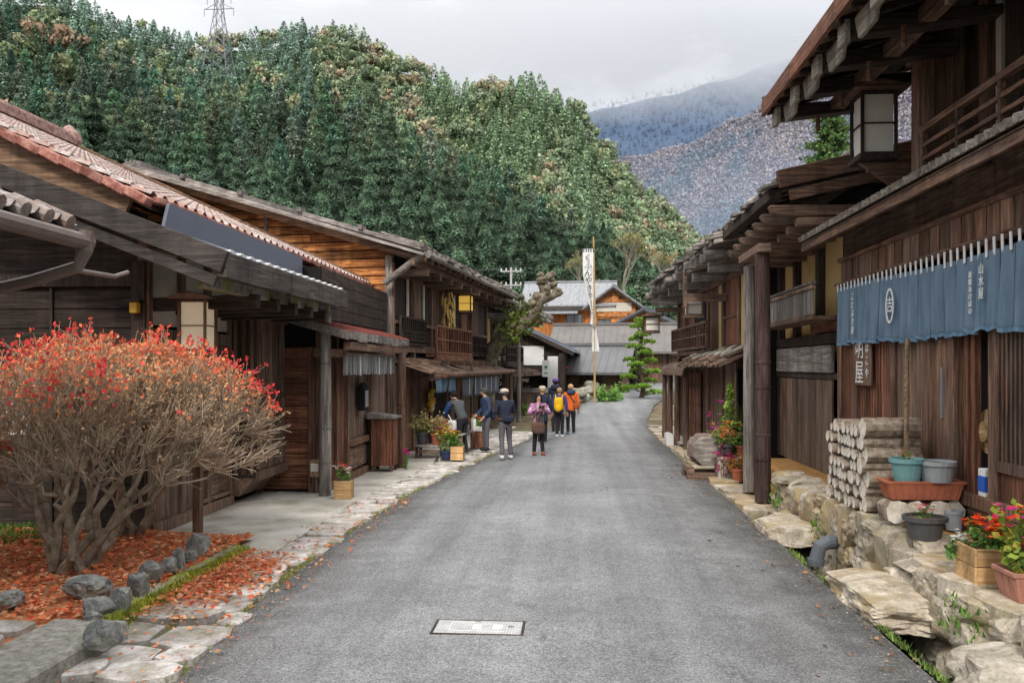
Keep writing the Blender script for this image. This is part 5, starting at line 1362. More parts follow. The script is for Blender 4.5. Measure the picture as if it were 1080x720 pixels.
# main roof, seen from below
b = MB(); XEv, ZEv, pR = 2.78, 6.05, .30
slope_slab(b, XEv, ZEv, 9.5, ZEv + 6.72 * pR, 2.5, 12.65, .10); slope_slab(b, 16, ZEv, 9.5, ZEv + 6.72 * pR, 2.5, 12.65, .10); b.build('roof', M['mid_x'], I1)
b = MB(); rough_eave(b, XEv + .03, ZEv + .02, 1, pR, 2.5, 12.7, 2, 1.1, .05, 4, over=.06); b.bar((XEv, 12.68, ZEv + .0), (9.5, 12.68, ZEv + 2.02), .05, .28); b.build('roof_boards', M['brown_x'], I1)
b = MB(); ys_ = [2.5 + i * .95 for i in range(11)] + [12.68]
for p, q in zip(ys_, ys_[1:]): b.box(XEv - .05, XEv, p + .006, q - .006, ZEv - .16, ZEv + .06)
b.build('fascia', M['red_y'], I1, bevel=.006)
b = MB()
for i in range(5 * 5): y = 2.9 + i * .4; b.bar((XEv + .05, y, ZEv - .13), (4.7, y, ZEv - .13 + 1.92 * pR), .06, .07)
b.box(4.15, 4.32, 2.5, 12.6, 6.2, 6.36); b.build('rafters', M['dark_x'], I1)
for i in range(10):                                  # stepped cantilever arms
    y = 12.45 - i * 1.02; b = MB()
    b.prism([(2.92, y - .11, 5.87), (2.98, y - .11, 5.77), (3.7, y - .11, 5.84), (4.5, y - .11, 5.95), (4.5, y - .11, 6.06), (2.92, y - .11, 5.97)], (0, .22, 0))
    b.build('eave_arm', M['dark_x'], I1, bevel=.012)
b = MB()
for i in range(10):
    y = 12.45 - i * 1.02; b.box(2.86, 2.93, y - .125, y + .125, 5.70, 5.94); b.prism([(2.95, y + .14, 5.93), (2.95, y + .88, 5.93), (2.95, y + .74, 5.66), (2.95, y + .28, 5.66)], (.05, 0, 0)) if i else None
b.each('arm_cap', wood('weathered_caps', (.17, .155, .13), (.36, .33, .28), 'y'), I1, bevel=.01)
b = MB(); b.box(2.98, 3.14, 2.6, 12.6, 5.93, 6.03); b.box(3.62, 3.8, 2.6, 12.6, 5.88, 6.02)
for i in range(9): rtube(b, (3.35, 12.0 - i * 1.02, 5.5), (3.35, 12.0 - i * 1.02, 5.72), .03, 8)
b.each('eave_plate', M['brown_y'], I1)
t = lantern('lantern', 'large white paneled lantern box on a bracket under the upper eaves of the inn', (3.92, 11.5, 4.98), .42, .82, 0, True, None, (M['dark_z'], M['paper']))
b = MB(); b.box(-.08, .5, -.06, .06, -.17, -.06); b.prism([(-.18, -.05, -.06), (.5, -.05, -.06), (.5, -.05, -.42), (.3, -.05, -.42)], (0, .1, 0)); b.build('bracket', M['brown_x'], t, local=True)

# long blue noren
t = thing('noren_curtain', 'long blue slit shop curtain with white loops and white writing', 'curtain', (3.86, 9, 2.6))
FRAME[t.name] = Matrix.Translation((3.86, 9, 2.6))
rg = random.Random(9); b = MB(); tb = MB(); hb = MB(); Y0, Y1, K, n = 5.0, 12.86, 12, 14
yy = Y1; i = 0
while yy > Y0 + .1:
    w = .30; a, c_ = yy - .004, max(Y0, yy - w) + .004; ph = rg.uniform(0, 6); dz = rg.uniform(-.02, .012); bw = rg.uniform(-.022, .022); vs = []
    for j in range(K + 1):
        v = j / K
        for q in range(n + 1):
            u = q / n; y = a + (c_ - a) * u
            y += .004 * v * math.sin(ph + 3 * u) - (.006 * v if u > .95 else 0) + (.006 * v if u < .05 else 0)
            zt = 3.36 - .035 * math.sin(y * .9) ; zb_ = 2.60 + .02 * math.sin(y * 1.7) + dz - .035 * math.sin(u * 3.14)
            x = 3.86 + (.026 * math.sin(y * 26 + .8 * math.sin(y * 3)) + .013 * math.sin(y * 57 + 1) + .006 * math.sin(u * 41 + ph)) * (.3 + .9 * v) + .02 * v * math.sin(y * 2.1) + .25 * bw * v * v
            vs.append((x, y, zt + (zb_ - zt) * v))
    f = [(j * (n + 1) + q, j * (n + 1) + q + 1, (j + 1) * (n + 1) + q + 1, (j + 1) * (n + 1) + q) for j in range(K) for q in range(n)]
    b.add(vs, f)
    bot = vs[-(n + 1):]; hb.add([(x - .006, y, z + .035) for x, y, z in bot] + [(x - .008, y, z - .004) for x, y, z in bot], [(q, q + 1, n + 2 + q, n + 1 + q) for q in range(n)])
    k = 2
    for q in range(k):
        y = yy - w * (q + .5) / k; zt = 3.36 - .035 * math.sin(y * .9)
        tb.bar((3.855, y, zt - .05), (3.85, y, 3.47), .042, .008, X_)
    yy -= w; i += 1
o = b.build('cloth', M['indigo'], t, smooth=True); o.modifiers.new('thick', 'SOLIDIFY').thickness = .003
tb.each('loop', M['white'], t); hb.build('hem', fabric('hem_cloth', (.13, .24, .36), (.22, .34, .46)), t)
b = MB(); rtube(b, (3.86, 4.8, 3.46), (3.86, 12.95, 3.46), .018, 8); b.build('pole', M['brown_y'], t)
XT = 3.81
text(t, 'lettering', '山\n水\n屋', (XT, 8.30, 3.05), -Y_, .115, M['white_print'], sx=.9)
text(t, 'lettering', '旅\n館\nあ\nけ\nぼ\nの', (XT, 8.52, 2.96), -Y_, .07, M['white_print'])
text(t, 'lettering', 'こ\nと\nぶ\nき\n屋', (XT, 12.0, 2.98), -Y_, .115, M['white_print'])
b = MB(); cy, cz = 10.62, 2.99                      # oval crest
N_ = 28
for k in range(N_):
    a0, a1 = 2 * math.pi * k / N_, 2 * math.pi * (k + 1) / N_
    b.bar((XT, cy + .115 * math.cos(a0), cz + .20 * math.sin(a0)), (XT, cy + .115 * math.cos(a1), cz + .20 * math.sin(a1)), .026, .008, X_)
b.build('crest', M['white_print'], t)
text(t, 'lettering', '吉', (XT, cy, cz), -Y_, .20, M['white_print'], up=Z_)

t = thing('sign_board', 'brown hanging sign board with white characters under the end of the blue curtain', 'sign', (3.8, 11.9, 2.1))
b = MB(); b.box(3.90, 3.93, 11.55, 12.25, 2.0, 2.72); b.build('board', M['brown_z'], t, bevel=.006)
text(t, 'lettering', '明\n屋', (3.895, 11.98, 2.33), -Y_, .34, M['white_print'])
text(t, 'lettering', 'は\nこ\nや', (3.895, 11.68, 2.33), -Y_, .14, M['white_print'], gap=1.2)

# log pile and the things on the ledge
rg = random.Random(21); yb = 9.5; r_ = .0; logs = []; z = .66
rows_ = 9
M['log_bark'] = stone('log_bark', (.19, .145, .105), (.50, .41, .325), sc=9, isl=.4)
M['log_end'] = stone('log_end', (.60, .53, .44), (.88, .82, .73), sc=7, isl=.4)
LG = 'split logs stacked against the inn'
def log(p, q, r, lab, seed):
    t = thing('firewood_log', lab, 'log', p, 0, LG)
    rg2 = random.Random(seed); k = 10; p, q = Vector(p), Vector(q); d = (q - p); a = d.orthogonal().normalized(); c_ = d.normalized().cross(a)
    pr = [r * (1 + rg2.uniform(-.14, .12)) for _ in range(k)]
    b = MB(); vs = []
    for f in (0, .33, .66, 1): vs += [p + d * f + (a * math.cos(6.2832 * i / k) + c_ * math.sin(6.2832 * i / k)) * pr[i] * (1 + rg2.uniform(-.05, .05)) for i in range(k)]
    b.add(vs, [(j * k + i, j * k + (i + 1) % k, (j + 1) * k + (i + 1) % k, (j + 1) * k + i) for j in range(3) for i in range(k)]); b.build('bark', M['log_bark'], t)
    e = MB(); e.add([v - d.normalized() * .001 for v in vs[:k]], [tuple(reversed(range(k)))]); e.add([v + d.normalized() * .001 for v in vs[-k:]], [tuple(range(k))]); e.each('cut_end', M['log_end'], t)
    return t
z = .67; row = 0
while z < 1.60:
    y = 9.42 + (row % 2) * .06; hmax = 0
    while y < 10.72:
        big = y < 9.55
        r = rg.uniform(.085, .115) if big else rg.uniform(.045, .075)
        if z + r > 1.72: break
        log((3.13 + rg.uniform(-.03, .04), y + r, z + r), (3.76 + rg.uniform(-.05, .04) - (0 if big else .05), y + r + rg.uniform(-.02, .02), z + r), r,
            'thick bark covered log at the front end of the log stack' if big else 'thin grey log with pale cut end in the log stack', row * 50 + int(y * 40))
        hmax = max(hmax, r if not big else 0); y += 2 * r + .004
    z += .135; row += 1
b = MB(); b.tube([(3.50, 9.3, .64), (3.53, 9.33, 2.55)], .025, 8)
tag(b.build('wooden_pole', M['tan_y']), 'thin wooden pole leaning upright in front of the log stack', 'pole')

def ribbed_tray(name, lab, x0, x1, y0, y1, z0, z1, mat, soil=True, taper=.86):
    t = thing(name, lab, 'planter', ((x0 + x1) / 2, (y0 + y1) / 2, z0)); b = MB()
    cx, cy, w, d, h = (x0 + x1) / 2, (y0 + y1) / 2, x1 - x0, y1 - y0, z1 - z0
    def ring(k, z): return [(cx + sx * w / 2 * k, cy + sy * d / 2 * k, z) for sx, sy in ((-1, -1), (1, -1), (1, 1), (-1, 1))]
    rs_ = [ring(taper, z0), ring(.97, z1 - h * .16), ring(1.03, z1 - h * .15), ring(1.03, z1), ring(.95, z1), ring(.93, z1 - h * .25)]
    vs = sum(rs_, []); b.add(vs, [(i * 4 + k, i * 4 + (k + 1) % 4, i * 4 + 4 + (k + 1) % 4, i * 4 + 4 + k) for i in range(5) for k in range(4)] + [(3, 2, 1, 0)])
    n = max(3, int(w / .07))
    for i in range(n):
        u = -.44 + .88 * i / (n - 1); b.bar((cx + u * w * taper, cy - d / 2 * taper - .003, z0 + h * .1), (cx + u * w * .97, cy - d / 2 * .97 - .003, z1 - h * .18), .014, .012, Y_)
    m_ = max(3, int(d / .07))
    for i in range(m_):
        u = -.44 + .88 * i / (m_ - 1); b.bar((cx - w / 2 * taper - .003, cy + u * d * taper, z0 + h * .1), (cx - w / 2 * .97 - .003, cy + u * d * .97, z1 - h * .18), .014, .012, X_)
    b.build('tray', mat, t, bevel=.006)
    if soil: b = MB(); b.poly(ring(.935, z1 - h * .2)); b.build('soil', M['earth'], t)
    return t
def pot(name, lab, c, r, h, mat, rim=1.12, taper=.72, soil=True, cat='pot', n=18):
    t = thing(name, lab, cat, c); b = MB(); b.lathe(c, [(r * taper, 0), (r * .96, h * .8), (r * rim, h * .81), (r * rim, h), (r * .97, h), (r * .93, h * .86), (.001, h * .86)], n); b.build('vessel', mat, t)
    if soil: b = MB(); b.lathe((c[0], c[1], c[2] + h * .87), [(r * .92, 0), (r * .5, .012), (.001, .015)], n); b.build('soil', M['earth'], t)
    return t
M['terra'] = plain('terracotta', (.40, .135, .075), .8, .25, 9, .2, .2)
M['terra2'] = plain('dusty_terracotta', (.42, .20, .15), .8, .25, 9, .2, .2)
M['dpot'] = plain('charcoal_pot', (.075, .075, .08), .5, .2, 9, .4)
M['teal'] = plain('teal_plastic', (.16, .33, .34), .45, .12, 9, .4)
M['gpl'] = plain('grey_plastic_tub', (.33, .36, .38), .5, .12, 9, .4)
M['bpot'] = plain('blue_glaze', (.03, .05, .14), .3, .15, 9, .5)
for i, (x, y) in enumerate(((3.25, 8.98), (3.45, 9.02), (3.66, 9.0), (3.84, 9.05))):
    t = log((x, y - .12, .66 + .13), (x, y + .14, .66 + .13), .115, 'short pale log end carrying the long terracotta trough', 900 + i); t['group'] = 'log ends under the terracotta trough'
ribbed_tray('planter_trough', 'long terracotta planter trough resting on short logs', 3.16, 3.92, 8.86, 9.16, .91, 1.10, M['terra'])
pot('bucket', 'teal plastic pot on the long trough', (3.40, 9.0, 1.09), .155, .23, M['teal'], 1.1, .78)
pot('tub', 'pale grey ribbed tub beside the teal pot', (3.68, 8.95, 1.09), .17, .21, M['gpl'], 1.08, .82)
pot('flower_pot', 'round charcoal pot with few red and white flowers', (3.42, 8.60, .58), .19, .22, M['dpot'], 1.1, .75)
pot('pail', 'small whitish pail on the ledge at the sill', (3.80, 8.85, .62), .085, .2, M['gpl'], 1.05, .85)
t = thing('flower_box', 'square pale wooden flower box holding red salvia', 'planter', (3.42, 7.35, .47))
b = MB()
for k in range(2):
    z = .48 + k * .15
    b.box(3.26, 3.60, 7.16, 7.18, z, z + .145); b.box(3.26, 3.60, 7.5, 7.52, z, z + .145); b.box(3.24, 3.26, 7.16, 7.52, z, z + .145); b.box(3.60, 3.62, 7.16, 7.52, z, z + .145)
b.build('boards', M['box'], t, bevel=.004)
b = MB(); b.box(3.26, 3.6, 7.18, 7.5, .68, .73); b.build('soil', M['earth'], t)
ribbed_tray('flower_trough', 'pinkish terracotta trough with magenta flowers at the right border', 3.30, 3.95, 6.66, 7.0, .47, .70, M['terra2'])
ribbed_tray('flower_trough', 'lower terracotta trough cut off by the right border', 3.18, 3.7, 5.9, 6.25, .22, .42, M['terra2'])
t = thing('straw_hat', 'woven straw hat hanging inside the open doorway', 'hat', (4.2, 8.65, 1.5))
b = MB(); b.lathe((0, 0, 0), [(.22, 0), (.22, .012), (.11, .03), (.10, .10), (.03, .13)], 24); b.v = [(4.05 - z * .6, 8.66 + x, 1.62 + y) for x, y, z in b.v]; b.build('straw', wood('straw', (.30, .20, .09), (.52, .38, .2), 'y'), t)
t = thing('carton', 'small blue and white carton on the doorway sill', 'carton', (3.99, 8.55, 1.0))
b = MB(); b.box(3.93, 4.03, 8.48, 8.62, 1.002, 1.27); b.build('box', M['white'], t, bevel=.005)
b = MB(); b.box(3.926, 3.93, 8.482, 8.618, 1.05, 1.2); b.box(3.93, 4.03, 8.476, 8.48, 1.05, 1.2); b.build('print', plain('blue_print', (.03, .12, .5)), t)

# ================================================================ second right house: tall eave post, slatted balcony box
R2 = thing('shop_house', 'old house with stacked corbels over a tall dark post and ochre plaster', 'house', (4.05, 17, 0))
b = MB(); b.box(4.25, 9, 13.1, 17.6, .2, 5.0); b.build('core', M['black'], R2)
b = MB(); b.box(4.2, 4.24, 13.1, 17.4, 2.35, 4.6); b.build('ochre_plaster', M['yplaster'], R2)
b = MB()
for y in (13.2, 14.7, 16.2, 17.4): b.box(4.08, 4.26, y - .09, y + .09, .5, 4.7)
b.box(4.06, 4.25, 13.1, 17.5, 2.62, 2.80); b.box(4.06, 4.25, 13.1, 17.5, 4.35, 4.5); b.box(4.06, 4.25, 13.1, 17.5, 2.05, 2.15); b.each('timber', M['dark_z'], R2, bevel=.01)
b = MB(); vboards(b, (4.1, 13.8, 0), Y_, -X_, 3.4, .52, 2.04, .13, .025, gap=.008, seed=3); b.build('plank_door', M['mid_z'], R2)
b = MB(); b.box(4.02, 4.08, 13.7, 17.3, 2.16, 2.60); b.build('beam_panel', M['grey_y'], R2, bevel=.01)
b = MB(); b.box(4.03, 4.08, 13.3, 14.9, 2.82, 3.05); b.build('red_panel', M['red_y'], R2)
t2 = MB(); t2.box(3.62, 4.06, 13.25, 17.0, 2.98, 3.03); t2.box(3.60, 3.64, 13.2, 17.0, 2.98, 3.06); t2.box(3.59, 3.65, 13.2, 17.0, 3.44, 3.50)
bx = t2.build('balcony_box', M['mid_y'], R2)
b = MB(); vboards(b, (3.64, 13.22, 0), Y_, -X_, 3.75, 3.06, 3.44, .085, .02, gap=.02, seed=6); b.bar((3.62, 13.2, 3.53), (3.62, 17.0, 3.53), .09, .035); b.build('slats', M['grey_z'], bx)
b = MB(); b.tube([(3.02, 13.9, .1), (3.02, 13.9, 2.2), (3.01, 13.9, 4.05)], [.125, .12, .115], 14)
for z in (.75, 1.15, 1.9, 2.3): b.lathe((3.02, 13.9, z), [(.128, 0), (.132, .02), (.128, .05)], 14)
b.build('eave_post', wood('purple_brown_post', (.06, .035, .032), (.13, .085, .075), 'z'), R2, smooth=False)
b = MB(); b.tube([(3.05, 15.1, .1), (3.05, 15.1, 4.0)], [.11, .10], 12); b.build('eave_post', M['grey_z'], R2)
b = MB()
for i in range(7):
    y = 12.98 + i * .56; z = 4.62 - i * .035
    b.prism([(2.9, y - .09, z), (2.95, y - .09, z - .09), (3.15, y - .09, z - .13), (4.25, y - .09, z - .14), (4.25, y - .09, z + .02), (2.9, y - .09, z + .03)], (0, .18, 0))
    b.box(3.3, 4.2, y - .08, y + .08, z - .28, z - .15)
b.box(2.9, 3.12, 13.7, 15.3, 4.06, 4.2)
b.each('corbel', M['mid_x'], R2, bevel=.015)
b = MB(); b.box(2.95, 3.12, 13.1, 17.3, 4.78, 4.92); b.box(3.5, 3.66, 13.1, 17.3, 4.66, 4.8)
for i in range(8): b.bar((2.95, 13.3 + i * .55, 4.96), (4.3, 13.3 + i * .55, 5.24), .07, .09)
b.each('eave_plate', M['dark_y'], R2)
b = MB(); slope_slab(b, 3.0, 5.06, 8.5, 6.25, 12.9, 17.4, .08); b.build('roof', M['mid_x'], R2)
b = MB(); rough_eave(b, 3.0, 4.98, 1, .215, 12.9, 17.4, 3, 1.2, .055, 8, over=.2); b.build('shingles', M['grey_x'], R2)
b = MB(); b.bar((3.02, 12.92, 5.03), (8.5, 12.92, 6.2), .09, .26); b.bar((3.2, 12.95, 4.80), (8.5, 12.95, 5.94), .08, .16); b.each('bargeboard', M['brown_x'], R2, bevel=.01)
b = MB(); rg = random.Random(3)
for i in range(9): b.blob((3.4 + rg.random() * 1.5, 13.3 + rg.random() * 3.6, 5.33), (.2, .17, .1), i, 2, .2); 
b.v = [(x, y, z + (x - 3.3) * .215) for x, y, z in b.v]
b.each('roof_stone', M['fieldstone'], R2, smooth=True)

# ================================================================ third right house: shingled, railed, planted
R3 = thing('merchant_house', 'long shingled house with railed upper floor and stone weighted pent roof', 'house', (3.62, 17.5, 0), R(1.6))
def q(n, mb, m, p=None, **k): return mb.build(n, m, p or R3, local=True, **k)
Lh = 9.6; z0_ = 0.0
b = MB(); b.box(.06, 5, .05, Lh, .1, 4.7); q('core', b, M['black'])
b = MB(); vboards(b, (0, .1, 0), Y_, -X_, Lh - .1, 2.6, 4.6, .22, .02, seed=5); vboards(b, (0, 2.4, 0), Y_, -X_, Lh - 2.4, .1, 2.4, .2, .02, seed=6); q('boarding', b, M['brown_z'])
b = MB()
for y0, y1 in ((.35, .9), (3.0, 3.3)): b.box(-.05, -.02, y0, y1, 2.7, 4.3)
b.each('ochre_plaster', M['yplaster'], R3, local=True)
b = MB()
for y0, y1 in ((6.6, 7.5), (1.2, 2.4), (8.4, 8.9)): b.box(-.06, -.02, y0, y1, 2.75, 4.2)
b.each('shutter_panel', M['red_z'], R3, local=True)
b = MB()
for y in (0, 1, 2.7, 4.6, 6.4, 8.2, Lh): b.box(-.10, .02, y - .07, y + .07, .1, 4.65)
b.box(-.10, .02, 0, Lh, 2.5, 2.66); b.box(-.10, .02, 0, Lh, 4.2, 4.34); b.box(-.09, .02, 1.0, 2.7, 3.35, 3.41); b.each('timber', M['brown_z'], R3, local=True, bevel=.008)
b = MB(); b.box(-.12, -.03, 4.7, 6.3, 2.7, 4.2); q('dark_opening', b, M['black'])
b = MB(); rail(b, -.32, 3.4, 9.2, 2.72, 3.38, 14, .06); b.box(-.36, 0, 3.4, 9.2, 2.58, 2.66); q('railing', b, M['brown_y'])
b = MB(); slope_slab(b, -.85, 4.78, 5, 6.1, -.3, Lh + .5, .08); q('roof', b, M['grey_x'])
b = MB(); rough_eave(b, -.85, 4.82, 1, .22, -.3, Lh + .5, 4, 1.0, .055, 11, over=.3); q('shingles', b, M['grey_x'])
b = MB(); rg = random.Random(5)
for i in range(18): y = .2 + i * .62; rtube(b, (-.98 + rg.uniform(-.1, .1), y, 4.52), (.05, y, 4.66), rg.uniform(.08, .11), 9)
for i in range(6): y = .6 + i * 2; b.bar((-.8, y, 4.33), (.1, y, 4.36), .15, .2)
b.each('eave_log', M['grey_x'], R3, local=True)
b = MB(); b.box(-1.0, -.1, 2.2, 2.34, 3.75, 3.92); b.box(-1.05, -.99, 2.16, 2.38, 3.6, 4.4); b.box(-.9, -.1, 8.6, 8.72, 3.9, 4.05); b.each('eave_bracket', M['mid_x'], R3, local=True)
b = MB(); slope_slab(b, -.75, 2.30, 0, 2.62, -.3, 5.2, .05); rough_eave(b, -.72, 2.34, 1, .4, -.3, 5.2, 2, .8, .05, 12, over=.2); q('pent_roof', b, M['mid_x'])
b = MB()
for i in range(11): b.blob((-.55 + rg.random() * .45, -.1 + rg.random() * 5.0, 2.56), (.14, .12, .05), i, 2, .3, .3)
b.v = [(x, y, z + (x + .4) * .42) for x, y, z in b.v]; b.each('roof_stone', M['fieldstone'], R3, local=True, smooth=True)
b = MB()                                            # curved porch awning further along
pts = [(-.62, 2.02), (-.58, 2.16), (-.4, 2.27), (0, 2.36)]
for (xa, za_), (xb, zb_) in zip(pts, pts[1:]): b.prism([(xa, 5.2, za_), (xb, 5.2, zb_), (xb, 5.2, zb_ + .06), (xa, 5.2, za_ + .06)], (0, 4.5, 0))
q('porch_awning', b, M['mid_x'])
for y in (5.4, 7.0, 8.4, 9.6): b = MB(); b.tube([(-.5, y, .05), (-.5, y, 2.1)], [.085, .075], 10); q('porch_post', b, M['brown_z'])
b = MB(); vboards(b, (-.06, 5.6, 0), Y_, -X_, 2.4, .2, 2.1, .3, .02, seed=9); 
for z in (.7, 1.2, 1.7): b.box(-.10, -.06, 5.6, 8.0, z, z + .04)
q('sliding_doors', b, M['red_z'])
b = MB(); b.box(-.12, -.03, .9, 2.3, .1, 2.2); q('doorway', b, M['dark_z'])
b = MB(); vboards(b, (-.35, .0, 0), Y_, -X_, .9, .1, 2.35, .2, .03, seed=1); b.box(-.4, -.36, 0, .9, .7, .8); q('plank_screen', b, M['mid_z'])
def R3w(x, y, z): return FRAME[R3.name] @ Vector((x, y, z))
lantern('lantern', 'small grey framed lantern under the eaves beside the ochre strip', R3w(-.75, 2.75, 3.45), .36, .5, R(1.6), False, None, (M['mid_z'], M['paper']))
lantern('lantern', 'small box lantern at the far end of the shingled house', R3w(-.95, 9.3, 3.35), .42, .46, R(1.6), True, None, (M['brown_z'], M['paper']))
for y0, y1, lab in ((8.5, 8.85, 'narrow white cloth hanging at the far porch post'), (8.95, 9.3, 'second white cloth hung nearer the road end of the porch')):
    t = thing('hanging_cloth', lab, 'cloth', R3.location, R(1.6)); cloth('cloth', t, y0, y1, 1.1, 2.0, -.40, fabric('white_cloth', (.6, .6, .6), (.72, .72, .72)), 8, 4, 1)
    b = MB(); rtube(b, (-.40, y0 - .05, 2.0), (-.40, y1 + .05, 2.0), .012, 6); b.build('rod', M['brown_y'], t, local=True)
# octagonal wooden drum lying on planks
t = thing('wooden_drum', 'weathered octagonal wooden drum lying on a plank base at the road edge', 'drum', (2.66, 17.15, .08), R(2)); FR = FRAME[t.name]
def oct_(r, y, k=1): return [(r * math.cos(math.pi / 8 + i * math.pi / 4), y, .50 + r * .98 * math.sin(math.pi / 8 + i * math.pi / 4)) for i in range(8)]
b = MB(); b.prism(oct_(.31, 0), (0, .25, 0)); b.build('end_block', M['grey_x'], t, local=True, bevel=.015)
b = MB(); b.prism(oct_(.34, .26), (0, .38, 0)); b.build('drum', M['mid_y'], t, local=True, bevel=.015)
b = MB(); b.prism(oct_(.35, .32), (0, .05, 0)); b.prism(oct_(.35, .54), (0, .05, 0)); b.each('hoop', M['grey_y'], t, local=True)
b = MB(); b.box(-.42, .42, -.08, .08, -.1, .08); b.box(-.42, .42, .5, .66, -.1, .08); b.box(-.40, -.28, -.05, .68, .08, .19); b.box(.28, .40, -.05, .68, .08, .19); b.build('plank_base', M['mid_x'], t, local=True)
bigslab('kerb_stone', 'low pale stone at the road edge beyond the wooden drum', 2.66, 3.2, 19.6, 21.2, 0, .24, 31, M['ledge'])
bigslab('marker_stone', 'small white marker stone near the far porch', 2.55, 2.8, 24.2, 24.5, 0, .42, 33, M['white'], box=.9, amp=.05)
bigslab('flat_stone', 'flat brown stone beside the white marker stone', 2.9, 4.0, 23.4, 25.0, .0, .30, 35, M['fieldstone'])
# ================================================================ bush with bare twigs and red tips
def kmeans(P, k, rs, it=6):
    C = P[rs.choice(len(P), k, replace=False)].copy()
    for _ in range(it):
        d = ((P[:, None, :] - C[None]) ** 2).sum(2); a = d.argmin(1)
        for j in range(k):
            m = a == j
            if m.any(): C[j] = P[m].mean(0)
    return C, a
M['twig'] = plain('twig_bark', (.37, .29, .215), .9, .35, 20, .1, .3, isl=.5)
M['branch'] = stone('lichen_bark', (.22, .17, .125), (.42, .36, .29), sc=9, isl=.4, moss=.25, mcol=(.25, .27, .14))
M['redleaf'] = leafmat('bush_leaves', (1, 1, 1), (1.3, 1.3, 1.3), trans=.3, objvar=0)
def leaf_quads(P, dirs, size, rs, cols):
    n = len(P); nr = rs.normal(0, 1, (n, 3)); nr /= np.linalg.norm(nr, axis=1)[:, None]
    a = dirs + rs.normal(0, .45, (n, 3)); a /= np.linalg.norm(a, axis=1)[:, None]
    b = np.cross(a, nr); b /= np.linalg.norm(b, axis=1)[:, None] + 1e-9
    L = size * (.6 + .8 * rs.random(n)); W = L * .42
    V = np.stack([P, P + a * (L * .5)[:, None] + b * W[:, None], P + a * L[:, None], P + a * (L * .5)[:, None] - b * W[:, None]], 1).reshape(-1, 3)
    return V, np.arange(4 * n).reshape(n, 4), np.repeat(cols, 4, axis=0)
def bare_bush(label, base, cen, rad, ntip, seed, nst=9, zlow=-.55, red=1.0):
    rs = np.random.default_rng(seed); base = np.array(base); cen = np.array(cen); rad = np.array(rad)
    u = rs.random(ntip) * (1 - zlow) + zlow; a = rs.random(ntip) * 6.2832; s_ = np.sqrt(np.clip(1 - u * u, 0, 1))
    D = np.stack([s_ * np.cos(a), s_ * np.sin(a), u], 1); q = 1 - .42 * rs.random(ntip) ** 1.6
    lump = np.array([1 + .24 * noise.noise(Vector(d * 2.0) + Vector((seed, 0, 0))) for d in D])
    T = cen + D * rad * (q * lump)[:, None]
    t = thing('azalea_bush', label, 'bush', base); mb = MB(); tw = MB()
    Cb, ab = kmeans(T, max(20, ntip // 14), rs, 3); Cl, al = kmeans(Cb, max(8, len(Cb) // 6), rs); Cs, as_ = kmeans(Cl, nst, rs)
    org = np.array([base + np.array([rs.normal(0, .09), rs.normal(0, .08), 0]) for _ in range(nst)])
    def node(c, f, o): p = o + (c - o) * f; p[2] = o[2] + (c[2] - o[2]) * (f ** .92); return p
    def path(p, q, k, n=4):
        d = q - p; L = np.linalg.norm(d); out = [p]
        for i in range(1, n): f = i / n; out.append(p + d * f + rs.normal(0, 1, 3) * L * k + np.array([0, 0, -1]) * L * .06 * math.sin(math.pi * f))
        return out + [q]
    Ns = np.array([node(Cs[j], .40, org[j]) for j in range(nst)])
    for j in range(nst): mb.tube(path(org[j] - [0, 0, .05], Ns[j], .05), [.062, .05, .044, .04, .034], 7)
    Nl = np.array([node(Cl[i], .64 + .06 * rs.random(), org[as_[i]]) for i in range(len(Cl))])
    for i in range(len(Cl)): mb.tube(path(Ns[as_[i]], Nl[i], .06), [.03, .025, .022, .02, .016], 6)
    Nb = np.array([node(Cb[i], .86, org[as_[al[i]]]) for i in range(len(Cb))])
    for i in range(len(Cb)): mb.tube(path(Nl[al[i]], Nb[i], .07), [.014, .012, .010, .009, .007], 5)
    mb.build('branches', M['branch'], t)
    tips = []; tdir = []
    for i in range(ntip):
        p, e = Nb[ab[i]], T[i]; d = e - p; L = np.linalg.norm(d); m = p + d * .5 + rs.normal(0, .07, 3) * L
        tw.tube([p, m, e], [.0065, .005, .003], 3, False)
        tips.append(e); tdir.append(d / (L + 1e-6))
        for _ in range(4 if D[i][2] > .25 else (2 if D[i][2] > -.1 else 1)):
            f = rs.uniform(.3, .95); s0 = p + (e - p) * f; dd = d / (L + 1e-6) + rs.normal(0, .55, 3) + [0, 0, .35]; dd /= np.linalg.norm(dd); s1 = s0 + dd * rs.uniform(.10, .24)
            tw.tube([s0, s1], [.0042, .002], 3, False); tips.append(s1); tdir.append(dd)
    tw.build('twigs', M['twig'], t)
    tips = np.array(tips); tdir = np.array(tdir)
    rel = (tips - cen) / rad; up = rel[:, 2] / np.maximum(np.sqrt(np.clip(1.08 - (rel[:, :2] ** 2).sum(1), .02, 2)), .2)   # 1 at the top surface
    k = 4; P = np.repeat(tips, k, axis=0) + rs.normal(0, .014, (len(tips) * k, 3)); Dd = np.repeat(tdir, k, axis=0); U = np.repeat(up, k)
    pr = np.clip((U + .35) / 1.1, .10, 1) * red; keep = rs.random(len(P)) < np.where(U > .72, .95, pr * .9)
    P, Dd, U = P[keep], Dd[keep], U[keep]; r = rs.random(len(P)) + (U - .86) * 2.4
    pal = np.array([(.40, .28, .17), (.56, .32, .17), (.68, .30, .14), (.72, .19, .09), (.72, .09, .07), (.62, .045, .065)])
    ix = np.clip(((r + .15) * 3.6).astype(int), 0, 5); col = pal[ix] * rs.uniform(.75, 1.25, (len(P), 1))
    sz = np.where(U > .75, .036, .029)
    V, Fq, tc = leaf_quads(P, Dd, sz, rs, col)
    np_obj('leaves', np_mesh('leaves', V - base, Fq, M['redleaf'], tc), t)
    return t
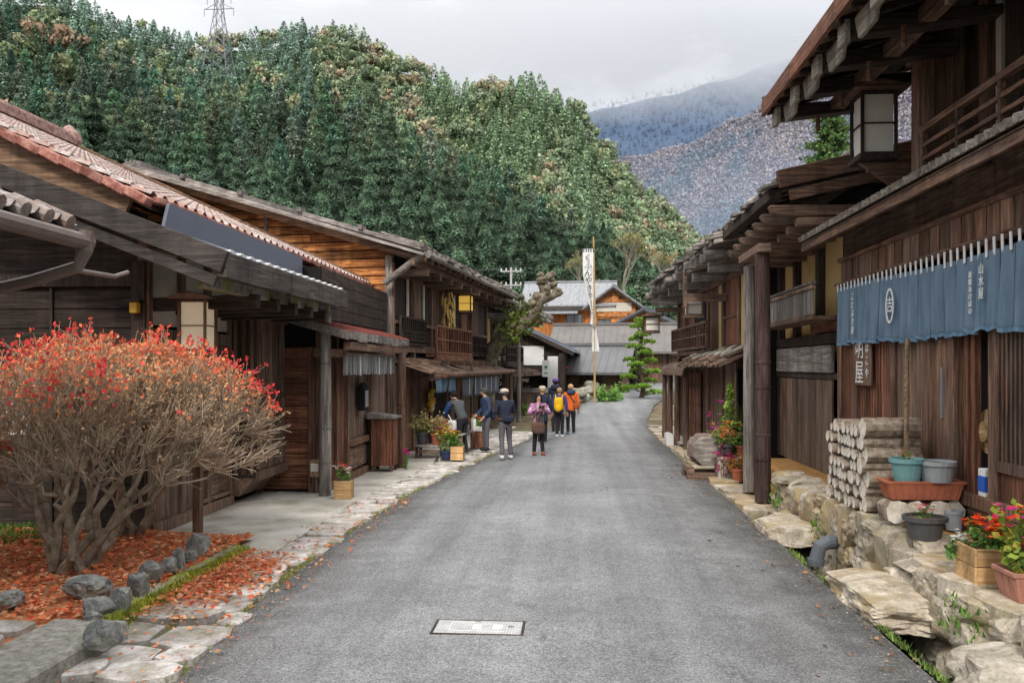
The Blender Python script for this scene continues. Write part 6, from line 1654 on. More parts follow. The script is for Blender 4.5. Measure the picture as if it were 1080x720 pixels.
bare_bush('large spreading bush with bare grey branches and a red leafed dome top', (-5.05, 8.25, .15), (-4.98, 8.9, 1.58), (1.68, 1.15, .98), 2100, 4, 10, -.42)
bare_bush('smaller twiggy bush growing close to the dark wall behind the large bush', (-5.3, 10.0, .15), (-5.25, 9.95, 1.5), (1.15, .5, .95), 500, 9, 6)
bare_bush('low red leafed shrub cut off by the left border', (-6.3, 8.2, .15), (-6.4, 8.0, 1.25), (.75, .6, .55), 420, 15, 5, red=1.2)

# ---------------------------------------------------------------- garden stones, kerb, leaf litter, moss
M['gstone'] = stone('garden_stone', (.15, .155, .155), (.40, .40, .385), moss=.3, sc=6, isl=.3, mcol=(.15, .17, .06))
for i, (px, py, w, h, lab) in enumerate((
    (94, 617, 42, 24, 'dark flat topped garden stone nearest the bush stem'), (104, 640, 30, 18, 'small dark garden stone below the flat topped one'), (127, 632, 26, 22, 'mottled garden stone third from the bottom of the row'),
    (145, 618, 24, 26, 'tall pale garden stone in the middle of the row'), (160, 604, 26, 22, 'rounded grey garden stone above the tall one'), (177, 598, 20, 18, 'grey garden stone near the upper end of the row'),
    (190, 592, 14, 24, 'narrow upright garden stone beside the big smooth boulder'), (202, 587, 16, 14, 'mossy little garden stone at the foot of the smooth boulder'), (209, 575, 30, 24, 'big smooth dark boulder at the upper end of the garden bed'),
    (8, 632, 34, 18, 'dark garden stone at the left border'), (110, 668, 42, 26, 'brown boulder at the corner of the granite step'), (98, 650, 18, 12, 'pebble sized dark stone in the leaf litter'))):
    P = at_z(px, py + h * .35, .17); k = P.y / F
    b = MB(); b.blob((P.x, P.y, .17 + h * k * .36), (w * k * .52, w * k * .45, h * k * .60), i + 3, 4, .5, .2, 2.2, rz=i, cuts=10)
    tag(b.build('garden_stone', M['gstone']), lab, 'stone', 'stones edging the leaf covered bed')
M['mossy'] = stone('mossy_kerb', (.2, .18, .12), (.42, .39, .31), moss=.95, sc=4, isl=.3, mcol=(.36, .38, .04))
b = MB(); rg = random.Random(6); y = 6.9
while y < 9.75: w = rg.uniform(.35, .7); b.box(-4.02 + rg.uniform(-.015, .015), -3.88, y, min(9.75, y + w) - .012, -.05, .17 + rg.uniform(-.02, .02)); y += w
b.build('kerb', M['mossy'], local=True, bevel=.02, kind='structure')
M['granite'] = stone('granite', (.27, .255, .235), (.46, .44, .41), moss=.25, sc=14, isl=.25)
b = MB(); b.box(-4.25, -3.62, 5.0, 6.72, -.1, .19); tag(b.build('granite_step', M['granite'], bevel=.02), 'long grey granite step stone at the lower left border', 'step')
b = MB(); rg = random.Random(8)
for i in range(5):
    for j in range(3): slab(b, -4.6 - j * .5, 5.1 + i * .36, .48, .33, 0, .17 + rg.uniform(-.01, .01), rg, 8, .08)
b.build('garden_path', M['flag'], local=True, kind='structure')
rs = np.random.default_rng(3)
def scatter_leaves(n, fn, size, cols, name, label, zf, up=.5):
    P = np.array([fn(rs) for _ in range(n)]); P[:, 2] = [zf(x, y) for x, y in P[:, :2]]
    a = rs.random(n) * 6.28; d = np.stack([np.cos(a), np.sin(a), rs.uniform(-.1, up, n)], 1); d /= np.linalg.norm(d, axis=1)[:, None]
    b = np.cross(d, np.stack([rs.normal(0, .4, n), rs.normal(0, .4, n), np.ones(n)], 1)); b /= np.linalg.norm(b, axis=1)[:, None]
    L = size * (.5 + rs.random(n)); W = L * .36
    V = np.stack([P - d * L[:, None] * .5, P + b * W[:, None] + [0, 0, .006], P + d * L[:, None] * .5, P - b * W[:, None] + [0, 0, .006]], 1).reshape(-1, 3)
    c = np.array(cols)[rs.integers(0, len(cols), n)] * rs.uniform(.6, 1.35, (n, 1))
    return np_obj(name, np_mesh(name, V, np.arange(4 * n).reshape(n, 4), M['redleaf'], np.repeat(c, 4, axis=0)), label=label, cat='leaves', kind='stuff')
def in_bed(r):
    while True:
        x, y = r.uniform(-8, -3.95), r.uniform(6.8, 10.3)
        if r.random() < .45 + .55 * (1 + noise.noise(Vector((x * 1.5, y * 1.5, 4)))) / 2: return (x, y, 0)
LC = [(.60, .18, .07), (.68, .25, .10), (.52, .12, .055), (.64, .36, .20), (.40, .19, .10), (.72, .38, .22), (.62, .14, .07)]
scatter_leaves(9000, in_bed, .055, LC, 'fallen_leaves', 'red and brown fallen leaves covering the garden bed', lambda x, y: .185 + .05 * max(0, min(1, (-x - 4.2) / 2)) + .05 * noise.noise(Vector((x, y, 0))))
def on_verge(r):
    while True:
        x, y = r.normal(-3.72, .28), r.normal(8.55, .62)
        if -3.98 < x < -3.0 and y < 9.8: return (x, y, 0)
scatter_leaves(2600, on_verge, .055, LC, 'fallen_leaves', 'bright red fallen leaves heaped on the stone verge below the kerb', lambda x, y: .075 + max(0, .05 * (1 - abs(x + 3.75) * 3)))
def sparse(r): return (r.uniform(-4.2, 2.6), abs(r.normal(0, 1)) * 5 + 5.2, 0)
scatter_leaves(420, lambda r: (r.uniform(-3.7, -2.6), r.uniform(5, 14), 0), .045, LC, 'fallen_leaves', 'few scattered leaves on the flat stones beside the road', lambda x, y: .075)
# moss and weeds as short blades
def blades(n, fn, h, cols, name, label, cat='moss'):
    P = np.array([fn(rs) for _ in range(n)]); a = rs.random(n) * 6.28; L = h * (.4 + 1.1 * rs.random(n)); W = L * .22
    d = np.stack([np.cos(a) * .5, np.sin(a) * .5, np.ones(n)], 1); s_ = np.stack([-np.sin(a), np.cos(a), np.zeros(n)], 1)
    V = np.stack([P - s_ * W[:, None], P + s_ * W[:, None], P + d * L[:, None]], 1).reshape(-1, 3)
    c = np.array(cols)[rs.integers(0, len(cols), n)] * rs.uniform(.6, 1.4, (n, 1))
    return np_obj(name, np_mesh(name, V, np.arange(3 * n).reshape(n, 3), M['redleaf'], np.repeat(c, 3, axis=0)), label=label, cat=cat, kind='stuff')
GC = [(.34, .37, .03), (.26, .32, .04), (.44, .44, .05), (.18, .24, .04)]
blades(5200, lambda r: (r.normal(-3.86, .06), r.uniform(6.3, 9.8), r.uniform(.03, .17)), .03, GC, 'moss', 'yellow green moss along the garden kerb')
def gutter_edge(r):
    y = r.choice([7.2, 8.1, 9.0, 6.4, 10.2]) + r.normal(0, .2); return (2.59 + abs(r.normal(0, .035)), y, .02)
blades(900, gutter_edge, .04, [(.16, .27, .06), (.22, .31, .08), (.14, .20, .06)], 'weeds', 'small green weeds along the gutter edge of the road', 'weeds')
blades(1500, lambda r: (lambda y: (interp(LE, y) - .05 + r.normal(0, .025), y, .03 + hz(y)))(r.uniform(5, 22)), .022, GC, 'moss', 'thin line of moss between the flat stones and the asphalt')
blades(2600, lambda r: (r.uniform(-8, -6.1), r.uniform(9.4, 10.45), .2), .06, [(.10, .24, .04), (.15, .30, .05), (.08, .17, .03)], 'grass', 'green grass tuft strip under the dark boarded wall', 'grass')
blades(420, lambda r: (r.choice([3.05, 3.1]) + r.normal(0, .05), r.choice([6.9, 7.0, 10.9, 13.2]) + r.normal(0, .15), r.uniform(.1, .4)), .05, [(.12, .26, .04), (.17, .30, .05)], 'weeds', 'little ferns growing out of the retaining wall joints', 'weeds')

scatter_leaves(2600, lambda r: (lambda y: ((interp(RE, y) - abs(r.normal(0, .16)) if r.random() < .55 else interp(LE, y) + abs(r.normal(0, .14))), y, 0))(4.5 + 22 * r.random() ** 1.5), .022, [(.25, .23, .2), (.14, .12, .1), (.36, .33, .29), (.30, .20, .12)], 'grit', 'fine grit and leaf crumbs along both edges of the asphalt', lambda x, y: hz(y) + .042, .1)
scatter_leaves(90, lambda r: (interp(RE, 9) - abs(r.normal(0, .45)), r.uniform(5, 20), 0), .05, [(.34, .16, .07), (.42, .22, .10), (.22, .12, .07)], 'fallen_leaves', 'few brown leaves blown to the gutter side of the road', lambda x, y: hz(y) + .05, .3)
# ---------------------------------------------------------------- potted plants
M['petal'] = leafmat('petals', (1, 1, 1), (1.25, 1.25, 1.25), trans=.25, objvar=0)
M['stem'] = plain('green_stems', (.10, .19, .05), .8, .3, 9)
def plant(name, label, c, r, h, leafc, flow, n=240, nf=50, seed=0, shape='dome', lsize=.05, fsize=.03, group=None):
    rs = np.random.default_rng(seed + 50); t = thing(name, label, 'plant', c, 0, group); c = np.array(c)
    st = MB(); ends = []
    for i in range(max(6, n // 18)):
        a = rs.random() * 6.28; q = rs.random() ** .5; e = c + [r * q * math.cos(a), r * q * math.sin(a), h * (.55 + .45 * rs.random()) * (1 - .35 * q)]
        o = c + [r * .25 * math.cos(a), r * .25 * math.sin(a), 0]; st.tube([o, (o + e) / 2 + rs.normal(0, .015, 3), e], [.006, .005, .003], 4, False); ends.append((o, e))
    st.build('stems', M['stem'], t)
    if shape == 'cone':
        V, Fq, tn = conifer_arr(rs, h, r, n, base=.02, pw=.7); V = V + c; tc = tn[:, None] * np.array(leafc)
    else:
        k = rs.integers(0, len(ends), n); f = .2 + .8 * rs.random(n); P = np.array([ends[i][0] + (ends[i][1] - ends[i][0]) * g for i, g in zip(k, f)]) + rs.normal(0, r * .13, (n, 3))
        d = P - (c + [0, 0, h * .3]); d /= np.linalg.norm(d, axis=1)[:, None]
        lc = np.array(leafc) if hasattr(leafc[0], '__len__') else np.array([leafc])
        V, Fq, tc = leaf_quads(P, d, np.full(n, lsize), rs, lc[rs.integers(0, len(lc), n)] * rs.uniform(.6, 1.4, (n, 1)))
    np_obj('leaves', np_mesh('leaves', V - c, Fq, M['redleaf'], tc), t)
    if nf:
        fc = np.array(flow); P = []; m_ = 7
        for i in range(nf):
            o, e = ends[rs.integers(0, len(ends))]; p = e + rs.normal(0, r * .18, 3) + [0, 0, .02]; P.append((p, fc[rs.integers(0, len(fc))] * rs.uniform(.8, 1.2)))
        V = []; C = []
        for p, col in P:
            for q in range(m_):
                a = 6.28 * q / m_; d = np.array([math.cos(a), math.sin(a), .5 * rs.random()]); b_ = np.array([-math.sin(a), math.cos(a), 0])
                V += [p, p + d * fsize * .6 + b_ * fsize * .3, p + d * fsize, p + d * fsize * .6 - b_ * fsize * .3]; C += [col] * 4
        V = np.array(V); np_obj('flowers', np_mesh('flowers', V - c, np.arange(len(V)).reshape(-1, 4), M['petal'], np.array(C)), t)
    return t
RED, MAG, ORG, WHT, YEL, PNK = (.72, .05, .02), (.55, .02, .22), (.75, .22, .03), (.8, .8, .76), (.75, .55, .05), (.7, .15, .3)
G1, G2, G3 = (.10, .22, .05), (.17, .30, .07), (.26, .28, .10)
plant('salvia', 'red salvia growing in the square wooden flower box', (3.43, 7.34, .73), .17, .30, [G1, G2], [RED, (.8, .16, .03)], 260, 150, 1, fsize=.035)
plant('white_flowers', 'small white flowers trailing at the side of the square flower box', (3.28, 7.55, .62), .12, .22, [G1, (.3, .36, .2)], [WHT], 120, 30, 2, fsize=.025)
plant('celosia', 'magenta flowers with yellow green leaves in the trough at the right border', (3.52, 6.85, .66), .27, .66, [G2, (.36, .34, .06), (.22, .30, .05)], [MAG, MAG, RED], 420, 60, 3, lsize=.075, fsize=.045)
plant('pansy', 'tiny red and white flowers in the round charcoal pot', (3.42, 8.60, .77), .13, .12, [G1, G1], [WHT, PNK, RED], 50, 22, 4, lsize=.035, fsize=.03)
plant('seedling', 'sparse green seedling in the teal pot', (3.40, 9.0, 1.29), .08, .10, [G2], [ORG], 16, 3, 5, lsize=.04)
plant('seedling', 'green sprigs in the lower trough at the right border', (3.42, 6.06, .38), .2, .14, [G1, G2], [WHT], 60, 4, 6, lsize=.045)
# by the shingled house on the right
yb = 17.05
t = thing('concrete_planter', 'grey concrete trough under the flower pots of the shingled house', 'planter', (3.05, yb, .05)); b = MB(); b.box(2.82, 3.42, yb - .15, yb + .35, .05, .50); b.box(2.80, 3.44, yb - .17, yb + .37, .44, .50); b.build('trough', M['concrete'], t, bevel=.015)
b = MB(); b.box(2.86, 3.38, yb - .11, yb + .31, .49, .505); b.build('soil', M['earth'], t)
pot('flower_pot', 'dark pot on the concrete trough', (2.98, yb, .51), .14, .22, M['dpot']); pot('flower_pot', 'terracotta pot at the screen end of the concrete trough', (3.30, yb + .05, .51), .11, .2, M['terra']); pot('flower_pot', 'terracotta pot on the ground before the concrete trough', (3.15, yb - .38, .05), .12, .26, M['terra'])
plant('bedding_plant', 'orange and pink flowers in the dark pot on the concrete trough', (2.98, yb, .72), .26, .45, [G2, G3], [ORG, ORG, PNK], 260, 80, 11, fsize=.04)
plant('bedding_plant', 'trailing orange brown foliage over the ground pot', (3.12, yb - .36, .28), .2, .34, [(.45, .20, .05), (.36, .22, .07)], [ORG], 200, 20, 12)
plant('bedding_plant', 'red flowers in the terracotta pot by the screen', (3.30, yb + .05, .70), .16, .40, [G1], [RED], 120, 30, 13)
plant('dwarf_conifer', 'bright green cone shaped dwarf conifer behind the flower pots', (3.18, yb + .55, .2), .27, 1.75, (.22, .34, .05), [], 900, 0, 14, 'cone')
plant('bush_clover', 'tall stems with magenta flowers beside the cone shaped conifer', (2.98, yb + .75, .1), .26, 1.55, [G1, G2], [MAG, (.5, .1, .4)], 300, 70, 15, fsize=.05)
plant('bush_clover', 'low purple red leaves spilling beside the wooden drum', (2.92, yb - .15, .1), .2, .62, [(.35, .06, .14), (.22, .12, .10)], [MAG], 240, 40, 16, fsize=.05)
# left street front
def Cp(px, py, z): return at_z(px, py, z)
p = Vector((-3.93, 13.95, .075)); t = thing('flower_box', 'small orange brown wooden flower box at the foot of the grey eave post', 'planter', p); b = MB()
for k in range(2): b.box(p.x - .02, p.x + .26, p.y - .13, p.y + .13, .075 + k * .15, .075 + k * .15 + .145)
b.build('boards', M['box'], t, bevel=.006)
b = MB(); b.box(p.x, p.x + .24, p.y - .11, p.y + .11, .36, .378); b.build('soil', M['earth'], t)
plant('geranium', 'red and white flowers in the box by the grey eave post', (p.x + .12, p.y, .37), .14, .30, [G1, G2], [RED, WHT, WHT], 110, 46, 21, fsize=.045)
def bench(label, c, w, d, h, rz=0.0, slope=0):
    t = thing('bench', label, 'bench', c, rz)
    b = MB(); b.box(-w / 2, w / 2, -d / 2, d / 2, h - .05, h); b.build('seat', M['grey_y'], t, local=True, bevel=.008)
    for x in (-w / 2 + .06, w / 2 - .06):
        for y in (-d / 2 + .08, d / 2 - .08): b = MB(); b.box(x - .03, x + .03, y - .03, y + .03, 0, h - .05); b.build('leg', M['mid_z'], t, local=True)
    b = MB(); b.box(-w / 2 + .09, w / 2 - .09, -d / 2 + .07, -d / 2 + .1, h - .2, h - .12); b.build('rail', M['mid_x'], t, local=True)
    return t
bench('low grey wooden bench carrying flower pots before the shop curtain', (-3.42, 20.3, .1), .72, .5, .30, R(-6)); bench('taller grey bench between the flower pots and the bending shopper', (-2.93, 21.6, .1), .55, 1.3, .50, R(-6))
pot('flower_pot', 'grey pot at the wall end of the low bench', (-3.62, 20.3, .4), .16, .3, M['dpot']); pot('flower_pot', 'terracotta pot at the road end of the low bench', (-3.25, 20.25, .4), .16, .27, M['terra'])
plant('bedding_plant', 'wide bronze green plant in the grey pot on the low bench', (-3.62, 20.3, .68), .33, .48, [(.30, .25, .09), (.36, .28, .13), G3], [YEL], 420, 16, 31, lsize=.06)
plant('bedding_plant', 'rounded bronze plant in the terracotta pot on the low bench', (-3.25, 20.25, .66), .34, .50, [(.36, .28, .13), (.42, .30, .17), G3], [PNK], 420, 16, 32, lsize=.06)
pot('flower_pot', 'dark blue pot on the pavement before the low bench', (-2.98, 20.0, .1), .17, .18, M['bpot'])
plant('bedding_plant', 'tall magenta and yellow flowers in the dark blue pot', (-2.98, 20.0, .26), .26, .75, [G2, G3], [MAG, YEL, RED, YEL], 260, 70, 33, fsize=.05)
t = thing('flower_box', 'orange wooden flower box nearest the road in the bench group', 'planter', (-2.72, 19.9, .08)); b = MB(); b.box(-2.87, -2.57, 19.75, 20.05, .08, .24); b.box(-2.87, -2.57, 19.75, 20.05, .246, .40); b.build('boards', M['box'], t, bevel=.006)
b = MB(); b.box(-2.85, -2.59, 19.77, 20.03, .39, .41); b.build('soil', M['earth'], t)
plant('bedding_plant', 'orange flowers with long leaves in the orange flower box', (-2.72, 19.9, .40), .22, .42, [G1, G2], [ORG, YEL], 150, 30, 34, lsize=.10, fsize=.045)
t = thing('flower_trough', 'small trough of red and white flowers on a crate beside the bending shopper', 'planter', (-2.55, 22.7, .1)); b = MB(); b.box(-2.68, -2.42, 22.45, 22.95, .1, .55); b.build('crate', M['red_y'], t, bevel=.01); b = MB(); b.box(-2.7, -2.4, 22.4, 23.0, .553, .66); b.build('trough', M['white'], t, bevel=.01)
plant('bedding_plant', 'red flowers with bright green leaves in the small trough', (-2.55, 22.7, .66), .24, .34, [G2, (.2, .42, .08)], [RED, RED, WHT], 200, 40, 35, fsize=.05)
plant('bedding_plant', 'single magenta flower beside the canopy post foot', (-3.55, 17.9, .08), .08, .5, [G1], [MAG], 24, 5, 36, fsize=.08)
t = thing('flower_wreath', 'yellow flower wreath with red centre hanging by the shop door', 'wreath', Cw(.12, 3.0, 1.2)); rs_ = np.random.default_rng(4); Q = Cw(.14, 3.0, 1.35); V = []; C = []
P = []; 
for i in range(260):
    a = rs_.random() * 6.28; r = .22 * rs_.random() ** .5; P.append((Q.x + .05 * rs_.random(), Q.y + r * math.cos(a), Q.z + 1.25 * r * math.sin(a))); C.append((RED if r < .09 else YEL) if rs_.random() < .85 else WHT)
P = np.array(P); d = rs_.normal(0, 1, P.shape); d /= np.linalg.norm(d, axis=1)[:, None]; V, Fq, tc = leaf_quads(P, d, np.full(len(P), .09), rs_, np.array(C))
b0 = np.array(t.location); np_obj('flowers', np_mesh('flowers', V - np.array(FRAME[t.name].translation), Fq, M['petal'], tc), t)

# ================================================================ trees of the street
# pollarded tree
B0 = at_z(516, 455, hz(30)); B0 = Vector((at(516, 455, 30).x, at(516, 455, 30).y, hz(30)))
t = thing('pollarded_tree', 'old pollarded tree with a bent trunk and knobbly stump heads', 'tree', B0)
def A_(px, py, dy=0): q = at(px, py, 30 + dy); return q
b = MB(); tr = [A_(514, 456), A_(513, 420), A_(515, 388), A_(521, 366, -.2), A_(535, 351, -.4), A_(551, 342, -.6), A_(562, 330, -.7), A_(569, 318, -.8), A_(576, 307, -.8)]
b.tube(tr, [.40, .30, .27, .26, .245, .23, .20, .17, .13], 12)
b.tube([A_(569, 318, -.8), A_(582, 313, -.8), A_(588, 308, -.9)], [.15, .12, .14], 9); b.tube([A_(574, 310, -.8), A_(572, 298, -.7)], [.14, .16], 9); b.tube([A_(551, 342, -.6), A_(554, 325, -.6), A_(551, 314, -.5)], [.13, .10, .08], 8); b.tube([A_(520, 366, -.2), A_(522, 350, 0), A_(527, 341, .1)], [.12, .08, .05], 8)
rg = random.Random(4)
for px, py, r in ((572, 296, .24), (580, 292, .20), (588, 308, .22), (576, 305, .24), (567, 314, .24), (584, 300, .18), (550, 313, .12), (563, 322, .26), (570, 290, .14), (583, 289, .12)): b.blob(A_(px, py, -.8), (r * .72, r * .72, r * .72), int(px), 3, 0, .7, 2.4)
M['tree_bark'] = stone('pollard_bark', (.12, .095, .07), (.29, .25, .19), sc=5, isl=.2, moss=.15)
b.build('trunk', M['tree_bark'], t, smooth=True)
rs_ = np.random.default_rng(8); n = 900; f = rs_.random(n); P = np.array([np.array(A_(535 + 28 * q, 352 - 30 * q ** 1.3, -.5)) for q in f]) + rs_.normal(0, .20, (n, 3)); d = rs_.normal(0, 1, (n, 3)); d /= np.linalg.norm(d, axis=1)[:, None]
V, Fq, tc = leaf_quads(P, d, np.full(n, .15), rs_, np.array([(.13, .17, .03), (.2, .22, .05), (.08, .12, .03)])[rs_.integers(0, 3, n)]); np_obj('mossy_foliage', np_mesh('mossy_foliage', V - np.array(B0), Fq, M['redleaf'], tc), t)
# cloud pruned pine
B0 = Vector((at(676, 420, 44).x, at(676, 420, 44).y, hz(44) - .1)); t = thing('cloud_pruned_pine', 'bright green cloud pruned pine with stacked round pads at the road bend', 'tree', B0)
pads = []; b = MB(); rs_ = np.random.default_rng(2)
H = 4.1; trunk = [B0 + Vector((.12 * math.sin(i * 1.1), .08 * math.cos(i), H * i / 8)) for i in range(9)]; b.tube(trunk, [.14 - .013 * i for i in range(9)], 8)
for i in range(19):
    f = .10 + .86 * i / 18; a = i * 2.4; r = (1.15 - .95 * f) * (.55 + .5 * rs_.random()); c = B0 + Vector((r * math.cos(a), r * math.sin(a) * .8, H * f + rs_.uniform(-.08, .08))); b.tube([B0 + Vector((0, 0, H * f - .12)), c], [.035, .02], 5); pads.append((c, .26 + .28 * (1 - f) * rs_.random() + .05))
pads.append((B0 + Vector((0, 0, H + .05)), .30)); b.build('trunk', M['bark'], t)
V, Fq, T, o_ = [], [], [], 0
for c, r in pads:
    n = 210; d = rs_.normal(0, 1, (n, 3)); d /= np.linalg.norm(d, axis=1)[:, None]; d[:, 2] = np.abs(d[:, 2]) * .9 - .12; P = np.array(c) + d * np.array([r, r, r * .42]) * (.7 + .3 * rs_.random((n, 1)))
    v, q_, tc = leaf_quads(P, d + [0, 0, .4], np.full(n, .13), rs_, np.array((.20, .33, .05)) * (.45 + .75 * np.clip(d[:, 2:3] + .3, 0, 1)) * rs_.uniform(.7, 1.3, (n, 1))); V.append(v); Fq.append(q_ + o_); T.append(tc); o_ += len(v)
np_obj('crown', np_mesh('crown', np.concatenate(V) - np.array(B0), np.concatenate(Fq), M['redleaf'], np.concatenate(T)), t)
# tall pine behind the right hand roofs
B0 = Vector((at(876, 250, 32).x, at(876, 250, 32).y, 0)); t = thing('pine_tree', 'dark green pine with layered branches rising behind the right hand roofs', 'tree', B0)
b = MB(); b.tube([B0, B0 + Vector((.1, 0, 6)), B0 + Vector((0, 0, 12.2))], [.28, .17, .03], 9); V, Fq, T, o_ = [], [], [], 0; rs_ = np.random.default_rng(6)
for i in range(54):
    f = i / 54; z = 5 + 6.9 * f; L = (1.55 * (1 - f) ** .8 + .3) * rs_.uniform(.6, 1.15); a = i * 2.4 + rs_.uniform(-.4, .4); d = Vector((math.cos(a), math.sin(a), .18)); e = B0 + Vector((0, 0, z)) + d * L + Vector((0, 0, .25 * L * .3)); b.tube([B0 + Vector((0, 0, z)), e], [.045 * (1.2 - f), .012], 5, False)
    n = int(160 + 330 * L / 2.3); g = .25 + .75 * rs_.random(n); P = np.array(B0 + Vector((0, 0, z))) + np.array(e - B0 - Vector((0, 0, z)))[None] * g[:, None] + rs_.normal(0, .13, (n, 3)) * np.array([1, 1, .55]); dd = np.array([d.x, d.y, .55])[None] + rs_.normal(0, .5, (n, 3)); dd /= np.linalg.norm(dd, axis=1)[:, None]
    v, q_, tc = leaf_quads(P, dd, np.full(n, .13), rs_, np.array([(.07, .14, .05), (.11, .19, .06), (.15, .22, .07)])[rs_.integers(0, 3, n)] * rs_.uniform(.6, 1.3, (n, 1))); V.append(v); Fq.append(q_ + o_); T.append(tc); o_ += len(v)
b.build('trunk', M['bark'], t); np_obj('crown', np_mesh('crown', np.concatenate(V) - np.array(B0), np.concatenate(Fq), M['redleaf'], np.concatenate(T)), t)
# bare tree in front of the slope
def bare_tree(label, B0, h, spread, seed, col):
    rg = random.Random(seed); t = thing('bare_tree', label, 'tree', B0); b = MB(); lv = []
    def grow(p, d, L, r, k):
        q = p + d * L; m = (p + q) / 2 + Vector([rg.uniform(-1, 1) * L * .06 for _ in range(3)]); b.tube([p, m, q], [r, r * .85, r * .65], 5 if k > 2 else 4, False)
        if k == 0: lv.append(q); return
        for _ in range(rg.choice((2, 3, 3))):
            e = (d + Vector((rg.uniform(-1, 1), rg.uniform(-1, 1), rg.uniform(-.2, .6))) * spread).normalized(); grow(p + (q - p) * rg.uniform(.6, 1), e, L * rg.uniform(.62, .82), r * .58, k - 1)
    grow(Vector(B0), Vector((0, 0, 1)), h * .3, h * .02, 6); b.build('branches', plain('pale_bark', (.27, .25, .20), .9, .3, 6), t)
    rs = np.random.default_rng(seed); P = np.array([tuple(v) for v in lv]); P = np.repeat(P, 2, axis=0) + rs.normal(0, h * .015, (len(P) * 2, 3)); d = rs.normal(0, 1, P.shape); d /= np.linalg.norm(d, axis=1)[:, None]
    V, Fq, tc = leaf_quads(P, d, np.full(len(P), h * .02), rs, np.array(col)[rs.integers(0, len(col), len(P))]); np_obj('sparse_leaves', np_mesh('sparse_leaves', V - np.array(B0), Fq, M['redleaf'], tc), t)
for px, py, D, h, s_, lab in ((658, 312, 120, 13, 5, 'pale leafless tree behind the banner and farmhouse roofs'), (612, 300, 135, 8, 8, 'low bare tree beside the top of the banner'), (700, 300, 125, 8, 11, 'half bare tree with red tinted leaves above the shingled house')):
    P = at(px, py, D); bare_tree(lab, (P.x, P.y, P.z - 2), h, .62, s_, [(.22, .23, .09), (.3, .27, .12), (.40, .20, .10) if s_ == 11 else (.26, .26, .12)])
plant('shrub', 'green shrub on the bank at the foot of the banner', (at(640, 424, 42).x, at(640, 424, 42).y, hz(42)), .7, .9, [G2, (.14, .28, .05)], [], 500, 0, 41, lsize=.16)
plant('shrub', 'yellowish shrub beyond the slender wooden post', (at(556, 432, 36).x, at(556, 432, 36).y, hz(36)), .35, .6, [G3, G2], [YEL], 200, 10, 42, lsize=.1)
plant('shrub', 'dark green shrub on the bank near the cloud pruned pine', (at(655, 412, 48).x, at(655, 412, 48).y, hz(48)), .6, .7, [G1, G3], [], 400, 0, 43, lsize=.14)
# ================================================================ people
def skin_obj(name, verts, edges, radii, mat, parent, sub=1, roots=(0,)):
    me = bpy.data.meshes.new(name); me.from_pydata([tuple(v) for v in verts], edges, []); o = bpy.data.objects.new(name, me); COL.objects.link(o)
    m = o.modifiers.new('skin', 'SKIN'); m.use_smooth_shade = True
    sv = me.skin_vertices[0].data
    for i, r in enumerate(radii): sv[i].radius = r if hasattr(r, '__len__') else (r, r)
    for i in range(len(verts)): sv[i].use_root = i in roots
    s_ = o.modifiers.new('sub', 'SUBSURF'); s_.levels = sub; s_.render_levels = sub
    # freeze to a plain mesh
    dg = bpy.context.evaluated_depsgraph_get(); m2 = bpy.data.meshes.new_from_object(o.evaluated_get(dg)); COL.objects.unlink(o); bpy.data.objects.remove(o)
    for m_ in (mat if isinstance(mat, list) else [mat]): m2.materials.append(m_)
    m2.polygons.foreach_set('use_smooth', [True] * len(m2.polygons)); m2.name = name
    o = bpy.data.objects.new(name, m2); COL.objects.link(o); o.parent = parent; FRAME[o.name] = FRAME[parent.name]
    return o
M['skin'] = plain('skin', (.50, .30, .21), .55, .06, 6, .3)
def cloth_mat(name, c, var=.2): return plain(name, c, .9, var, 14, .1, .3)
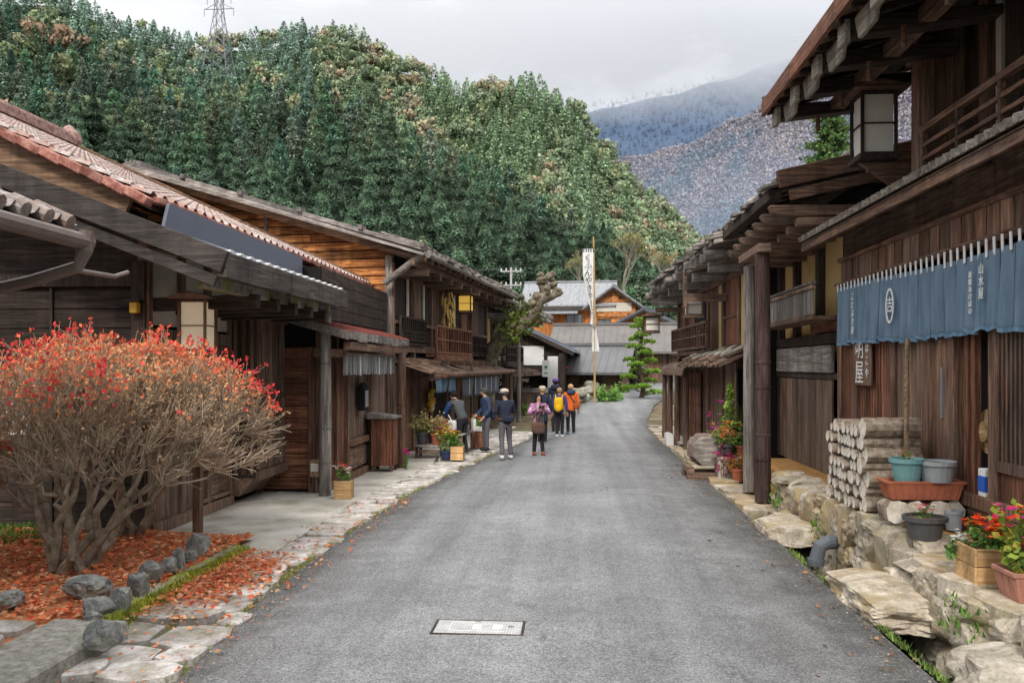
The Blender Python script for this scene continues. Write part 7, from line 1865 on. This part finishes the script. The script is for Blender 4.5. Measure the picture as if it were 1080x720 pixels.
def person(label, loc, rz, h, top, bottom, shoe, hair, lean=0.0, arms=None, legs=None, head=(0, 0), coat=False, hairlong=False, cap=None, shoulders=1.0, hood=None, female=False):
    t = thing('person', label, 'person', loc, rz); k = h / 1.72; V = Vector
    def Rl(p, piv=.93):                                    # lean the upper body forward (towards -y)
        y, z = p[1], p[2] - piv; c, s_ = math.cos(lean), math.sin(lean); return V((p[0], y * c - z * s_, piv + y * s_ + z * c))
    sw = .185 * shoulders
    tor = [Rl((0, 0, z)) for z in (.93, 1.06, 1.22, 1.36, 1.45)]; neck = Rl((0, -.01, 1.50)); hd = V(neck)
    ht, hn = head; fw = Rl((0, -.01 + 0, 1.60)); c0 = Rl((0, -.015, 1.60)); 
    def H(p):                                              # head space: turn then nod about the neck
        q_ = V(p); q_ = Matrix.Rotation(hn, 3, 'X') @ q_; q_ = Matrix.Rotation(ht, 3, 'Z') @ q_; return V(neck) + q_
    hb, hc, htop = H((0, -.005, .06)), H((0, -.022, .13)), H((0, -.005, .205))
    sh = [Rl((s_ * sw, .005, 1.405)) for s_ in (-1, 1)]
    arms = arms or [((-.25, .02, 1.13), (-.26, -.04, .88)), ((.25, .02, 1.13), (.26, -.04, .88))]
    el = [V(a[0]) for a in arms]; wr = [V(a[1]) for a in arms]
    legs = legs or [((-.095, -.02, .50), (-.10, .02, .085)), ((.095, -.02, .50), (.10, .02, .085))]
    kn = [V(a[0]) for a in legs]; an = [V(a[1]) for a in legs]; hp = [V((s_ * .09, 0, .88)) for s_ in (-1, 1)]
    S = lambda p: V(p) * k
    vs, es, rr_, roots = [], [], [], [0]
    def add(p, r, par=None):
        vs.append(S(p)); rr_.append(tuple(x * k for x in r) if hasattr(r, '__len__') else r * k)
        if par is not None: es.append((par, len(vs) - 1))
        else: roots.append(len(vs) - 1)
        return len(vs) - 1
    p = add(tor[0], (.135, .10)); i = p
    for z, r in zip(tor[1:], ((.125, .09), (.145, .10), (.15, .10), (.09, .07))): i = add(z, r, i)
    ch = i - 1; nk = add(neck, .055, i); a = add(hb, (.066, .075), nk); a = add(hc, (.078, .092), a); add(htop, (.058, .068), a)
    for s_ in (0, 1):
        a = add(sh[s_], .058, ch); a = add(el[s_], .043, a); a = add(wr[s_], .028, a); d = (wr[s_] - el[s_]).normalized(); hnd = wr[s_] + d * .075; a = add(hnd, (.040, .022), a)
        side = d.cross(V((0, 1, 0.3))).normalized(); nr = d.cross(side).normalized(); sg = 1 if s_ else -1
        for f, (o_, l) in enumerate(((-.030, .060), (-.010, .072), (.010, .068), (.028, .055))):
            a = add(hnd + side * o_ * .9, .009); b_ = add(hnd + side * o_ * 1.1 + d * (.035 + l * .5) + nr * .008, .0085, a); add(hnd + side * o_ * 1.1 + d * (.03 + l) + nr * .028, .0075, b_)
        a = add(wr[s_] + d * .03, .011); b_ = add(wr[s_] + d * .06 - side * .042, .010, a); add(wr[s_] + d * .10 - side * .050 + nr * .01, .0085, b_)
        a = add(hp[s_], .088, p); a = add(kn[s_], .058, a); a = add(an[s_], .040, a); add(V((an[s_].x, an[s_].y - .13, .035 + max(0, an[s_].z - .085))), (.042, .03), a)
    nz = add(H((0, -.095, .125)), .012); add(H((0, -.122, .105)), .012, nz)
    for s_ in (-1, 1): e = add(H((s_ * .075, .0, .125)), (.012, .02)); add(H((s_ * .088, .005, .115)), (.010, .022), e)
    skin_obj('body', vs, es, rr_, M['skin'], t, 1, roots)
    for s_ in (-1, 1): b = MB(); b.blob(S(H((s_ * .033, -.098, .14))), (.012 * k, .008 * k, .008 * k), 1, 1, 0, 0); b.build('eye', M['black_print'], t, local=True)
    b = MB(); b.blob(S(H((0, -.104, .072))), (.022 * k, .008 * k, .006 * k), 1, 1, 0, 0); b.build('mouth', plain('lips', (.38, .12, .10)) if 'lips' not in bpy.data.materials else bpy.data.materials['lips'], t, local=True)
    # jacket
    vs, es, rr_, roots = [], [], [], [0]
    hemz = .80 if not coat else .58
    a = add(V((0, .0, hemz)) if not lean else Rl((0, 0, .84)), (.168, .128) if not coat else (.20, .15)); 
    for z, r in zip(tor, ((.165, .128), (.158, .12), (.172, .125), (.178, .122), (.105, .085))): a = add(z, r, a)
    ch = a - 1; add(V(neck) + (V(hb) - V(neck)) * .1, (.072, .072), a)
    for s_ in (0, 1): a = add(sh[s_], .078, ch); m_ = (sh[s_] + el[s_]) / 2; a = add(m_, .068, a); a = add(el[s_], .062, a); a = add((el[s_] + wr[s_]) / 2, .054, a); add(wr[s_] + (wr[s_] - el[s_]).normalized() * -.005, .044, a)
    skin_obj('jacket', vs, es, rr_, top, t, 2, roots)
    vs, es, rr_, roots = [], [], [], [0]
    a0 = add(V((0, 0, .98)), (.145, .11)); a0 = add(V((0, 0, .90)), (.15, .115), a0)
    for s_ in (0, 1): a = add(hp[s_] - V((0, 0, .05)), .098, a0); a = add((hp[s_] + kn[s_]) / 2, .085, a); a = add(kn[s_], .07, a); a = add((kn[s_] + an[s_]) / 2, .064, a); add(an[s_] + V((0, 0, -.01)), .058, a)
    skin_obj('trousers', vs, es, rr_, bottom, t, 2, roots)
    for s_ in (0, 1):
        q_ = an[s_]; z = max(0, q_.z - .085); b = MB(); b.blob(S((q_.x, q_.y - .06, .05 + z)), (.052 * k, .14 * k, .055 * k), s_, 2, .35, .05); b.v = [(x, y, max(zz, .003 + z * k)) for x, y, zz in b.v]; b.build('shoe', shoe, t, local=True, smooth=True)
    b = MB()
    b.blob(S(H((0, .022, .148))), (.098 * k, .108 * k, .098 * k), 3, 3, 0, .10, 2.5)
    b.v = [v for v in b.v]
    if hairlong: b.blob(S(H((0, .04, .07))), (.11 * k, .085 * k, .15 * k), 5, 3, 0, .14, 2.5)
    hm = hair
    if cap: hm = hair
    b.build('hair', hm, t, local=True, smooth=True)
    if cap:
        b = MB(); b.blob(S(H((0, .004, .185))), (.112 * k, .125 * k, .07 * k), 2, 3, .15, .04); b.blob(S(H((0, -.10, .165))), (.085 * k, .075 * k, .014 * k), 2, 2, .1, 0); b.build('cap', cap, t, local=True, smooth=True)
    if hood: b = MB(); b.blob(S(Rl((0, .10, 1.47))), (.15 * k, .09 * k, .10 * k), 7, 3, .1, .1); b.build('hood', hood, t, local=True, smooth=True)
    return t, (lambda p: FRAME[t.name] @ S(p)), k
def bag(name, label, c, w, d, h, mat, strap=None, smat=None, rz=0.0, shape=.6):
    t = thing(name, label, 'bag', c, rz); b = MB(); b.blob((0, 0, h / 2), (w / 2, d / 2, h / 2), 3, 3, shape, .06); b.build('pouch', mat, t, local=True, smooth=True)
    b = MB(); b.bar((-w * .3, -d * .42, h * .72), (w * .3, -d * .42, h * .72), .012, .03, Y_); b.build('flap_seam', smat or mat, t, local=True)
    if strap: 
        b = MB(); inv = FRAME[t.name].inverted(); b.tube([inv @ Vector(p) for p in strap], .014, 6); b.build('strap', smat or mat, t, local=True)
    return t
navy, dnavy = cloth_mat('navy_cotton', (.045, .065, .12)), cloth_mat('dark_navy', (.030, .036, .058)); cblue = cloth_mat('deep_blue', (.03, .07, .20)); grey_tr = cloth_mat('grey_trousers', (.115, .11, .125)); black_tr = cloth_mat('black_trousers', (.028, .027, .032)); shoe_d, shoe_w, shoe_b = cloth_mat('dark_shoe', (.03, .03, .03)), cloth_mat('white_shoe', (.65, .65, .64)), cloth_mat('brown_boot', (.24, .09, .045)); orange = cloth_mat('orange_jacket', (.72, .15, .035)); violet = cloth_mat('violet_navy', (.06, .06, .19))
hair_b, hair_g, hair_y, hair_br = cloth_mat('black_hair', (.02, .018, .017)), cloth_mat('greying_hair', (.07, .07, .07)), cloth_mat('blond_hair', (.50, .33, .17)), cloth_mat('light_brown_hair', (.36, .22, .11)); cream = cloth_mat('cream_cap', (.52, .47, .40)); purple = cloth_mat('purple_cap', (.12, .07, .25))
def m_floral():
    t = NT('floral_cloth'); v = t.coord('Object'); c = t.voro(v, 26, 'F1', 'Color'); g = t.N('ShaderNodeSeparateColor'); t.L(c, g.inputs[0])
    return t.done(t.ramp(g.outputs[0], [(0, (.16, .05, .15)), (.3, (.42, .15, .33)), (.55, (.55, .32, .46)), (.75, (.22, .07, .18)), (.9, (.62, .5, .58))]), .9, .1)
vest = plain('quilted_vest', (.065, .07, .075), .7, .3, 5)
def G(px, py, z): return at_z(px, py, z)
# man in navy jacket seen from the side
p = G(513, 475, .10); t, W, k = person('man in navy jacket and grey trousers standing before the shop, facing left', p, R(-62), 1.60, navy, grey_tr, shoe_d, hair_g, lean=.06, head=(R(-8), R(12)), arms=[((-.24, -.02, 1.14), (-.20, -.22, .98)), ((.24, .0, 1.14), (.22, -.16, .95))], legs=[((-.10, -.02, .5), (-.10, .03, .085)), ((.10, -.03, .5), (.10, -.02, .085))])
bag('shoulder_bag', 'black bag hanging behind the hip of the man in the navy jacket', W((.0, .17, .86)), .24, .14, .22, dnavy, [W((.02, .15, 1.05)), W((.12, .12, 1.3)), W((.1, .02, 1.46))], shoe_d, R(-62))
bag('carrier_bag', 'white carrier bag held by the man in the navy jacket', W((-.2, -.30, .52)), .22, .08, .34, shoe_w, [W((-.2, -.30, .84)), W((-.2, -.28, .93))], shoe_w, R(-62), .8)
# man with light cap walking away
p = G(533, 484, .05); t, W, k = person('man in cream cap and dark jacket walking up the verge with a waist bag', p, R(-158), 1.66, dnavy, grey_tr, shoe_w, hair_g, lean=.05, head=(R(14), R(10)), cap=cream, arms=[((-.25, -.08, 1.16), (-.16, -.27, 1.20)), ((.26, -.02, 1.13), (.20, -.24, 1.16))], legs=[((-.13, -.10, .50), (-.16, -.04, .085)), ((.10, .02, .50), (.14, .18, .11))])
bag('waist_bag', 'black waist bag on the back of the man in the cream cap', W((-.04, .15, .93)), .28, .11, .15, dnavy, [W((-.13, .12, 1.0)), W((-.18, 0, 1.0)), W((-.08, -.14, 1.0)), W((.1, -.14, 1.0)), W((.18, 0, 1.0)), W((.1, .12, 1.0))], shoe_b, R(-158))
# woman photographing
p = G(568, 480, .05); t, W, k = person('woman in purple patterned poncho photographing with a phone, facing the camera', p, R(14), 1.52, m_floral(), black_tr, shoe_b, hair_b, head=(R(-6), R(-4)), hairlong=True, coat=True, shoulders=1.05, arms=[((-.30, -.10, 1.18), (-.10, -.30, 1.34)), ((.30, -.10, 1.18), (.10, -.30, 1.34))], legs=[((-.11, -.04, .50), (-.13, .02, .085)), ((.10, .02, .50), (.11, -.06, .085))])
b = MB(); b.blob(FRAME[t.name] @ (Vector((0, -.135, 1.02)) * k), (.10 * k, .03 * k, .26 * k), 2, 3, .5, .05); b.build('shirt_front', cloth_mat('dark_print_shirt', (.06, .07, .08), .6), t, smooth=True)
q_ = thing('phone', 'dark phone held up in both hands by the woman in the purple poncho', 'phone', W((0, -.42, 1.33)), R(14)); b = MB(); b.box(-.07, .07, -.006, .006, 0, .085); b.build('case', M['black_print'], q_, local=True, bevel=.004); b = MB(); b.box(-.064, .064, .0065, .009, .006, .079); b.build('screen', M['pane'], q_, local=True)
bag('shoulder_bag', 'brown shoulder bag at the hip of the woman in the purple poncho', W((-.06, -.25, .62)), .34, .14, .30, cloth_mat('brown_leather', (.11, .07, .055)), [W((-.12, -.22, .9)), W((.0, -.20, 1.2)), W((.14, -.12, 1.42)), W((.18, .0, 1.44))], shoe_b, R(14))
# person half hidden behind her
p = G(572, 466, .08); t, W, k = person('person in dark coat and pale hat half hidden behind the woman with the phone', p, R(-170), 1.60, dnavy, black_tr, shoe_d, hair_y, coat=True, cap=cream, legs=[((-.10, -.06, .5), (-.11, -.10, .085)), ((.10, .03, .5), (.10, .10, .1))])
# couple walking away
p = G(590, 461, .02); t, W, k = person('woman in violet navy jacket with a yellow backpack walking away', p, R(172), 1.56, violet, black_tr, shoe_w, hair_br, coat=False, female=True, head=(R(10), 0), legs=[((-.09, -.08, .5), (-.08, -.10, .085)), ((.09, .0, .5), (.07, .08, .1))])
yl = cloth_mat('yellow_nylon', (.72, .44, .02)); bk = bag('backpack', 'bright yellow backpack worn by the woman in the violet jacket', W((0, .20, .93)), .30, .18, .44, yl, None, cloth_mat('yellow_trim', (.5, .3, .02)), R(172), .55)
for s_ in (-1, 1): b = MB(); b.tube([W((s_ * .10, .15, 1.36)), W((s_ * .13, .06, 1.50)), W((s_ * .14, -.12, 1.40)), W((s_ * .13, -.14, 1.15)), W((s_ * .14, .12, 1.0))], .018, 6); b.build('strap', yl, bk)
b = MB(); b.blob(W((0, .30, 1.03)), (.10, .05, .11), 4, 2, .5, .03); b.build('pocket', yl, bk, smooth=True)
p = G(602, 459, .02); t, W, k = person('blond person in bright orange jacket and black trousers walking away', p, R(-172), 1.66, orange, black_tr, cloth_mat('blue_shoe', (.10, .17, .26)), hair_y, hood=navy, head=(R(-16), 0), shoulders=1.06, legs=[((-.10, -.10, .5), (-.12, -.12, .085)), ((.10, .02, .5), (.11, .12, .12))])
bag('shoulder_bag', 'small rust coloured shoulder bag on the hip of the person in orange', W((-.17, .12, .92)), .20, .10, .18, cloth_mat('rust_leather', (.40, .10, .03)), [W((-.14, .12, 1.08)), W((0, .15, 1.28)), W((.12, .06, 1.46))], shoe_d, R(-172))
p = G(586, 455, .05); t, W, k = person('tall person in dark hooded coat and purple cap ahead of the yellow backpack', p, R(176), 1.78, dnavy, black_tr, shoe_d, hair_b, cap=purple, hood=dnavy, legs=[((-.09, -.08, .5), (-.08, -.10, .085)), ((.09, .0, .5), (.07, .08, .1))])
# shopper bending forward
p = G(488, 477, .12); t, W, k = person('shopper in dark quilted vest and blue sleeves bending towards the shop goods', p, R(-128), 1.60, vest, black_tr, shoe_d, hair_b, lean=.55, head=(R(10), R(20)), arms=[((-.24, -.42, 1.12), (-.20, -.46, .86)), ((.24, -.40, 1.10), (.20, -.52, .90))], legs=[((-.10, -.06, .5), (-.10, .04, .085)), ((.10, -.02, .5), (.10, .0, .085))])
vs = [Vector(v) * k for v in ((-.19, -.25, 1.36), (-.24, -.42, 1.12), (-.20, -.46, .90))]; skin_obj('sleeve', vs, [(0, 1), (1, 2)], [.088 * k, .074 * k, .052 * k], cblue, t, 2)
vs = [Vector(v) * k for v in ((.19, -.25, 1.36), (.24, -.40, 1.10), (.20, -.52, .92))]; skin_obj('sleeve', vs, [(0, 1), (1, 2)], [.088 * k, .074 * k, .052 * k], cblue, t, 2)
bag('handbag', 'grey leather handbag hanging from the arm of the bending shopper', W((-.32, -.32, .42)), .40, .16, .30, cloth_mat('taupe_leather', (.20, .18, .16)), [W((-.34, -.28, .70)), W((-.24, -.44, .92)), W((-.30, -.44, .70))], shoe_d, R(-35), .65)
bag('carrier_bag', 'small white carrier bag on the far side of the bending shopper', W((.30, -.10, .60)), .24, .10, .26, shoe_w, [W((.30, -.10, .84)), W((.24, -.3, 1.0))], shoe_w, R(-35), .8)

# ================================================================ manhole cover
t = thing('manhole_cover', 'pale rectangular manhole cover set in the asphalt', 'cover', (at_z(505, 661, .07)[0], at_z(505, 661, .07)[1], .066)); P = Vector(t.location)
def cover_mat():
    q = NT('worn_cover'); v = q.coord('Object'); n = q.noise(v, 9, 6, .7); d = q.voro(v, 42, 'F1', 'Distance', .1)
    c = q.mix(q.ramp(d, [(.25, 0), (.45, 1)]), (.70, .69, .68), (.42, .42, .43)); c = q.mix(1.0, c, q.ramp(n, [(.3, .75), (.6, 1.1)]), 'MULTIPLY'); q.bump(d, .4, .003); return q.done(c, .6, .4)
b = MB(); b.box(P.x - .36, P.x + .36, P.y - .17, P.y + .17, .05, .074); b.build('plate', cover_mat(), t, bevel=.003)
b = MB(); e = .02
for x0, x1, y0, y1 in ((-.385, .385, -.195, -.172), (-.385, .385, .172, .195), (-.385, -.362, -.172, .172), (.362, .385, -.172, .172)): b.box(P.x + x0, P.x + x1, P.y + y0, P.y + y1, .05, .072)
b.build('frame', M['dark_x'], t)
for x, y in ((-.02, .135), (.27, .02)): b = MB(); b.box(P.x + x - .025, P.x + x + .025, P.y + y - .008, P.y + y + .008, .0745, .076); b.build('lifting_slot', M['black'], t)
b = MB()
for x0, x1, y0, y1 in ((-.24, -.235, -.12, .12), (-.24, .0, .115, .12), (-.24, .22, -.12, -.115), (.12, .2, -.05, .06), (-.05, .02, -.06, .05), (.02, .1, .07, .075)): b.box(P.x + x0, P.x + x1, P.y + y0, P.y + y1, .0745, .0775)
b.build('raised_marks', M['white_print'], t)
